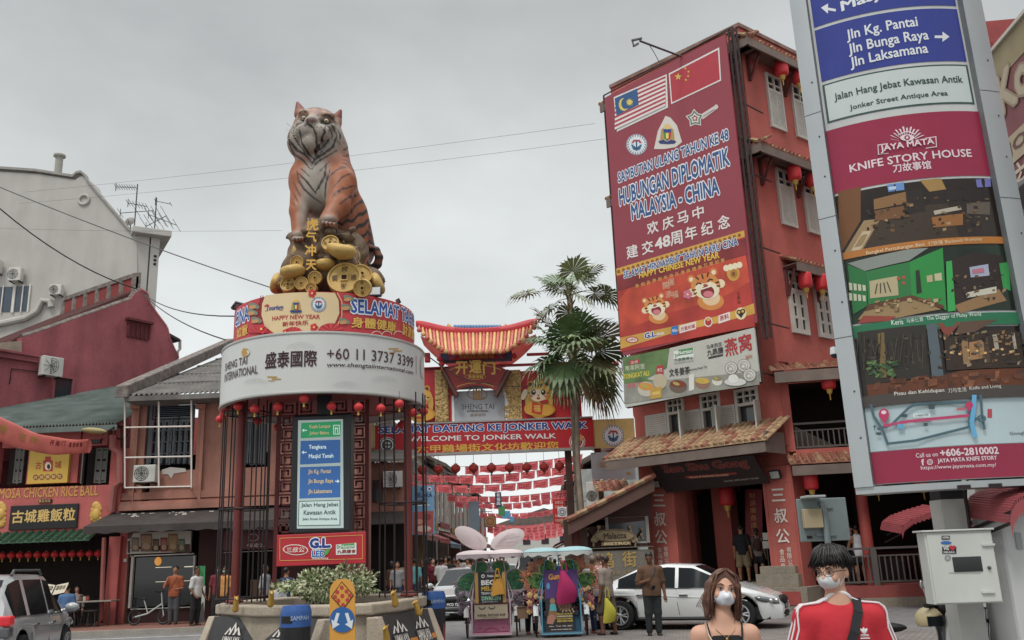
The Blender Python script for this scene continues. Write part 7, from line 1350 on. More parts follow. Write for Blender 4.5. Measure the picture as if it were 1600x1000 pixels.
# street sign kiosk, cabinet, pole
kl,kr_=P(1366,745,9.57),P(1634,735,9.22);ch=(kr_-kl);ch.z=0;cl_=ch.length;sag=.17;Rk=cl_**2/(8*sag)+sag/2
nn=Vector((ch.y,-ch.x,0)).normalized();nn=nn if nn.y<0 else-nn;cc_=(kl+kr_)/2-nn*(Rk-sag);half=math.asin(cl_/2/Rk);aphi=math.atan2(nn.x,-nn.y)
KC=Cyl((cc_.x,cc_.y),Rk);ua_,ub_=Rk*(aphi-half),Rk*(aphi+half);zb_=KC.px(1450,752)[1];ztop=8.9
ki=thing('sign_kiosk','tall curved street sign and advert kiosk with silver side columns','sign kiosk',(cc_.x,cc_.y,0))
silver=M('silver_cladding','#a3a8aa',rough=.4,metal=.35,var=.06,scale=1,stain=.1)
def ksheet(b,u0,u1,z0,z1,o0,o1,n=20):
 g=lambda u,z,o:KC.pt(u,z,o)
 b.grid(lambda i,j:g(u0+(u1-u0)*i,z0+(z1-z0)*j,o1),n,1);b.grid(lambda i,j:g(u0+(u1-u0)*i,z1 if j else z1,o1+(o0-o1)*j),n,1);b.grid(lambda i,j:g(u0+(u1-u0)*i,z0,o0+(o1-o0)*j),n,1);b.grid(lambda i,j:g(u0 if j<.5 else u0,z0+(z1-z0)*j,o0+(o1-o0)*i),1,1);b.grid(lambda i,j:g(u1,z0+(z1-z0)*j,o1+(o0-o1)*i),1,1)
kp=mk('panel',ki,M('kiosk_back','#b3b5b4',rough=.5),lambda b:ksheet(b,ua_,ub_,zb_,ztop,-.1,0))
for s,u in((-1,ua_),(1,ub_)):
 u0,u1=(u-.19,u-.003)if s<0 else(u+.003,u+.26)
 mk('column',ki,silver,lambda b:(ksheet(b,u0,u1,zb_-.02,ztop,-.3,.08,4),b.grid(lambda i,j:KC.pt(u0 if s>0 else u1,zb_+(ztop-zb_)*j,.08-.1*i),1,1)))
 mk('seam',ki,M('seam_dark','#4a4c4c'),lambda b:([ksheet(b,u0,u1,z,z+.008,.07,.082,4)for z in(3.9,5.3,6.6)],[b.ell(KC.pt(u0+(u1-u0)*.7,z,.08),.012,n=6,k=4)for z in(2.8,3.3,4.3,4.9,5.8,6.3,7.0)]))
mk('bottom_frame',ki,silver,lambda b:ksheet(b,ua_-.19,ub_+.26,zb_-.09,zb_-.023,-.3,.06))
mk('clip',ki,rod,lambda b:[ksheet(b,ua_+(ub_-ua_)*f,ua_+(ub_-ua_)*f+.12,zb_-.1,zb_-.06,.061,.075,2)for f in(.45,.62,.85)])
A=Art(KC,.004,.0015)
bz=[ua_,ub_]
def band(z0,z1,c,a=ua_,e=ub_):A.uv=True;A.quad((a,z1),(e,z1),(e,z0),(a,z0),c,n=16);A.uv=False
blue_k,red_k=M('sign_blue','#2f3a86',rough=.25,var=.05),M('sign_crimson','#8c1f3e',rough=.3,var=.05)
Zk=lambda x,y:KC.px(x,y)[1];e_=.03
z_a,z_b=Zk(1408,17),Zk(1408,100.6);band(z_b,z_a,blue_k,ua_+e_,ub_-e_);band(Zk(1408,12),ztop,blue_k,ua_+e_,ub_-e_)
z_c,z_d=Zk(1408,106),Zk(1408,168.5);band(z_d,z_c,'#2d4a44',ua_+e_,ub_-e_);band(z_d+.02,z_c-.02,'#b3bcba',ua_+e_+.025,ub_-e_-.025)
wt='#c9cdd2'
A.text('Masjid Tanah',1315,13,1480,-28,20,wt,.03);A.text('Jln Kg. Pantai',1323,58,1433,36,20,wt,.02);A.text('Jln Bunga Raya',1326,80,1450,57,20,wt,.02);A.text('Jln Laksamana',1329,101,1449,78,20,wt,.02)
def arrow(x,y,s,dy):A.line([(x-s*12,y+dy*s),(x+s*2,y)],4,wt);A.poly([(x+s*11,y-dy*s*.6),(x,y-8),(x,y+8)],wt)
arrow(1472,58,1,0);arrow(1294,14,-1,-2.5)
A.text('Jalan Hang Jebat Kawasan Antik',1304,154,1503,126,14,'#2a423c',.02);A.text('Jonker Street Antique Area',1328,170,1480,147,10,'#2a423c',.02)
z_e,z_f=Zk(1410,180),Zk(1441,279);band(z_f,z_e,red_k)
pk_='#d2c0c6'
for k in range(13):
 a=R_(168-156*k/12);cx,cy=1417,222;A.poly([(cx+13*math.cos(a)-.6,cy-9*math.sin(a)-.3),(cx+(26+(k%2)*2)*math.cos(a)-1.5,cy-(22+(k%2)*2)*math.sin(a)),(cx+(26+(k%2)*2)*math.cos(a)+1.5,cy-(22+(k%2)*2)*math.sin(a)),(cx+13*math.cos(a)+.6,cy-9*math.sin(a)+.3)],pk_)
A.ell(1417,216,11,5,pk_);A.ell(1417,216,4.4,3.8,'#8c1f3e');A.ell(1417,216,2,2,pk_);A.line([(1403,212),(1417,206),(1430,211)],1.6,pk_)
A.qpx((1371,227),(1462,214),(1463,231),(1372,243),pk_);A.qpx((1372.5,228.5),(1460.5,215.6),(1461.5,229.5),(1373.5,241.5),red_k);A.text('JAYA MATA',1376,235,1458,223,12,pk_,.03)
A.text('KNIFE STORY HOUSE',1328,264,1517,239.5,12,pk_,.02);A.text('刀故事馆',1395,264,1454,257.5,13,pk_,.02)
def clutter(x0,y0,x1,y1,n,pal,seed,s0=2,s1=7):
 rg=random.Random(seed)
 for _ in range(n):
  x,w_,h_=rg.uniform(x0,x1),rg.uniform(s0,s1),rg.uniform(s0*.5,s1*.7);y=rg.uniform(y0,y1)-(x-x0)*.06;a=rg.uniform(-.3,.15);A.poly([(x,y),(x+w_,y+a*w_),(x+w_*rg.uniform(.8,1.1),y+a*w_+h_),(x+rg.uniform(-1,1),y+h_)],M('photo_'+pal[_%len(pal)].strip('#'),pal[_%len(pal)],rough=.2,var=.35,scale=5))
def photo(y0,y1,base):band(Zk(1440,y1),Zk(1440,y0),M('photo_'+base.strip('#'),base,rough=.18,var=.5,scale=2.2))
photo(283,392,'#241b15')
for q,c in(([(1310,300),(1345,292),(1345,345),(1312,400)],'#6a421f'),([(1312,400),(1380,330),(1480,318),(1500,375),(1400,388)],'#382b1f'),([(1318,398),(1350,345),(1376,342),(1345,396)],'#8f7550'),([(1330,392),(1348,362),(1362,361),(1344,392)],'#b3a486'),([(1365,312),(1415,300),(1418,318),(1366,328)],'#7f5c34'),([(1366,330),(1412,322),(1414,340),(1368,346)],'#6a4626'),([(1437,282),(1470,279),(1478,296),(1452,300)],'#96753f'),([(1455,340),(1504,334),(1504,352),(1458,356)],'#8a5a2c'),([(1458,330),(1500,322),(1502,328),(1460,336)],'#a89e8e'),([(1510,318),(1546,316),(1546,336),(1510,334)],'#5a5148'),([(1476,300),(1545,297),(1546,314),(1478,314)],'#241c1a'),([(1415,300),(1440,296),(1446,330),(1418,336)],'#211916')):A.poly(q,c)
clutter(1350,312,1545,372,90,['#2a1f18','#4a3622','#6b4c2c','#8a7350','#1b1512','#3b3128','#57432e'],4);A.qpx((1386,289),(1412,285),(1413,297),(1388,300),'#5a83b8');A.qpx((1524,281),(1547,279),(1548,292),(1526,293),'#6a6aa8');A.qpx((1388,293),(1400,291),(1400,296),(1389,297.5),'#a9bcd0')
band(Zk(1440,387),Zk(1440,376),'#a86a28');A.text('Bengkel Pertukangan Besi',1354,397,1444,383,7,'#d6bf9a',.01);A.text('打铁铺',1450,382,1472,379,7,'#d6bf9a',0);A.text('Blacksmith Workshop',1476,379.5,1533,374.5,7,'#d6bf9a',0)
photo(390,492,'#1c2a1d')
for q,c in(([(1325,412),(1420,390),(1450,388),(1420,408),(1352,424)],'#7c827c'),([(1325,414),(1354,425),(1356,478),(1334,492)],'#1f6a36'),([(1354,425),(1421,410),(1424,462),(1357,477)],'#266f3a'),([(1421,410),(1472,388),(1478,486),(1424,462)],'#1f8238'),([(1359,440),(1402,432),(1404,462),(1360,467)],'#a89c78'),([(1341,500),(1358,479),(1424,464),(1470,484),(1400,498)],'#8d754f'),([(1341,506),(1350,494),(1400,495),(1392,502)],'#8a3a2e'),([(1356,478),(1424,462),(1474,478),(1474,484),(1424,468),(1352,487)],'#5a3622'),([(1478,410),(1520,395),(1566,400),(1570,440),(1560,470),(1490,478)],'#2c211d'),([(1490,478),(1560,452),(1572,470),(1500,490)],'#8a6a46'),([(1508,458),(1556,448),(1556,458),(1510,466)],'#b9b4a4'),([(1560,412),(1575,410),(1578,455),(1566,450)],'#2e8a44'),([(1477,410),(1486,408),(1492,486),(1480,488)],'#2f9a4a'),([(1430,424),(1436,422),(1440,458),(1432,460)],'#1f2a20')):A.poly(q,c)
clutter(1484,425,1566,470,40,['#1d1613','#3a2a1e','#5a4630','#7d6a4c','#2a211c'],6);clutter(1362,470,1470,484,30,['#8f7650','#a68f68','#6d5638'],7,3,9)
for r in range(2):
 for k in range(4):A.qpx((1327+7*k,442+16*r+1.2*k),(1332+7*k,443+16*r+1.2*k),(1332.5+7*k,454+16*r+.4*k),(1328+7*k,454+16*r+.4*k),'#b5b59c')
for k in range(4):A.line([(1368+8*k,460-k),(1371+5*k,444-k)],2,'#4a4434')
for x,y in((1412,434),(1412,443),(1404,436)):A.ell(x,y,3,2.5,'#a04a36')
A.qpx((1514,418),(1543,413),(1545,431),(1516,434),'#9a9fb4');A.qpx((1518,422),(1536,419),(1537,426),(1519,428),'#b06a7a');A.qpx((1447,432),(1456,430),(1457,441),(1448,442),'#a89c78');A.qpx((1459,429),(1470,427),(1471,439),(1460,440),'#b3a888')
band(Zk(1440,515),Zk(1440,496),'#1f6a48');A.text('Keris',1393,505,1411,503.5,8,'#c9d6cc',.01);A.text('马来匕首',1416,502.5,1442,499.5,7,'#c9d6cc',0);A.text('The Dagger of Malay World',1447,499.5,1531,492.5,8,'#c9d6cc',.0)
photo(517,612,'#221a15')
for q,c in(([(1340,520),(1446,508),(1452,590),(1355,602)],'#2c2822'),([(1447,508),(1462,506),(1474,590),(1456,594)],'#4f5a60'),([(1464,506),(1500,504),(1478,530)],'#7a3a30'),([(1500,504),(1556,500),(1520,520),(1490,524)],'#5a4436'),([(1474,530),(1560,516),(1592,520),(1598,575),(1478,580)],'#33261d'),([(1355,602),(1456,592),(1500,580),(1600,576),(1600,606),(1358,622)],'#5e331d'),([(1372,522),(1382,520),(1386,590),(1377,592)],'#6d5a34'),([(1548,524),(1582,521),(1586,546),(1552,547)],'#9a9284'),([(1500,532),(1510,530),(1514,568),(1504,570)],'#8a6a48'),([(1533,530),(1541,528),(1546,572),(1537,574)],'#4a3a2c'),([(1512,536),(1534,532),(1536,560),(1514,564)],'#97714a')):A.poly(q,c)
clutter(1464,522,1590,574,110,['#2b2019','#4f3a26','#7a5a38','#1a1512','#5e5346','#8d7a5c'],9,2,8);clutter(1346,530,1452,580,60,['#1c1a16','#37332a','#2a2d22','#4a4436'],10,1.5,8);clutter(1362,592,1590,608,50,['#5a301c','#75462a','#4a2818'],12,5,16)
for k in range(34):x,y=random.uniform(1356,1402),random.uniform(566,588);A.ell(x,y,5,2.2,('#3f5a36','#55703f','#2e4a2c')[k%3],n=8,rot=random.uniform(-60,60))
for k in range(22):x=1342+5*k;A.line([(x,520+random.uniform(0,20)),(x+random.uniform(-6,8),560+random.uniform(0,20))],1,('#4d4538','#1e1c19')[k%2])
for k in range(8):A.ell(1485+13*k,552-.6*k+3*math.sin(k*2),2.6,2,'#c9a26a',n=8)
band(Zk(1440,628),Zk(1440,610.5),'#453f3b');A.text('Pisau dan Kehidupan',1398,617,1474,611,7.5,'#cfc8c0',.01);A.text('刀与生活',1480,611.5,1508,609,7,'#cfc8c0',0);A.text('Knife and Living',1513,608.5,1561,604.5,7,'#cfc8c0',.0)
band(Zk(1450,699),Zk(1450,629),M('map_paper','#a9bcc0',rough=.35,var=.05))
rd_='#44606a'
for pts,w_ in(([(1362,632),(1366,650),(1380,672),(1388,694)],4),([(1372,671),(1394,664),(1420,638),(1430,632),(1512,629)],4),([(1386,694),(1430,689),(1512,668),(1514,632)],4),([(1530,618),(1532,650),(1536,672)],4)):A.line(pts,w_,rd_)
A.line([(1514,655),(1530,656)],4,rd_);A.line([(1520,618),(1519,640),(1516,662),(1522,684)],7,'#5aa0c8');A.line([(1382,666),(1420,659),(1470,654),(1512,650)],4.5,'#b03a64');A.ring(1531,655,7,6,3,rd_)
A.ell(1382,648,8,9,'#b0325c');A.poly([(1375,651),(1389,650),(1384,664)],'#b0325c');A.ell(1512,634,6,5.5,'#b0325c');A.poly([(1507,636),(1517,636),(1512,645)],'#b0325c');A.ell(1382,645,4,3,'#d9c2cc')
for x,y,w_,h_,c in((1413,650,9,5,'#3a4a4c'),(1408,667,10,8,'#5a9ab8'),(1446,664,6,5,'#3a4a4c'),(1455,636,9,8,'#3a4a4c'),(1500,640,14,4,'#b0606a'),(1546,646,7,14,'#a8424c'),(1440,650,26,6,'#c6cfd0'),(1374,678,7,4,'#3a4a4c')):A.rect(x-w_/2,y-h_/2,x+w_/2,y+h_/2,c)
A.line([(1368,664),(1368,672)],1.5,'#3a4a4c');A.line([(1365.5,667),(1370.5,667)],1.5,'#3a4a4c');A.text('7 MINUTES',1430,650.5,1450,648.5,2.6,'#4a5a60',.02)
A.text('Google',1577,678,1604,677,6,'#5a6468',.01)
band(zb_+.005,Zk(1450,700),red_k);A.text('Call us on',1431,712,1465,709.5,7,pk_,.01);A.text('+606-2810002',1469,708,1559,703.5,11,pk_,.035);A.text('JAYA MATA KNIFE STORY',1465,721,1557,716,8,pk_,.03);A.text('https://www.jayamata.com.my/',1439,732,1556,727,7.5,pk_,.01)
A.text('f',1440,722.5,1443.6,722.3,9,pk_,.05);A.ring(1453,722,4.6,4.6,1.1,pk_);A.ring(1453,722,2.4,2.4,.9,pk_);A.build('print',kp)
pY=9.75;pxm=P(1490,800,pY);zc0=P(1490,780,pY).z
mk('post',ki,[M('post_black','#232325',rough=.5),M('post_white','#b3b3ae',rough=.5,stain=.1)],lambda b:(b.box((pxm.x,pY+.1,(zc0+zb_+.3)/2),(.25,.25,zb_+.3-zc0)),b.box((pxm.x,pY+.1,zc0/2+.35),(.27,.27,zc0-.7),1),b.box((pxm.x,pY+.1,.35),(.275,.275,.7))))
mk('cable',ki,rod,lambda b:(b.tube([P(1508,758,9.5),P(1508,775,9.55),P(1512,800,9.6),P(1516,830,9.6)],.02,n=5),b.tube([P(1505,760,9.5),P(1513,749,9.4),P(1600,746,9.2)],.012,n=4)))
CP=Plane((0,9.45),(1,-.06));ca,cb2=CP.px(1461,945),CP.px(1549,828)
cab=thing('control_cabinet','white metal control cabinet with a small window and stickers on the kiosk post','cabinet',tuple(CP.pt((ca[0]+cb2[0])/2,ca[1],-.1)));cwm=M('cabinet_white','#b9bbb6',rough=.45,var=.05,stain=.1)
mk('box',cab,cwm,lambda b:(b.slab(CP,ca[0],cb2[0],ca[1],cb2[1],-.22,-.012),b.slab(CP,ca[0]+.02,cb2[0]-.01,ca[1]+.01,cb2[1]-.02,-.01,0),b.slab(CP,ca[0]-.03,cb2[0]+.02,cb2[1]+.002,cb2[1]+.02,-.24,.02)),bevel=.004)
mk('window',cab,glass_dark('cabinet_window','#161718'),lambda b:(lambda a,c:b.slab(CP,a[0],c[0],a[1],c[1],.001,.006))(CP.px(1491,894),CP.px(1532,869)))
mk('hinge',cab,cwm,lambda b:[(lambda a,c:b.slab(CP,a[0],c[0],a[1],c[1],.002,.02))(CP.px(1534,y+2),CP.px(1553,y-2))for y in(851,925)])
A=Art(CP,.003,.002);A.rect(1471,837,1484,843,'#26282a');A.text('HYPIN',1472.5,840,1482.5,840,3.4,'#c9c9c6',.03);A.ell(1478,848,8.5,2.6,'#2e5fa0');A.rect(1472,854,1494,865,'#2a2b2d');A.text('WE',1473.5,857,1482,856.6,5.5,'#cfcfcc',.03);A.ell(1485.5,855,2.8,2.8,'#b02a36');A.ell(1489.5,855,2.8,2.8,'#b02a36');A.poly([(1483,856),(1492,856),(1487.5,861)],'#b02a36');A.text('MELAKA',1474,863,1491,862.4,2.6,'#cfcfcc',.03)
A.ring(1480.5,872,4.5,4.5,.8,'#3a3c3e');A.ell(1479,871,.7,.7,'#3a3c3e');A.ell(1482,871,.7,.7,'#3a3c3e');A.ring(1480.5,872,2.6,2.6,.6,'#3a3c3e',a0=200,a1=340);A.rect(1482,894.5,1533,895.5,'#8d8f8c');A.build('stickers',cab)
mk('lock',cab,alu,lambda b:b.ell(CP.at(1546,887,.01),.018,n=8,k=5))
po=thing('utility_pole','leaning round concrete utility pole with cables at the right edge','pole',tuple(P(1580,1000,10.2)));q0,q1=P(1588,1040,10.3),P(1529,640,10.3)
mk('pole',po,M('pole_concrete','#91887b',rough=.9,var=.12,stain=.2,bump=.15),lambda b:b.tube([q0.lerp(q1,k/6)for k in range(7)],[.19-.008*k for k in range(7)],n=20),smooth=True)
mk('cable',po,[rod,paint('#a9a7a0')],lambda b:(b.tube([P(1536,775,10.08),P(1552,820,10.08),P(1560,890,10.05),P(1580,930,10.0)],.012,n=5),b.tube([P(1510,945,9.9),P(1530,965,9.9),P(1570,980,9.9),P(1594,960,9.9)],.02,n=5),b.tube([P(1575,930,9.95),P(1590,950,9.95),P(1598,975,9.95)],.02,1,n=5),[b.tube([P(1560+6*k,760,10.4),P(1566+6*k,860,10.4)],.008,n=4)for k in range(3)]))
fe=thing('mesh_fence','small wire mesh fence panel behind the concrete pole','fence',tuple(P(1545,990,11)));mk('mesh',fe,alu,lambda b:[b.tube([P(1534+3*k,950,11),P(1537+3*k,1010,11)],.008,n=4)for k in range(10)]);mk('frame',fe,alu,lambda b:(b.tube([P(1533,950,11),P(1566,950,11)],.015,n=4),b.tube([P(1533,950,11),P(1536,1030,11)],.015,n=4)))
SPb=Plane((0,14.4),(1,.03));ba,bb_=SPb.px(1252,847),SPb.px(1321,777)
tb=thing('traffic_control_box','back of a grey metal sign with a beige box on a pole behind the man','sign',tuple(SPb.pt((ba[0]+bb_[0])/2,0,0)));gm_=M('galvanised_grey','#7e8a8a',rough=.5,metal=.3,var=.08,stain=.12)
mk('plate',tb,gm_,lambda b:b.slab(SPb,ba[0],bb_[0],ba[1],bb_[1],-.05,0),bevel=.01)
mk('top_lamp',tb,M('grey_lamp','#9aa0a0'),lambda b:(lambda a,c:b.slab(SPb,a[0],c[0],a[1],c[1],.002,.3))(SPb.px(1250,780),SPb.px(1280,775)),bevel=.01)
mk('beige_box',tb,M('beige_box','#a8997a',rough=.5),lambda b:(lambda a,c:b.slab(SPb,a[0],c[0],a[1],c[1],.002,.12))(SPb.px(1255,826),SPb.px(1280,795)),bevel=.012)
mk('pole',tb,gm_,lambda b:(lambda u:(b.tube([SPb.pt(u,0,.06),SPb.pt(u,bb_[1]-.05,.06)],.05,n=10),b.slab(SPb,u-.16,u+.16,ba[1]+.08,ba[1]+.12,.01,.03),b.slab(SPb,u-.16,u+.16,bb_[1]-.16,bb_[1]-.12,.01,.03)))(SPb.px(1288,820)[0]),smooth=True)
mk('sticker',tb,paint('#2a2c2e'),lambda b:(lambda a,c:b.slab(SPb,a[0],c[0],a[1],c[1],.001,.004))(SPb.px(1261,842),SPb.px(1269,837)))
cam_=thing('dome_camera','white dome security camera hanging at the kiosk column over the balcony','camera',tuple(P(1306,555,9.9)));mk('dome',cam_,[paint('#c2c4c6'),M('camera_glass','#2a2c2e',rough=.1)],lambda b:(lambda p:(b.lathe([(0,.07),(.04,.06),(.05,0),(.05,-.02)],p,n=14),b.ell(p+Vector((0,0,-.02)),.045,1)))(P(1304,551,9.8)),smooth=True);mk('arm',cam_,rod,lambda b:b.tube([P(1304,543,9.8),P(1310,533,9.8),P(1330,527,9.85)],.012,n=5))
sst=thing('notice_stand','two board notice stand at the shop entrance','sign stand',tuple(FP.at(1200,900,-.9)));mk('pole',sst,alu,lambda b:(lambda p:b.tube([(p.x,p.y,zfl),(p.x,p.y,P(1198,832,26).z)],.025,n=6))(FP.at(1199,860,-.9)));mk('notice',sst,paint('#b0aca4'),lambda b:[(lambda a,c:b.slab(FP,a[0],c[0],a[1],c[1],-.88,-.85))(FP.px(1193,y+6,-.88),FP.px(1205,y-6,-.88))for y in(838,851)])
# cars
tyre_m,alloy,chrome=M('tyre','#1c1c1d',rough=.9),M('alloy','#a9abad',rough=.3,metal=.7),M('chrome','#c5c7c9',rough=.15,metal=.9)
cg_=M('car_glass','#171c1f',rough=.12,spec=.16);blackp=M('black_plastic','#1a1a1b',rough=.6);hl_m=M('headlight','#55595c',rough=.08,spec=.9);tl_m=M('tail_light','#b8232b',rough=.2,emit=.25);amber=M('amber_lens','#c98a3a',rough=.2)
def ip(pts,x):return float(np.interp(x,[p[0]for p in pts],[p[1]for p in pts]))
def wheel(t,x,y,r,s,spokes=5):
 w_=mk('wheel',t,tyre_m,lambda b:b.lathe([(r*.62,-.1),(r*.9,-.11),(r,-.08),(r,.08),(r*.9,.11),(r*.62,.1)],(x,y,r),n=28,R=Matrix.Rotation(R_(90),3,'X')),local=True,smooth=True)
 yo=y+s*.1
 def rim(b):
  b.lathe([(r*.64,-.02),(r*.66,.03),(r*.58,.03),(r*.56,-.06)],(x,yo,r),n=28,R=Matrix.Rotation(R_(-90*s),3,'X'));b.ell((x,yo,r),(r*.16,.03,r*.16),n=10,k=6)
  for k in range(spokes):
   for d in(-.13,.13):a=2*math.pi*k/spokes;b.tube([(x+r*.1*math.cos(a),yo,r+r*.1*math.sin(a)),(x+r*.6*math.cos(a+d*1.6),yo,r+r*.6*math.sin(a+d*1.6))],.022,n=5)
 mk('rim',w_,alloy,rim,local=True);mk('disc',w_,blackp,lambda b:b.lathe([(0,0),(r*.6,0)],(x,y+s*.03,r),n=20,R=Matrix.Rotation(R_(90),3,'X')),local=True)
def car(lab,loc,rz,pm,L_=4.5,W_=1.78,H_=1.45,kind='sedan',plate='MCD 7231',group='cars and vans on the road'):
 t=thing('parked_car' if kind!='suv' else 'suv',lab,'car',loc,rz,group);h=L_/2;r=.33 if kind!='suv' else.38;xf,xr=h-.88,-h+.86
 if kind=='sedan':top=[(-h,.78),(-h+.1,.98),(-h+.55,1.04),(-h+1.35,H_-.06),(-.25,H_),(.35,H_-.04),(1.22,.99),(h-.7,.88),(h-.12,.7),(h,.5)];g0,g1,gr,gf=-h+.5,1.25,-h+1.3,.4
 else:top=[(-h,.95),(-h+.06,1.1),(-h+.42,H_-.08),(-h+.8,H_),(.0,H_),(.45,H_-.05),(1.15,1.1),(h-.6,1.02),(h-.1,.85),(h,.55)];g0,g1,gr,gf=-h+.04,1.18,-h+.45,.5
 sh=[(-h,.78),(-h+.5,.93),(0,.9),(1.2,.87),(h-.4,.76),(h,.52)]if kind=='sedan' else[(-h,.95),(-h+.4,1.06),(.2,1.02),(1.2,1.0),(h-.3,.88),(h,.58)]
 wd=[(-h,.72 if kind!='suv' else.88),(-h+.15,.86 if kind!='suv' else.96),(-h+.7,.97),(0,1),(h-.9,.98),(h-.25,.85),(h,.62)]
 xs=sorted(set([round(-h+L_*k/54,3)for k in range(55)]+[g0,g1,gr,gf,-.05,.03,xf-.42,xf+.42,xr-.42,xr+.42]));V=[];n=9
 for x in xs:
  w_=ip(wd,x)*W_/2;zt=ip(top,x);zs=min(ip(sh,x),zt-.012);zb=.22
  for xw in(xf,xr):
   if abs(x-xw)<r+.09:zb=max(zb,r+math.sqrt((r+.09)**2-(x-xw)**2)*.98)
  inn=max(0,min(1,(zt-zs-.05)/.4));wr=w_*(.93-.2*inn)
  V.append([(w_*.93,zb),(w_*.99,zb+(zs-zb)*.3),(w_,zb+(zs-zb)*.62),(w_*.985,zb+(zs-zb)*.86),(w_*.955,zs),(wr*1.0,zs+(zt-zs)*.86),(wr*.9,zs+(zt-zs)*.97),(wr*.5,zt),(0,zt+.008)])
 vs=[];
 for x,q in zip(xs,V):vs+=[(x,y,z)for y,z in q]+[(x,-y,z)for y,z in q]
 fb,fg=[],[];m=2*n
 for i in range(len(xs)-1):
  xa,xb=xs[i],xs[i+1];xm=(xa+xb)/2
  for s in(0,1):
   for j in range(n-1):
    f=[i*m+s*n+j,(i+1)*m+s*n+j,(i+1)*m+s*n+j+1,i*m+s*n+j+1];f=f[::-1]if s==0 else f
    side=j==4 and g0+.3<xm<g1-.22 and not(-.05<=xm<=.03)and(kind!='suv' or not abs(xm+1.15)<.06);scr=j>=5 and(gf<xm<g1 or g0<xm<gr)and(j>5)
    (fg if side or scr else fb).append(f)
 for e in(0,len(xs)-1):fb.append([e*m+j for j in range(n)]+[e*m+n+j for j in range(n-1,-1,-1)])
 link_mesh('body',vs,fb,None,[pm],t,True,0,True);link_mesh('window',vs,fg,None,[cg_],t,True,0,True)
 mk('underbody',t,blackp,lambda b:b.box((0,0,.34),(L_-.5,W_-.34,.26)),local=True)
 sw=W_/2
 for s in(-1,1):
  for x in(xf,xr):wheel(t,x,s*(sw-.13),r,s)
  d=mk('door',t,M('door_seam','#3a3c3e'),lambda b:[b.tube([(x,s*(ip(wd,x)*sw*.96+.003),ip(sh,x)-.01),(x+.02,s*(ip(wd,x)*sw+.002),.55),(x+.05,s*(ip(wd,x)*sw*.985+.003),.33)],.006,n=4)for x in(.98,-.02,-.98)],local=True)
  mk('handle',d,chrome,lambda b:[b.box((x,s*(sw+.012),ip(sh,x)-.14),(.2,.03,.03))for x in(.15,-.85)],local=True)
  mk('mirror',t,pm,lambda b:(b.ell((.88,s*(sw+.13),ip(sh,.8)+.1),(.09,.13,.085)),b.tube([(.9,s*(sw-.06),ip(sh,.8)+.04),(.9,s*(sw+.08),ip(sh,.8)+.08)],.03,n=6)),local=True,smooth=True)
  mk('headlight',t,hl_m,lambda b:b.ell((h-.3,s*sw*.74,ip(sh,h-.3)-.09),(.3,.12,.085),R=Matrix.Rotation(.28,3,'Y')@Matrix.Rotation(-s*.5,3,'Z')),local=True,smooth=True);mk('lamp',t,chrome,lambda b:[b.ell((h-.2+k*.1,s*(sw*.78-k*.13+.05),ip(sh,h-.3)-.1),.05)for k in(0,1)],local=True,smooth=True)
  mk('tail_light',t,tl_m,lambda b:(b.ell((-h+.16,s*sw*.8,.86),(.12,.12,.08))if kind!='suv' else(b.box((-h+.1,s*sw*.86,1.02),(.24,.2,.16)))),local=True,smooth=kind!='suv',bevel=.03 if kind=='suv' else 0);(mk('reversing_light',t,hl_m,lambda b:b.box((-h+.1,s*sw*.86,.84),(.235,.19,.17)),local=True,bevel=.03)if kind=='suv' else 0)
 mk('crease',t,pm,lambda b:[b.tube([(x,s*(ip(wd,x)*sw*.993),ip(sh,x)-.17-.03*math.sin(x))for x in np.linspace(-h+.5,h-.7,12)],.014,n=5)for s in(-1,1)],local=True,smooth=True);mk('sill',t,blackp,lambda b:[b.tube([(xr+.45,s*(sw*.94),.25),(xf-.45,s*(sw*.94),.25)],.045,n=6)for s in(-1,1)],local=True);mk('window_trim',t,chrome,lambda b:[b.tube([(x,s*(ip(wd,x)*sw*.957+.004),ip(sh,x)+.008)for x in np.linspace(g0+.3,g1-.25,10)],.011,n=4)for s in(-1,1)],local=True)
 mk('grille',t,blackp,lambda b:(b.ell((h-.06,0,.6),(.1,.42,.1)),b.ell((h-.08,0,.32),(.13,.55,.07))),local=True,smooth=True);mk('trim',t,chrome,lambda b:b.tube([(h-.02,-.42,.25),(h+.02,0,.25),(h-.02,.42,.25)],.02,n=5),local=True)
 for e in(1,-1):
  class Q:
   def pt(s,u,z,off=0):return Vector((e*(h+.015+(.02 if e<0 else 0)+off),e*u,z))
  p=mk('plate',t,blackp,lambda b:b.box((e*(h+.005+(.02 if e<0 else 0)),0,.47 if e>0 else.72),(.02,.48,.12)),local=True);A=Art(Q(),.003,.002,uv=True);A.text(plate,-.2,.47 if e>0 else.72,.2,.47 if e>0 else.72,.075,'#d5d5d2',.03);A.b.build('lettering',A.mats,p,local=True)
 if kind=='suv':mk('roof_rail',t,M('rail_dark','#55585a',metal=.5),lambda b:[b.tube([(-h+.75,s*.58,H_-.02),(-h+.85,s*.58,H_+.06),(.1,s*.58,H_+.06),(.25,s*.58,H_-.02)],.025,n=6)for s in(-1,1)],local=True);mk('bumper',t,pm,lambda b:b.box((-h+.08,0,.5),(.28,W_*.9,.3)),local=True,bevel=.06);mk('wiper',t,blackp,lambda b:b.tube([(-h+.02,-.1,1.14),(-h+.06,.35,1.2)],.012,n=4),local=True)
 return t
whp,slv,dkp=[M(*a,rough=.25,var=.02,coat=.8)for a in(('car_white','#c3c5c4'),('car_silver','#9a9c9e'),('car_black','#26282b'))]
car('white sedan parked across the shop entrance behind the woman',(P(1076,940,21.9).x,22.1,0),R_(-24),whp,4.5)
SV=car('silver SUV with a roof rail and lit tail light at the left edge',(-9.62,17.2,0),R_(102),slv,4.4,1.78,1.76,'suv','MBC 418')
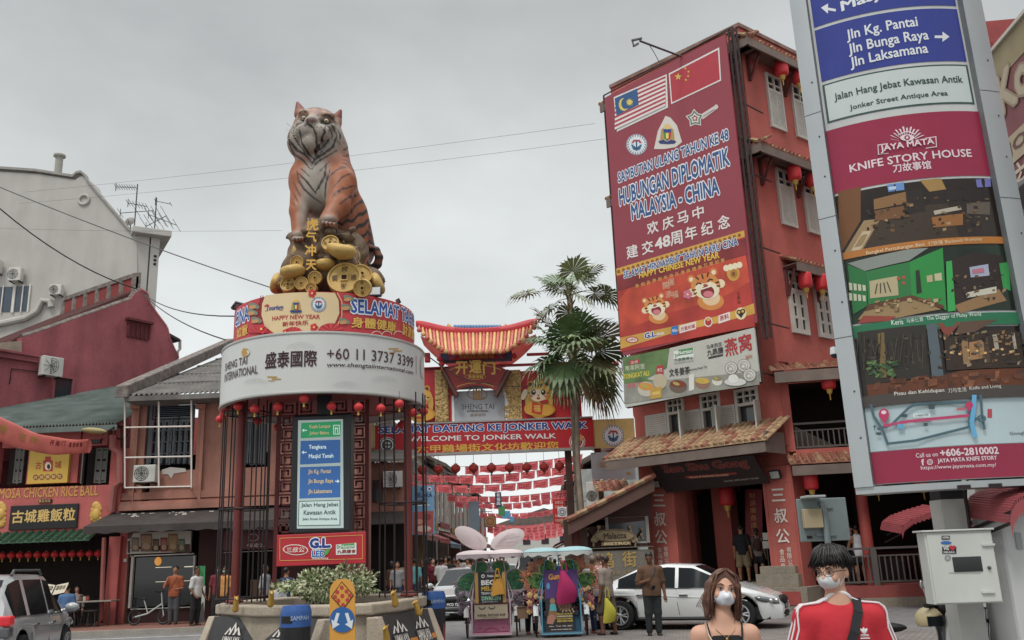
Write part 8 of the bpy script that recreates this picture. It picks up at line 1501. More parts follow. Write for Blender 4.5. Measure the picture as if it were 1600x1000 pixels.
car('dark car of which only the roof corner and mirror show at the bottom left',(-7.3,10.2,0),R_(100),dkp,4.3,1.75,1.3)
car('silver car half hidden behind the pink trishaw',(-1.75,29.5,0),R_(-97),slv,4.3,1.74,1.5)
car('white SUV in the queue of traffic, left of the other white car',(.55,41,0),R_(-91),whp,4.6,1.85,1.85,'suv');car('white car behind the blue trishaw further down the street',(2.1,45,0),R_(-91),whp);car('silver car in the traffic between the two white vehicles',(-.9,47,0),R_(-91),slv);car('farthest white SUV in the street traffic',(1.3,58,0),R_(-91),whp,4.6,1.85,1.8,'suv')
# trishaws
def flower(b,c,r,m,rg):
 for k in range(5):a=1.257*k+rg.random();b.ell(Vector(c)+Vector((r*.6*math.cos(a),-.01,r*.6*math.sin(a))),(r*.5,r*.25,r*.5),m,n=6,k=4)
 b.ell(Vector(c)+Vector((0,-.03,0)),r*.3,m,n=6,k=4)
def spoked(t,x,y,r,fcol,rimcol,nm='wheel',lean=0):
 RX=Matrix.Rotation(R_(90),3,'Z');w_=mk(nm,t,tyre_m,lambda b:b.torus((x,y,r),r-.02,.02,n=32,k=6,M3=RX),local=True,smooth=True)
 mk('rim',w_,M('rim_'+rimcol.strip('#'),rimcol,rough=.3,metal=.4),lambda b:(b.torus((x,y,r),r-.05,.012,n=32,k=5,M3=RX),[b.tube([(x,y,r),(x,y+(r-.05)*math.cos(a),r+(r-.05)*math.sin(a))],.004,n=3)for a in[k*.3927 for k in range(16)]],b.tube([(x-.06,y,r),(x+.06,y,r)],.03,n=8)),local=True)
 if fcol:mk('fender',t,paint(fcol),lambda b:b.grid(lambda i,j:Vector((x+.055*(2*j-1),y+(r+.035-.02*abs(2*j-1))*math.cos(R_(-10+170*i)),r+(r+.035-.02*abs(2*j-1))*math.sin(R_(-10+170*i)))),20,4),local=True,smooth=True)
def petal(b,c,rx,rz,rot,m,th=.1,y0=0,dome=.12):
 cr2,sr2=math.cos(rot),math.sin(rot)
 def f(i,j,s):a=2*math.pi*i;x,z=rx*j*math.cos(a),rz*j*math.sin(a);return Vector((c[0]+x*cr2-z*sr2,y0+s*th*(1-j**2)+c[1],c[2]+x*sr2+z*cr2))
 for s in(-1,1):b.grid(lambda i,j:f(i,j,s),28,5,m,closed=True)
fol=[M('plastic_leaf_green','#5f8a4a',rough=.5,var=.4,scale=12),M('plastic_leaf_dark','#2f5a38',rough=.5,var=.3,scale=9),M('teal_green','#4a8a6a',rough=.6,var=.35,scale=14)]
def trishaw(lab,x,Y,rz,c):
 t=thing('trishaw',lab,'trishaw',(x,Y,0),rz,'decorated trishaws');rg=random.Random(c['seed']);bp=paint(c['body']);fr=paint(c['frame'])
 for s in(-1,1):spoked(t,s*.56,.1,.34,c['fender'],c['rim'])
 spoked(t,.62,1.5,.33,None,'#a9a9a9','rear_wheel');mk('bicycle_frame',t,fr,lambda b:(b.tube([(.62,.1,.4),(.62,.55,.38),(.62,1.5,.34)],.022,n=6),b.tube([(.62,.62,.38),(.62,.95,.92)],.022,n=6),b.tube([(.62,.95,.85),(.62,.1,.8),(.62,-.05,.98)],.02,n=6),b.tube([(.36,0,1.0),(.62,-.05,1.0),(.88,0,1.0)],.016,n=6),b.ell((.62,1.0,.97),(.1,.15,.05)),[b.tube([(.62+k,.95,.86),(.62+k,1.5,.34)],.014,n=5)for k in(-.06,.06)]),local=True)
 mk('carriage',t,bp,lambda b:(b.box((0,.12,.27),(.86,.55,.36)),b.box((0,.3,.72),(.84,.1,.8)),b.box((0,-.18,.1),(.84,.3,.04)),[b.box((s*.43,.05,.5),(.05,.5,.5))for s in(-1,1)]),local=True,bevel=.03)
 mk('seat',t,paint(c['seat']),lambda b:(b.box((0,.02,.49),(.78,.46,.12)),b.tube([(-.42,-.05,.77),(.42,-.05,.77)],.075,n=12)),local=True,bevel=.03)
 mk('frame_bars',t,fr,lambda b:([b.tube([(s*.43,-.3,.1),(s*.43,-.25,.75),(s*.36,-.05,1.3),(s*.3,0,1.72)],.016,n=6)for s in(-1,1)],b.tube([(0,0,1.2),(0,0,1.78)],.014,n=6),[b.tube([(s*.12,-.1,1.35),(s*.4,-.12,1.2),(s*.5,-.14,.9),(s*.42,-.2,.7)],.012,n=5)for s in(-1,1)],b.tube([(-.45,-.32,.08),(.45,-.32,.08)],.016,n=6)),local=True)
 def canopy(b):
  for s in(-1,1):b.ell((s*.36,.05,1.82),(.42,.5,.1),0,n=24,k=10)
  for s in(-1,1):b.grid(lambda i,j:Vector((s*.36-.42*math.cos(2*math.pi*i),.05+.5*math.sin(2*math.pi*i),1.81-.1*j*(.8+.2*math.cos(60*i)))),60,1,1)
 cn=mk('canopy',t,[paint(c['canopy'],rough=.7),paint(c['skirt'],rough=.8)],canopy,local=True,smooth=True)
 if c.get('wings'):
  for s,rot,cx,cz in((-1,-.55,-.44,2.2),(1,.35,.42,2.14)):mk('wing',cn,[paint('#c6b8b8',rough=.7)],lambda b:(petal(b,(cx,.25,cz),.42,.21,rot,0,.05),[b.tube([(cx-s*.34*math.cos(rot),.2,cz-s*.34*math.sin(rot)),(cx+.1*k*math.cos(rot)-.17*q*math.sin(rot),.19,cz+.1*k*math.sin(rot)+.17*q*math.cos(rot))],.006,n=4)for k,q in((1,.8),(2,.5),(3,.1),(2,-.5),(1,-.8))]),local=True,smooth=True)
 for cx,cz,rx,rz_,rot in c['petals']:
  p=mk('flower_panel',t,fol,lambda b:(petal(b,(cx,.06,cz),rx,rz_,rot,2 if c.get('wings')else 1,.02),[flower(b,(cx+rx*.8*q*math.cos(a)*math.cos(rot)-rz_*.8*q*math.sin(a)*math.sin(rot),.03,cz+rx*.8*q*math.cos(a)*math.sin(rot)+rz_*.8*q*math.sin(a)*math.cos(rot)),rg.uniform(.02,.05),rg.choice(c['fm']),rg)for q,a in[(math.sqrt(rg.random()),rg.random()*6.28)for _ in range(85)]]),local=True)
  mk('panel_rim',p,paint(c['rimc']),lambda b:b.tube([(cx+rx*math.cos(a)*math.cos(rot)-rz_*math.sin(a)*math.sin(rot),.03,cz+rx*math.cos(a)*math.sin(rot)+rz_*math.sin(a)*math.cos(rot))for a in[2*math.pi*k/28 for k in range(29)]],.018,n=6,cap=False),local=True)
 mk('fringe',t,[cloth_mat('fringe_'+q.strip('#'),q,.2)for q in c['fringe']],lambda b:[(lambda p:[b.tube([p,p+Vector((rg.gauss(0,.06),rg.gauss(-.03,.03),rg.gauss(0,.06)))],[.02,.004],m,n=4)for _ in range(5)])(Vector((px_+rg.gauss(0,.02),.0,pz+rg.gauss(0,.02))))for m,path in enumerate(c['paths'])for(x0,z0),(x1,z1) in zip(path,path[1:])for px_,pz in[(x0+(x1-x0)*k/9,z0+(z1-z0)*k/9)for k in range(9)]],local=True)
 mk('ornament',t,[paint(q)for q in c['orn']],lambda b:[flower(b,(s*rg.uniform(.4,.72),rg.uniform(-.1,.05),rg.uniform(.55,1.0)),rg.uniform(.03,.07),rg.randrange(3),rg)for s in(-1,1)for _ in range(34)],local=True)
 mk('bell',t,chrome,lambda b:[b.ell((s*.5,-.22,.68),.035,n=8,k=6)for s in(-1,1)],local=True);return t
class LocalPlane:
 def __init__(s,y,tilt=0,z0=0):s.y,s.t,s.z0=y,tilt,z0
 def pt(s,u,z,off=0):return Vector((u,s.y-off+(z-s.z0)*s.t,z))
def lart(pl,name,parent,fn,off=.004):A=Art(pl,off,.004,uv=True);fn(A);return A.b.build(name,A.mats,parent,local=True)
pp=P(769,990,21.3);tp=trishaw('pink trishaw with a white butterfly canopy and a vaccination poster',pp.x,21.3,0,dict(seed=3,body='#b77a92',frame='#b3a5a8',fender='#c2bdbb',rim='#8a6a72',seat='#b78e9c',canopy='#c6b8b8',skirt='#b3a4a8',wings=1,rimc='#a9a0a4',fm=[0,2,2],fringe=['#a098a0','#a098a0'],orn=['#8a7886','#a9a2a8','#6a5a66'],petals=[(-.52,1.2,.27,.21,.5),(-.62,1.02,.2,.17,0),(.55,1.2,.24,.27,-.3),(-.24,1.52,.2,.14,.1),(.24,1.52,.2,.14,-.1)],paths=[[(-.8,1.2),(-.7,.75),(-.45,.6)],[(.82,1.2),(.72,.75),(.45,.6)]]))
pl_=LocalPlane(-.28,.05,.8);pb=mk('poster',tp,paint('#2d2f33'),lambda b:b.obox(pl_.pt(-.27,.76),(.54,0,0),(0,.03,.66),(0,.02,0)),local=True)
mk('poster_frame',pb,paint('#b08a45'),lambda b:[b.obox(pl_.pt(x,.76,.01),(.07,0,0),(0,.033,.66),(0,.02,0))for x in(-.345,.275)],local=True)
def vac(A):A.text('BECA',-.2,1.2,.22,1.2,.1,'#d5d6d3',.05);A.text('MELAKA',-.2,1.07,.24,1.07,.085,'#c9a23c',.04);A.text('TELAH LENGKAP',-.21,.97,.22,.97,.05,'#d5d6d3',.03);A.text('DIVAKSIN',-.2,.86,.22,.86,.085,'#8fc0a2',.04);A.text('SELAMAT MENAIKI BECA',-.19,.785,.17,.785,.03,'#b5b8b6',.01);A.ell(-.16,1.34,.04,.04,'#d5d6d3');A.ell(-.16,1.34,.02,.02,'#2d2f33');A.text('Melaka',-.07,1.34,.08,1.34,.05,'#d5d6d3',.02,.3);A.rect(.12,1.31,.2,1.37,'#c9a23c')
lart(pl_,'lettering',pb,vac)
p3=LocalPlane(-.26,0,0);sb=mk('sign_panel',tp,paint('#b1a48c'),lambda b:b.box((0,-.25,.57),(.74,.02,.3)),local=True);lart(p3,'lettering',sb,lambda A:(A.text('KEKAL PATUHI SOP',-.3,.5,.32,.5,.045,'#3a3630',.03),A.text('JAGA JARAK',-.2,.45,.15,.45,.02,'#5a544a',.02),A.ring(-.2,.68,.08,.06,.025,'#55524a',a0=180,a1=360),A.ring(.02,.68,.08,.06,.025,'#55524a',a0=180,a1=360)))
p4=LocalPlane(-.17,0,0);lart(p4,'carving',tp,lambda A:(A.quad((-.38,.14),(.38,.14),(.38,.37),(-.38,.37),'#a2627c'),A.ring(0,.14,.17,.09,.025,'#8d3a50',a0=0,a1=180),A.ell(-.26,.22,.03,.014,'#7a4a5c'),A.ell(.26,.22,.03,.014,'#7a4a5c')))
bp_=P(878,990,20.9);tq=trishaw('blue trishaw with a pale blue canopy and orange fringed leaf panels',bp_.x,20.9,0,dict(seed=9,body='#2a5166',frame='#4a8aa4',fender='#bcc2c4',rim='#8a4a58',seat='#24303a',canopy='#8fb0b4',skirt='#b9bcba',rimc='#a9b06a',fm=[0,0,0,1],fringe=['#c98a6a','#c98a6a','#b9707a'],orn=['#b06a6a','#c9a46a','#5a4a4a'],petals=[(-.5,1.16,.27,.2,-.25),(.56,1.14,.3,.19,.3),(-.26,1.46,.18,.16,.4),(.26,1.46,.19,.17,-.5)],paths=[[(-.36,1.66),(-.56,1.52),(-.8,1.3),(-.74,1.05),(-.5,.9),(-.3,.86)],[(.36,1.66),(.56,1.5),(.86,1.36),(.84,1.05),(.5,.9),(.3,.86)],[(-.45,.88),(-.68,.84),(-.7,.66),(-.45,.52),(.0,.5),(.45,.52),(.7,.66),(.66,.84),(.45,.88)]]))
pq=LocalPlane(-.3,.12,.1);pb=mk('poster',tq,[paint('#4a2f6a'),paint('#2a2426')],lambda b:(b.obox(pq.pt(-.34,.82),(.74,0,0),pq.pt(0,1.42)-pq.pt(0,.82),(0,.02,0),0),b.obox(pq.pt(-.34,.12),(.6,0,0),pq.pt(0,.815)-pq.pt(0,.12),(0,.02,0),1)),local=True)
def bpost(A):
 A.text('Guna',-.24,1.27,.06,1.29,.12,'#c98a3a',.05);A.ell(-.26,1.08,.04,.07,'#4a86b0');A.rect(-.04,.84,.0,1.2,'#3a5a9a')
 A.ell(-.18,.76,.06,.07,'#8a6a58');A.poly([(-.26,.56),(-.1,.56),(-.12,.7),(-.24,.7)],'#4a9aa0');A.rect(-.28,.4,-.1,.56,'#7a5a3a');A.ell(.08,.66,.14,.1,'#8a6a5a')
 for k in range(14):A.ell(-.02+.024*k,.58+.05*math.sin(k*2),.016,.026,('#a98a6a','#6a4a3a','#b9a58a')[k%3])
 for k,(tx,c) in enumerate((('MELAKA BANDAR','#b9a23a'),('WARISAN DUNIA','#c9c0a0'),('DAN CULTURAL','#b9a23a'),('HERITAGE TOUR','#c9b33a'))):A.text(tx,-.1,.49-.05*k,.24,.49-.05*k,.034,c,.03)
 A.poly([(-.33,.3),(-.2,.28),(-.12,.42),(-.2,.5),(-.3,.46)],'#9a6a58');A.text('No. Tel: 06-281',-.28,.24,.22,.24,.024,'#c9c4b8',.01);A.text('www.visitmelaka.my',-.24,.17,.2,.17,.026,'#d0ccc4',.02)
lart(pq,'print',pb,bpost)
def bag(name,lab,loc,w_,h,c,cat='bag',handle=True,sagp=1.):
 t=thing(name,lab,cat,tuple(loc));bm_=cloth_mat('bag_'+c.strip('#'),c,.25)
 mk('sack',t,bm_,lambda b:b.grid(lambda i,j:Vector((w_/2*(.16+.84*math.sin(math.pi*min(.62,.04+.6*(1-j)))**1.1)*math.cos(2*math.pi*i)*(1+.07*math.sin(12.57*i+5*j)+.1*j*math.sin(69*i))+.04*math.sin(4*j),w_*.3*math.sin(math.pi*(.1+.8*(1-j)))*math.sin(2*math.pi*i),-h+h*j+.03*math.sin(7*i)*(1-j))),22,12,closed=True),local=True,smooth=True)
 mk('base',t,bm_,lambda b:b.ell((0,0,-h+.02),(w_*.36,w_*.14,.05)),local=True,smooth=True)
 if handle:mk('handle',t,bm_,lambda b:[b.tube([(s*w_*.16,.0,-.03),(s*w_*.12,0,.14),(s*.01,0,.22)],.012,n=5)for s in(-1,1)],local=True)
 return t
bag('plastic_bag','big magenta plastic bag hanging on the front of the blue trishaw',Vector((bp_.x+.1,20.9-.33,1.4)),.42,.68,'#b02862');bag('plastic_bag','yellow plastic bag held by the man in the grey shirt',P(949,934,20.6),.27,.5,'#b9b238');
tb_=thing('tote_bag','yellow tote bag hung on the poster of the pink trishaw','bag',(pp.x+.17,21.3-.33,1.2));mk('bag_body',tb_,M('tote_yellow','#c08a30',rough=.8,var=.12),lambda b:b.grid(lambda i,j:Vector(((.1+.05*j)*math.cos(2*math.pi*i)*1.05,.05*math.sin(2*math.pi*i)*(1-.5*(1-j)),.06-.34*j+.02*math.sin(9*i))),16,6,closed=True),local=True);mk('strap',tb_,M('tote_yellow','#c08a30'),lambda b:[b.tube([(s*.07,-.03,.05),(s*.03,-.02,.26),(s*.01,.0,.3)],.012,n=5)for s in(-1,1)],local=True)
bx2=thing('carton','brown cardboard carton hanging between the two trishaws','carton',tuple(P(816,966,21.2)),.1);mk('box',bx2,M('cardboard','#7f6650',rough=.9),lambda b:b.box((0,0,.12),(.24,.3,.24)),local=True,bevel=.006);mk('flap',bx2,M('cardboard','#7f6650'),lambda b:b.box((0,-.13,.25),(.24,.08,.01)),local=True)
# litter bins, marker board, two wheelers, standing banner
bl_m,bagm=M('bin_blue','#2a5290',rough=.4,var=.06),M('bin_bag_black','#232325',rough=.45,var=.15)
def litter_bin(lab,x,ytop,Y,r,red):
 p=P(x,ytop,Y);t=thing('litter_bin',lab,'litter bin',(p.x,Y,0),0,'blue topped litter bins');z=p.z
 mk('lid',t,bl_m,lambda b:b.lathe([(r*1.02,z-.3),(r*1.04,z-.1),(r*1.0,z-.06),(r*.9,z),(r*.2,z+.01),(0,z+.01)],n=28),local=True,smooth=True);mk('opening',t,blackp,lambda b:b.grid(lambda i,j:Vector((r*1.05*math.sin(-.9+.9*i),-r*1.05*math.cos(-.9+.9*i),z-.24+.1*j)),10,1),local=True)
 mk('liner',t,bagm,lambda b:b.grid(lambda i,j:Vector((r*(1.02+.05*math.sin(9*i*6.28+4*j)*(1-j*.5)-.12*(1-j))*math.cos(2*math.pi*i),r*(1.02+.05*math.sin(9*i*6.28+4*j)*(1-j*.5)-.12*(1-j))*math.sin(2*math.pi*i),.35+(z-.65)*j)),48,8,closed=True),local=True,smooth=True)
 mk('drum',t,M('bin_red','#8a3436',rough=.5)if red else bl_m,lambda b:b.lathe([(0,0),(r*.86,0),(r*.94,.2),(r*.94,.6)],n=24),local=True,smooth=True)
 lart(type('Q',(),{'pt':lambda s,u,q,off=0:Vector(((r*1.04+off)*math.sin(u/r),-(r*1.04+off)*math.cos(u/r),q))})(),'lettering',t,lambda A:(A.text('SAMPAH',-.02,z-.17,.24,z-.17,.06,'#8fa2bd',.02)))
litter_bin('blue topped litter bin in front of the planter beside the yellow marker board',463,946,14.0,.22,False);litter_bin('blue topped litter bin on a red drum at the right end of the planter',677,924,17.3,.22,True)
mq=Plane((0,13.7),(1,0));mp0=mq.at(536,960);mb_=thing('marker_board','yellow road marker board with red dots and a blue arrow sign','road sign',(mp0.x,13.7,0))
ml=[mq.px(*p)for p in[(516,1010),(516,925),(518,915),(523,908),(530,905),(538,904.5),(546,906),(552,912),(555,922),(556,1010)]]
mk('board',mb_,M('marker_yellow','#c98f33',rough=.45,var=.05),lambda b:b.prism(ml+[(ml[-1][0],.5),(ml[0][0],.5)],mq.pt(0,0),mq.d,(0,0,1),mq.n*.04));mk('post',mb_,alu,lambda b:b.slab(mq,(ml[0][0]+ml[-1][0])/2-.04,(ml[0][0]+ml[-1][0])/2+.04,0,1.2,-.08,-.002))
A=Art(mq,.042,.003);A.poly([(535,908),(554,930),(537,953),(518,932)],'#4a2a24');A.poly([(535,910),(552,930),(537,950.5),(520,932)],'#c98f33')
for x,y in((535,918),(528,925),(542.5,924),(521.5+3,932.5),(536,931),(547.5,930),(529.5,938.5),(544,937.5),(537,945)):A.ell(x,y,3.1,3.4,'#a83a2e')
A.ell(536,968,19.5,20,'#245a96')
for s in(-1,1):A.poly([(536+s*4,958),(536+s*9,957),(536+s*13,970),(536+s*17,967.5),(536+s*15,982),(536+s*4,975),(536+s*8.5,972.5)],'#c9ced2')
A.build('marks',mb_)
sbn=thing('standing_banner','narrow green and white standing banner beside the man in white','banner',tuple(P(313,975,29.2)));sbp=Plane((0,29.2),(1,0))
mk('panel',sbn,[paint('#3d9a5c'),paint('#b9bcb8')],lambda b:(slabpx(b,sbp,304,884,321,915,-.02,0,0),slabpx(b,sbp,304,915.2,321,974,-.02,0,1)));A=Art(sbp,.004);A.ell(313,920,7,8,'#c9ccc8');A.poly([(306,974),(309,950),(318,940),(320,974)],'#4a4c4a');A.ell(313,898,5,6,'#2d7a46');A.build('print',sbn)
def bike(lab,x,Y,rz):
 t=thing('bicycle',lab,'bicycle',(x,Y,.15),rz);f_=paint('#a9b5ae',rough=.4)
 for y in(-.48,.48):spoked(t,0,y,.24,None,'#55585a')
 mk('frame',t,f_,lambda b:(b.tube([(0,-.42,.62),(0,.05,.34),(0,.48,.24)],.024,n=7),b.tube([(0,.05,.34),(0,.2,.75)],.016,n=6),b.tube([(0,-.48,.24),(0,-.4,.66),(0,-.36,.95)],.018,n=6)),local=True);mk('saddle',t,blackp,lambda b:b.ell((0,.22,.78),(.06,.13,.035)),local=True,smooth=True);mk('handlebar',t,blackp,lambda b:b.tube([(-.26,-.3,.98),(0,-.36,.95),(.26,-.3,.98)],.014,n=6),local=True);mk('basket',t,blackp,lambda b:b.box((0,.45,.52),(.16,.24,.03)),local=True)
bike('small silver folding bicycle leaning below the dark shop window',P(231,960,28.6).x,28.7,R_(82))
sc_p=P(1447,960,10.4);sct=thing('scooter','black and white scooter with a cream helmet behind the man in red','scooter',(sc_p.x-.22,10.5,0),R_(58))
swm,sbk=M('scooter_white','#bcbdb9',rough=.3,coat=.5),M('scooter_black','#1f2022',rough=.3,coat=.5)
for y in(-.62,.62):spoked(sct,0,y,.26,'#2a2b2d','#8a8c8e')
def scb(F):F.chain([(0,-.4,.95),(0,-.48,.65),(0,-.35,.36),(0,0,.3),(0,.3,.5)],[.11,.13,.12,.12,.15],.08).ell((0,.45,.62),(.15,.4,.16),.08)
F=Field(.02,(-.4,-.9,.1),(.4,1,1.2));scb(F);F.build('body',sbk,sct);F=Field(.016,(-.4,-.9,.3),(.4,.2,1.1));F.cone((-.11,-.5,.95),(-.13,-.45,.45),.05,.06).cone((.11,-.5,.95),(.13,-.45,.45),.05,.06);F.build('leg_shield',swm,sct)
mk('seat',sct,M('seat_black','#171718',rough=.6),lambda b:b.ell((0,.4,.8),(.15,.44,.07)),local=True,smooth=True);mk('handlebar',sct,blackp,lambda b:(b.tube([(-.33,-.3,1.05),(0,-.4,1.02),(.33,-.3,1.05)],.022,n=7),b.ell((0,-.44,1.0),(.13,.1,.09))),local=True,smooth=True)
for s in(-1,1):mk('mirror',sct,chrome,lambda b:(b.tube([(s*.25,-.33,1.05),(s*.33,-.3,1.24)],.008,n=4),b.ell((s*.35,-.3,1.27),(.06,.02,.045))),local=True,smooth=True)
hm=thing('helmet','cream open face helmet with a dark visor on the scooter','helmet',tuple(P(1452,968,10.2)),.6);F=Field(.012,(-.2,-.2,-.2),(.2,.2,.2));F.ell((0,0,0),(.13,.15,.135));F.cut((0,0,-.07),(0,0,-1));F.ell((0,-.14,-.05),(.1,.09,.09),.02,sub=True);F.build('shell',paint('#b5a67f',rough=.35),hm);mk('visor',hm,cg_,lambda b:b.grid(lambda i,j:Vector((.135*math.sin(-1.2+2.4*i),-.155*math.cos(-1.2+2.4*i),.04-.1*j)),14,3),local=True,smooth=True)
# people
SKN={k:M('skin_'+k,c,rough=.55,var=.06,scale=5,spec=.3)for k,c in(('fair','#b98d76'),('tan','#94694f'),('brown','#6a4836'),('dark','#4f3529'))}
def rotm(yaw,pitch,tilt):return Matrix.Rotation(yaw,3,'Z')@Matrix.Rotation(pitch,3,'X')@Matrix.Rotation(tilt,3,'Y')
def person(lab,loc,rz,H=1.7,shirt=('#808080',.55),legs=('#2a2c33','long'),hair=('#1c1716','short'),skin='tan',shoes='#2c2826',h=.017,mask=None,group=None,g=1.0,head=(0,0,0),ua=None,fa=None,th=None,sk=None,name='person',lean=(0,0,0),fem=False,dress=None,strap=None,drop=0,hands=True,pack=None):
 t=thing(name,lab,'person',loc,rz,group);v=lambda*p:np.array(p,float);ln=v(*lean)
 ua=ua or[(.22,.06,-1),(-.22,.06,-1)];fa=fa or[(.06,-.22,-1),(-.06,-.22,-1)];th=th or[(.02,-.03,-1),(-.02,.03,-1)];sk=sk or[(.0,.05,-1),(.0,.08,-1)]
 U=lambda d:v(*d)/np.linalg.norm(d);sw=.088 if fem else.1;S=[v(sw*g**.4,.0,.779)+ln,v(-sw*g**.4,.0,.779)+ln];D=v(0,0,-drop)
 EB=[S[i]+U(ua[i])*.17 for i in(0,1)];WR=[EB[i]+U(fa[i])*.148 for i in(0,1)];HP_=[v(.052,0,.51),v(-.052,0,.51)];KN=[HP_[i]+U(th[i])*.235 for i in(0,1)];AN=[KN[i]+U(sk[i])*.235 for i in(0,1)]
 for q in(S,EB,WR,HP_,KN,AN):
  for i in(0,1):q[i]=q[i]+D
 z=lambda a,i=0,k=0.:v(0,0,a)+D+ln*k;R3=rotm(*head);RH=np.array(R3);nk=v(0,.006,.862)+D+ln
 hp=lambda x,y,zz:nk+RH@(v(x,y,zz)-v(0,.006,.862))
 def new(hh=h,e=.05):
  P_=np.array(S+EB+WR+HP_+KN+AN+[hp(0,0,.99),z(.5)]);return Field(hh/H if False else hh,(P_.min(0)-.13-e)*H,(P_.max(0)+.13+e)*H)
 def E(F,c,r,k=.02,R=None,sub=False):F.ell(c*H,np.array(r)*H,k*H,R,sub)
 def C(F,a,b,ra,rb,k=.02):F.cone(a*H,b*H,ra*H,rb*H,k*H)
 bw=.9 if fem else 1.0
 def torso(F,e=0.):
  gg=g
  E(F,z(.525),(.082*gg**.5+e,.06*gg+e,.06+e));E(F,z(.6,0,.35)-v(0,.012*(gg-1)*3,0),(.07*bw*gg+e,.052*gg+e,.09+e),.04);E(F,z(.71,0,.75),(.09*bw*gg**.6+e,.06*gg**.6+e,.09+e),.04)
  C(F,S[0]*.72+S[1]*.28,S[1]*.72+S[0]*.28,.038+e,.038+e,.04);[C(F,S[i]*.7+S[1-i]*.3+v(0,.008,.004),z(.832,0,1),.028+e,.024+e*.4,.03)for i in(0,1)]
  if fem:[E(F,z(.725,0,.8)+v(s*.038,-.042,0),(.034+e,.03+e,.032+e),.02)for s in(-1,1)]
 def arm(F,i,e=0.,f=2.):
  a=.03*(.84 if fem else 1)*g**.4+e;E(F,S[i],(a*1.05,a*1.05,a*1.05),.03)
  if f<=1:C(F,S[i],S[i]+(EB[i]-S[i])*f,a,a*.95+.2*e,.025)
  else:C(F,S[i],EB[i],a,a*.78+e*.3,.025);C(F,EB[i],EB[i]+(WR[i]-EB[i])*(f-1),a*.8+e*.3,a*(.8-.26*(f-1))+e*.5,.015)
 def leg(F,i,e=0.,f=2.,wd=1.):
  a=.05*g**.4+e
  if f<=1:C(F,HP_[i],HP_[i]+(KN[i]-HP_[i])*f,a*1.05,a*(.95)*wd,.03)
  else:C(F,HP_[i],KN[i],a*1.05,(.034+e)*wd,.03);C(F,KN[i],KN[i]+(AN[i]-KN[i])*(f-1),(.034+e)*wd,(.023+e*1.3)*wd,.02);(E(F,KN[i]*.72+AN[i]*.28+v(0,.012,0),(.032+e,.034+e,.055),.02)if f>1.3 and wd<1.05 else 0)
 big=h<.012
 F=new();torso(F)
 for i in(0,1):
  arm(F,i);leg(F,i);ft=AN[i]+v(.006*(1-2*i),-.062,-.026);C(F,AN[i],AN[i]+v(0,.01,-.018),.024,.02,.012);C(F,AN[i]+v(0,.005,-.022),ft,.02,.017,.012)
  d=WR[i]-EB[i];d/=np.linalg.norm(d);sd=np.cross(d,v(0,1,0)if abs(d[1])<.8 else v(1,0,0));sd/=np.linalg.norm(sd);nn_=np.cross(sd,d);pc=WR[i]+d*.03
  fr_=max(.0052,.42*h/H)
  if hands:
   C(F,WR[i],pc,.016,.019,.012);E(F,pc+d*.008,(.019,.017,.022),.01)
   for k in range(4):
    o=pc+d*.022+sd*(.0125*(k-1.5));L_=(.036,.042,.04,.032)[k];m=o+d*L_*.55+nn_*-.004;C(F,o,m,fr_*1.1,fr_,.004);C(F,m,m+(d*.75-nn_*.65)*L_*.5,fr_,fr_*.85,.003)
   o=pc+sd*.016*(1 if i else-1)-d*.005;C(F,o,o+(d*.7+sd*.6*(1 if i else-1)-nn_*.3)*.034,fr_*1.2,fr_,.006)
  else:E(F,pc+d*.018,(.02,.02,.035),.01)
 C(F,z(.79,0,1.),nk+v(0,0,.02),.036*(.86 if fem else 1),.031*(.84 if fem else 1),.025)
 E(F,hp(0,.01,.946),(.0425,.053,.05),.02,R3);E(F,hp(0,-.012,.918),(.037,.04,.048),.02,R3);E(F,hp(0,-.028,.886),(.021,.02,.017),.02,R3)
 if big:
  for s in(-1,1):E(F,hp(s*.022,-.04,.905),(.015,.012,.013),.012,R3);E(F,hp(s*.019,-.0555,.927),(.012,.009,.0065),.006,R3,True);E(F,hp(s*.0445,.012,.92),(.006,.014,.019),.006,R3);E(F,hp(s*.019,-.047,.9395),(.014,.008,.004),.008,R3)
  C(F,hp(0,-.05,.928),hp(0,-.061,.908),.0055,.0085,.008);E(F,hp(0,-.05,.89),(.014,.008,.006),.006,R3)
 else:
  C(F,hp(0,-.048,.928),hp(0,-.06,.91),.006,.009,.008)
  for s in(-1,1):E(F,hp(s*.045,.01,.92),(.009,.014,.02),.006,R3);E(F,hp(s*.018,-.056,.928),(.011,.01,.007),.006,R3,True)
 F.build('body',SKN[skin],t,relax=1)
 ew=paint('#c9c5bd',rough=.3);ed=paint('#1d1512',rough=.3);ld=M('lid_line','#2a1c18');X=lambda*q:Vector(hp(*q)*H)
 if h<.02:
  for s in(-1,1):
   if big:
    e_=mk('eye',t,ew,lambda b:b.ell(X(s*.0185,-.0475,.9265),(.0085*H,.006*H,.0037*H),R=R3),local=True,smooth=True);mk('iris',e_,ed,lambda b:b.ell(X(s*.0185,-.0525,.9263),(.0034*H,.0022*H,.0033*H),R=R3),local=True,smooth=True)
    mk('eyelid',t,ld,lambda b:b.tube([X(s*.0095,-.0535,.9265),X(s*.0185,-.0555,.9302),X(s*.0285,-.0505,.9275)],[.0008*H,.0014*H,.0009*H],n=5),local=True)
   else:mk('eye',t,ed,lambda b:b.ell(X(s*.0185,-.05,.928),(.007*H,.004*H,.004*H),R=R3),local=True)
   mk('eyebrow',t,M('brow_'+hair[0].strip('#'),hair[0]),lambda b:b.tube([X(s*.009,-.0565,.9395),X(s*.02,-.0575,.9435),X(s*.031,-.0505,.9405)],[.0022*H,.0028*H,.001*H],n=5),local=True)
  if not mask:mk('mouth',t,M('lips','#7a4a40'),lambda b:b.ell(X(0,-.0505 if not big else-.0555,.893),(.013*H,.004*H,.0035*H),R=R3),local=True)
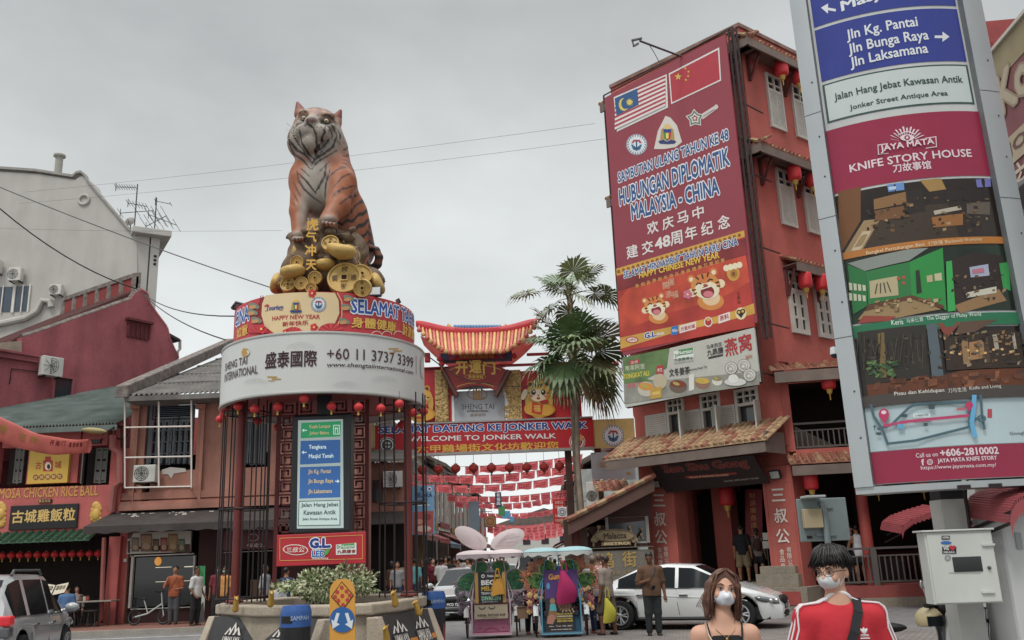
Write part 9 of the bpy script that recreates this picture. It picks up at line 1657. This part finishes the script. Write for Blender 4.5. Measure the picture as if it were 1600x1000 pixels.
 hm_=M('hair_'+hair[0].strip('#'),hair[0],rough=.4,var=.35,scale=30)
 if hair[1]!='none':
  F=new();E(F,hp(0,.014,.951 if hair[1]!='long' else.948),(.0485,.057,.0545 if hair[1]!='long' else.05),.02,R3);E(F,hp(0,-.062,.912 if hair[1]!='fringe' else.918),(.047 if big else.05,.045 if hair[1]!='fringe' else.05,.047),.012,R3,True)
  if hair[1]=='short':F.cut(hp(0,.03,.898)*H,RH@v(0,-.35,-1))
  if hair[1]=='fringe':
   F.cut(hp(0,.03,.898)*H,RH@v(0,-.35,-1))
  if hair[1]=='long':
   for s in(-1,1):
    for k in range(7):C(F,hp(s*.008,-.026+.01*k,.984),hp(s*(.041-.001*k),-.034+.013*k,.942),.012,.012,.014);C(F,hp(s*(.042),-.028+.013*k,.945),hp(s*.05,-.018+.011*k,.885),.012,.011,.012);C(F,hp(s*.05,-.016+.011*k,.885),hp(s*(.052-.012*(k==0)),-.02+.011*k,.832+.004*(k%3)),.011,.004,.012)
   E(F,hp(0,.045,.89),(.045,.024,.06),.02,R3)
  if hair[1]=='bun':E(F,hp(0,.05,.9),(.03,.025,.035),.02,R3);C(F,hp(0,.055,.9),hp(0,.06,.84),.018,.008,.01)
  F.build('hair',hm_,t,relax=1)
  if big and hair[1]=='long':mk('loose_strands',t,hm_,lambda b:[b.tube([X(-.046,-.02+.006*k,.94),X(-.058-.004*k,-.02,.9),X(-.064-.006*k,-.012,.86),X(-.058-.007*k,-.02,.825+.01*k)],[.0022,.002,.0016,.0008],n=4)for k in range(6)]+[b.tube([X(.047,-.02+.006*k,.94),X(.058,-.018+.004*k,.88),X(.052+.004*k,-.03,.835)],[.003,.0025,.001],n=4)for k in range(5)],local=True)
 if shirt:
  cm=M('cloth_'+shirt[0].strip('#'),shirt[0],rough=.85,var=.09,scale=6,bump=.25,bscale=16);F=new();e=.011
  if shirt[1]=='cami':
   torso(F,.006);q0,q1=z(.766,0,1),z(.47);F.cut(q0*H,(0,.3,1));F.cut(q1*H,(0,0,-1))
   for s in(-1,1):F.cut((q0+v(s*.056,0,0))*H,(s,0,.75))
  else:
   torso(F,e);[arm(F,i,e,shirt[1])for i in(0,1)if shirt[1]>0];[C(F,z(.62,0,.4)+v(s*.03,0,0),z(.44)+v(s*.036,0,0),.058*g**.7+e,.062*g**.7+e,.03)for s in(-1,1)];F.cut(z(.468)*H,(0,0,-1));F.cut(z(.84,0,1)*H,(0,-.5,1))
   if shirt[1]==0:[F.cut((S[i]*.8+S[1-i]*.2)*H,(1-2*i,0,.1))for i in(0,1)]
  so_=F.build('shirt',cm,t,relax=1)
 if legs[1]=='dress' or legs[1]=='skirt':
  F=new();C(F,z(.56),z(.3),.085,.12,.03);F.cut(z(.3 if legs[1]=='dress' else.36)*H,(0,0,-1));F.build('skirt',M('cloth_'+legs[0].strip('#'),legs[0],rough=.85),t)
 else:
  F=new();E(F,z(.525),(.082*g**.5+.008,.06*g+.008,.058),.02);f={'long':1.93,'shorts':.92,'short':.5}[legs[1]]
  for i in(0,1):leg(F,i,.0085 if legs[1]=='long' else.011,f,1.12 if legs[1]!='short' else 1.25)
  F.build('shorts' if 'short' in legs[1]else 'trousers',M('cloth_'+legs[0].strip('#'),legs[0],rough=.85,var=.1,scale=6,bump=.2,bscale=18),t,relax=1)
 if shoes:
  F=new(e=.06)
  for i in(0,1):a=AN[i]+v(0,.012,-.024);C(F,a,AN[i]+v(.006*(1-2*i),-.068,-.028),.025,.021,.012)
  for i in(0,1):pass
  F.cut((np.minimum(AN[0],AN[1])+v(0,0,-.05))*H,(0,0,-1));F.build('shoes',paint(shoes,rough=.6),t,relax=1)
 if mask:
  mm=M('mask_'+mask.strip('#'),mask,rough=.8,var=.03,bump=.05);k95=big and fem;F=new(h*.8)
  E(F,hp(0,-.024,.9),(.0365,.0385,.031),.01,R3);C(F,hp(0,-.048,.912),hp(0,-.057,.902),.009,.011,.012)
  if k95:C(F,hp(0,-.046,.917),hp(0,-.069,.9),.006,.004,.014);C(F,hp(0,-.069,.9),hp(0,-.045,.874),.004,.008,.014)
  F.cut(hp(0,-.02,.9)*H,RH@v(0,1,0));F.cut(hp(0,-.03,.917)*H,RH@v(0,.25,1));F.cut(hp(0,-.03,.87)*H,RH@v(0,-.2,-1));F.build('face_mask',mm,t,relax=1)
  if big:mk('ear_loop',t,mm,lambda b:[b.tube([X(s*.034,-.022,zz),X(s*.043,.0,.918+(zz-.9)*.6),X(s*.046,.014,.92)],.0017,n=4)for s in(-1,1)for zz in(.914,.884)],local=True)
 if strap:
  q0,q1=S[0]*.45+S[1]*.55+v(.06*strap[1],0,.03),z(.5)+v(-.1*strap[1],-.02,.0);ym=-.072*g**.5*H
  mk('bag_strap',t,paint(strap[0]),lambda b:b.grid(lambda i,j:Vector((q0*(1-i)+q1*i)*H)+Vector((.0,ym*(math.sin(math.pi*min(1,.12+i))**.5)-.012,0))+Vector((.7,0,.7*strap[1]))*strap[2]*(j-.5),14,1),local=True)
 if pack:mk('backpack',t,M('cloth_'+pack.strip('#'),pack,rough=.85,bump=.2),lambda b:(b.ell(Vector(z(.69)*H)+Vector((0,.16,0)),(.14,.09,.2)),b.ell(Vector(z(.64)*H)+Vector((0,.23,0)),(.1,.05,.1)),[b.tube([Vector(z(.8)*H)+Vector((s*.09,.09,0)),Vector(z(.83)*H)+Vector((s*.1,0,.02)),Vector(z(.72)*H)+Vector((s*.11,-.12,0))],.018,n=5)for s in(-1,1)]),local=True,smooth=True)
 t['_h']=1;del t['_h'];PJ[t.name]=dict(S=S,EB=EB,WR=WR,hp=hp,H=H,z=z);return t
PJ={}
def at(x,Y,zg=0.,y=920):p=P(x,y,Y);return(p.x,Y,zg)
FA=0.;BK=math.pi
person('man in brown polo and black trousers looking at a phone beside the white car',at(1018,20.2),.1,1.74,('#59402f',.8),('#26292b','long'),('#1a1614','short'),'brown','#2a2624',g=1.3,head=(-.35,.35,0),ua=[(.25,.1,-1),(-.35,.05,-1)],fa=[(.05,-.2,-1),(.75,-1,.25)],strap=('#262a36',1,.045),h=.014)
ph=thing('phone','phone held by the man in the brown polo','phone',tuple(P(1021,918,19.85)),.2);mk('case',ph,blackp,lambda b:b.box((0,0,0),(.075,.012,.15),R=Matrix.Rotation(.9,3,'X')),local=True,bevel=.004);mk('screen',ph,paint('#8d9298'),lambda b:b.box((0,.004,.007),(.066,.003,.135),R=Matrix.Rotation(.9,3,'X')),local=True)
person('man in grey shirt and brown shorts carrying a yellow bag beside the blue trishaw',at(947,20.8),-2.25,1.7,('#83766e',.8),('#4a4038','shorts'),('#2a2422','short'),'brown','#3a2c26',mask='#a9adb0',th=[(.05,-.25,-1),(-.02,.2,-1)],ua=[(.15,.1,-1),(-.15,-.1,-1)],fa=[(.1,-.2,-1),(-.1,-.3,-1)],strap=('#26262a',-1,.04),h=.014,g=1.05)
person('man in white shirt, cap and blue jeans leaning beside the blue trishaw',at(931,21.5),BK+.3,1.7,('#b4b3b1',1.6),('#2a3654','long'),('#6a5a4e','short'),'tan','#b0522e',lean=(.02,-.03,0),g=1.05)
person('person in pink top half hidden behind the blue trishaw',at(938,22.6),BK-.2,1.74,('#b08a8a',1.6),('#3a3a40','long'),('#5a4438','short'),'tan')
person('woman in maroon top and black trousers standing between the trishaws',at(829,21.9),.5,1.6,('#6a1f34',1.7),('#1d1c1e','long'),('#201a1a','bun'),'tan','#7a4a3a',fem=True,ua=[(.2,0,-1),(-.5,-.1,-1)],fa=[(.3,-.5,-1),(-.4,-.6,-.7)])
zs_=zfl
person('man in black tee and khaki shorts seen from behind in the shop entrance',(*FP.at(1160,860,-.9)[:2],zs_),BK-.35,1.76,('#1b1c20',.75),('#7d6c52','shorts'),('#1d1817','short'),'tan','#6a5a4a',th=[(.1,0,-1),(-.1,0,-1)])
person('woman with a brown backpack seen from behind in the shop entrance',(*FP.at(1184,860,-1.3)[:2],zs_),BK-.2,1.62,('#8d7b76',.7),('#2a2628','short'),('#2a1f1c','bun'),'fair','#7a6a60',fem=True,pack='#4a2f2a',th=[(.06,0,-1),(-.08,0,-1)])
zv_=zvw
person('person in a white sleeveless shirt seen from behind at the veranda railing',(*VP.at(1341,860,-.55)[:2],zv_),BK-.1,1.72,('#b7b7bb',0),('#1b1a1c','short'),('#171313','short'),'tan','#4a3a34',ua=[(.3,-.3,-1),(-.3,-.3,-1)],fa=[(.1,-.9,-.3),(-.1,-.9,-.3)])
person('masked person in dark clothes beside the white sleeveless shirt on the veranda',(*VP.at(1331,860,-1.1)[:2],zv_),BK+1.9,1.74,('#22222a',.7),('#2a2628','long'),('#171313','short'),'fair',mask='#b9bcc0')
person('man in orange tee and grey jeans drinking before the dark shop window',at(273,28.6,.15),.05,1.72,('#8d4a2c',.75),('#45464a','long'),('#1d1817','short'),'tan','#2c2422',ua=[(.25,0,-1),(-.35,-.35,-.8)],fa=[(-.3,-1,-.1),(.6,-.5,1)],strap=('#2a2424',1,.03),th=[(.0,-.02,-1),(-.0,.0,-1)])
person('man in white tee and black trousers standing in profile by the green banner',at(307,27.6,.15),R_(70),1.68,('#b4b3b1',.8),('#1f1e20','long'),('#191414','short'),'brown','#3a2f2a',fa=[(.05,-.5,-.8),(-.05,-.7,-.7)])
person('man in maroon and grey tee waiting left of the tower planter',at(341,28.6,.15),.3,1.7,('#6a2630',.75),('#2c2a2e','long'),('#191414','short'),'brown',mask='#8fa2a2')
person('man in light orange tee with a green mask behind the planter',at(351,27.9,.15),-.4,1.66,('#b07a40',.8),('#2c2a2e','long'),('#191414','short'),'brown',mask='#6f9a86')
person('woman in a grey patterned shirt walking behind the tower',at(414,27.2,.15),R_(80),1.66,('#85868a',1),('#2a2a2e','long'),('#1d1817','short'),'brown');person('person in a pale grey tee sitting low behind the planter',at(434,26.6,-.3),BK+.4,1.66,('#a3a3a6',.8),('#3a3c44','long'),('#1d1817','short'),'tan');person('person in a navy tee behind the planter bush',at(447,27.4,.0),BK-.4,1.7,('#26334f',.8),('#2c2a2e','long'),('#1d1817','short'),'tan')
sit=dict(th=[(.1,-1,-.08),(-.1,-1,-.08)],sk=[(0,.05,-1),(0,.05,-1)],drop=.24)
person('diner in a blue shirt seated with the back turned in the restaurant',at(106,29.0,.15),BK+.2,1.7,('#4a6a94',.8),('#2a2c33','long'),('#1d1817','short'),'tan',h=.022,**sit);person('woman diner facing out across the restaurant table',at(121,30.2,.15),.2,1.62,('#8a8280',1.2),('#3a3a40','long'),('#2a1f1c','long'),'fair',h=.022,fem=True,**sit);person('diner whose head shows above the silver SUV',at(18,29.6,.15),.8,1.74,('#5a5450',.8),('#3a3a40','long'),('#1d1817','short'),'tan',h=.022)
walk=[dict(th=[(.02,-.28,-1),(-.02,.25,-1)],sk=[(0,.1,-1),(0,.35,-1)]),dict(),dict(th=[(.02,.22,-1),(-.02,-.25,-1)],sk=[(0,.4,-1),(0,.12,-1)]),dict()]
def crowd(lab,x,Y,rz,k,sc_,tc_,H=1.68,zg=.15):
 if k not in PRO:PRO[k]=(person(lab,at(x,Y,zg),rz,1.68,(sc_,.8),(tc_,('long','shorts','long','short')[k]),('#1d1817',('short','short','long','bun')[k]),('tan','brown','fair','fair')[k],'#3a3230',h=.03,fem=k>1,group='crowd along the street',hands=False,**walk[k]));return
 s=H/1.68;cm=lambda c:M('cloth_'+c.strip('#'),c,rough=.85);dup(PRO[k],at(x,Y,zg),rz,lab,None,{'shirt':cm(sc_),'trousers':cm(tc_),'shorts':cm(tc_)},(s,s,s))
PRO={}
C_={'white':'#b7b6b4','black':'#1c1c1f','turquoise':'#5a9aa0','maroon':'#6a1f2c','navy':'#26304a','grey':'#77777a','red':'#a02c30','beige':'#a09078','blue':'#3a5a8a','olive':'#55573a','pink':'#b3838a','yellow':'#b0933a','green':'#3a6a4a','brown':'#5a4234','jeans blue':'#3a4a66'}
CR=[(648,33,3,0,'turquoise','jeans blue'),(667,36,2.6,2,'black','black'),(677,35,.4,3,'maroon','black'),(690,34.5,3.1,1,'white','black'),(703,35.5,2.9,1,'black','black'),(697,38,.2,2,'pink','navy'),(716,37,1.2,0,'maroon','navy'),(659,38,.1,0,'navy','grey'),(683,39.5,2.9,3,'grey','black'),(710,41,.3,0,'grey','jeans blue'),(672,41,3,1,'red','beige'),(722,44,3,2,'white','jeans blue'),(731,46,.2,0,'beige','black'),(738,48,3.1,3,'red','navy'),(744,51,.2,0,'blue','grey'),(729,50,2.8,1,'olive','beige'),(751,54,3,2,'yellow','black'),(757,57,.3,0,'white','grey'),(763,60,3,1,'navy','beige'),(768,64,.2,3,'green','black'),(773,67,3,0,'black','jeans blue'),(778,70,.3,2,'red','black'),(783,74,3,1,'grey','navy'),(789,78,.2,0,'pink','jeans blue'),(621,31,.2,0,'grey','navy'),(612,32,2.8,2,'brown','black'),(632,34.5,.4,1,'beige','black'),(640,36,3,0,'black','grey'),(833,38.5,3,0,'brown','black'),(846,36.5,2.9,2,'brown','navy'),(857,39,3.1,0,'black','brown'),(869,38,3,1,'navy','black'),(878,43,.2,3,'white','navy'),(815,62,.1,0,'red','grey'),(826,66,3,2,'beige','jeans blue'),(841,70,.2,1,'blue','black'),(852,76,3,0,'white','brown'),(862,72,.2,3,'maroon','grey')]
for i,(x,Y,rz,k,a,c) in enumerate(CR):
 w_='person in '+a+' top and '+c+(' shorts' if k in(1,3)else ' trousers');pl=' by the tower at the street corner' if x<645 else ' on the left pavement beyond the tower' if x<725 else ' further down the left pavement' if x<800 else ' in the road behind the trishaws'
 crowd(w_+pl,x,Y,rz,k,C_[a],C_[c],1.6+.03*(i*7%6),.15 if x<800 else 0)
def locks(t,hair_c,n,path,seed,r0=.0042):
 rg=random.Random(seed);cs=[M('lock_%d_'%k+hair_c.strip('#'),tuple(min(1,c*f)for c in lin(hair_c)),rough=.38,var=.3,scale=20)for k,f in enumerate((.55,1.0,1.5))];j=PJ[t.name];b=MB()
 for _ in range(n):b.tube([Vector(j['hp'](*q)*j['H'])for q in path(rg)],[r0*1.0*j['H'],r0*1.15*j['H'],r0*.8*j['H'],r0*.15*j['H']],rg.randrange(3),n=4)
 b.build('hair_locks',cs,t,smooth=2,local=True)
def bangs(rg):
 a=rg.uniform(-2.9,2.9);f=max(0,math.cos(a));s=math.sin(a);e=rg.uniform(-.006,.006);d=rg.uniform(-.009,.009);zt=.95-.006*f+rg.uniform(-.008,.01)if f>.25 else.93+.02*f+rg.uniform(-.01,.008)
 o=rg.uniform(0,.006);return[(.012*s-.008+d,.015-.02*f,1.003+e+o),(.039*s+e-.006+d,.012-.042*math.cos(a),.993+e+o),((.05+o)*s+d,.01-(.057+o)*math.cos(a),.97+e),((.048+o)*s+d*2.4-.006,.01-(.0595+o)*math.cos(a),zt)]
def tress(rg):
 s=rg.choice((-1,1));y0=rg.uniform(-.045,.05);e=rg.uniform(-.004,.004);L_=rg.uniform(.815,.86)
 return[(s*.003,-.02+y0*.5,.997+e*.5),(s*(.036+e),y0*.95-.008,.975),(s*(.0515+e),y0*.8-.002,.915+e),(s*(.051+e*2-.01*(rg.random()<.3)),y0*.8-.008,L_)]
wl=P(1126,920,5.3);WO=person('young woman with long brown hair, white mask and black camisole walking in front',(wl.x,5.3,0),-.12,1.6,('#131315','cami'),('#22242a','long'),('#5c3c2e','long'),'fair','#2c2826',h=.007,mask='#c3c6cb',fem=True,head=(.12,-.1,.13),ua=[(.3,.05,-1),(-.3,.05,-1)],fa=[(.1,-.2,-1),(-.1,-.2,-1)])
j=PJ[WO.name];Hh=j['H']
mk('camisole_strap',WO,paint('#131315'),lambda b:[b.tube([Vector(np.array(q)*Hh)for q in((s*.05,-.062,.756),(s*.055,-.05,.785),(s*.06,-.012,.818),(s*.06,.03,.808),(s*.052,.06,.75))],.006,n=5)for s in(-1,1)],local=True)
mk('bag_chain',WO,M('bag_chain','#a08a78',rough=.3,metal=.5),lambda b:b.tube([Vector(np.array(q)*Hh)for q in((-.064,-.012,.82),(-.06,-.052,.782),(-.04,-.083,.74),(0,-.092,.68),(.06,-.075,.6))],.0065,n=6),local=True)
mk('necklace',WO,M('necklace_gold','#b08a5a',rough=.3,metal=.7),lambda b:(b.tube([Vector(np.array(q)*Hh)for q in((-.042,-.018,.82),(-.03,-.044,.796),(0,-.062,.772),(.03,-.044,.796),(.042,-.018,.82))],.0018,n=4),b.ell(Vector((0,-.066*Hh,.769*Hh)),(.007,.003,.008))),local=True)
ml_=P(1306,920,5.25);MA=person('young man with glasses and mask in a red tee with white shoulder stripes',(ml_.x,5.25,0),-.05,1.69,('#b01f2b',.72),('#25272c','long'),('#171414','fringe'),'fair','#c0c0be',h=.008,mask='#bfc3c4',head=(-.75,.06,0),g=1.08,ua=[(.3,.02,-1),(-.36,.02,-1)],fa=[(.05,-.3,-1),(.25,-.5,-1)])
locks(MA,'#1d1918',420,bangs,5,.0045);locks(WO,'#5c3c2e',190,tress,6,.0032)
j=PJ[MA.name];Hm=j['H'];hp=j['hp'];X=lambda*q:Vector(hp(*q)*Hm);wst=paint('#cbc8ca',rough=.8)
mk('glasses',MA,paint('#26201f',rough=.3),lambda b:([b.tube([X(s*.0205+.0185*math.cos(a),-.0625+abs(math.cos(a)*.5+.5*s)*0,.926+.0115*math.sin(a))for a in[2*math.pi*k/20 for k in range(21)]],.0017,n=5,cap=False)for s in(-1,1)],[b.tube([X(s*.039,-.061,.93),X(s*.046,-.03,.931),X(s*.048,.012,.928)],.0024,n=5)for s in(-1,1)],b.tube([X(-.003,-.063,.929),X(.003,-.063,.929)],.0016,n=4)),local=True)
nkc=np.array((0,.004,.836));mk('collar',MA,wst,lambda b:b.torus(Vector((0,-.008*Hm,.827*Hm)),.066,.011,n=32,k=8,M3=Matrix.Rotation(.5,3,'X'),sx=1.05,sz=.95),local=True,smooth=True)
for i in(0,1):
 s=1-2*i;S_,E_=j['S'][i],j['EB'][i];d=(E_-S_)/np.linalg.norm(E_-S_);ce=S_+(E_-S_)*.715;Rz=Vector(d).to_track_quat('Y','Z').to_matrix();mk('cuff',MA,wst,lambda b:b.torus(Vector(ce*Hm),.0395*Hm,.011,n=28,k=8,M3=Rz),local=True,smooth=True)
 o=np.array((s,0,.0));o=o-d*(o@d);o/=np.linalg.norm(o);f=np.cross(d,o);ra=(.03*1.08**.4+.011)
 def stripes(b):
  for k in(-1,0,1):
   pts=[np.array((s*.04,.017*k-.008,.843-.002*abs(k))),np.array((s*.068,.017*k-.008,.829)),S_+o*ra*.5+np.array((0,.016*k-.014,ra*.9)),S_+o*ra*.88+np.array((0,.016*k-.017,ra*.5)),S_+o*ra*1.0+np.array((0,.016*k-.018,0))]+[S_+(E_-S_)*q+o*(ra*1.07)*math.cos(.42*k-.5)+np.array((0,1,0))*ra*1.07*math.sin(.42*k-.5)for q in(.25,.5,.7)]
   b.tube([Vector(q*Hm)for q in pts],.0052,n=6)
 mk('sleeve_stripes',MA,wst,stripes,local=True,smooth=True)
def trefoil(b):
 c=Vector((.05*Hm,-.077*Hm,.735*Hm));
 for a in(-.6,0,.6):b.ell(c+Vector((.016*math.sin(a),0,.012*math.cos(a))),(.007,.005,.017),R=Matrix.Rotation(a,3,'Y'),n=10,k=6)
 b.box(c+Vector((0,0,-.014)),(.044,.009,.003));b.box(c+Vector((0,0,-.008)),(.04,.009,.003));b.box(c+Vector((0,0,-.026)),(.05,.009,.006))
mk('chest_emblem',MA,wst,trefoil,local=True)
stp=paint('#1c1c1f',rough=.8);pth=[(.056,.025,.834),(.056,-.02,.839),(.046,-.056,.8),(.018,-.082,.74),(-.012,-.09,.68),(-.045,-.09,.615)]
def strapm(b):
 for(a,c) in zip(pth,pth[1:]):a,c=Vector(a)*Hm,Vector(c)*Hm;d=(c-a).normalized();sd_=d.cross(Vector((0,-1,.25))).normalized()*.024;b.obox(a-sd_-d*.004,sd_*2,(c-a)+d*.008,(0,-.006,0))
mk('bag_strap',MA,stp,strapm,local=True)
sb_=thing('sling_bag','black sling bag across the front of the man in red','bag',(ml_.x-.1,5.25-.22,.99));F=Field(.014,(-.25,-.12,-.2),(.25,.12,.2));F.cone((-.12,0,-.05),(.1,0,.05),.09,.085,.04);F.build('pouch',stp,sb_);mk('zip',sb_,alu,lambda b:b.tube([(-.14,-.09,.02),(.08,-.088,.12)],.005,n=4),local=True)
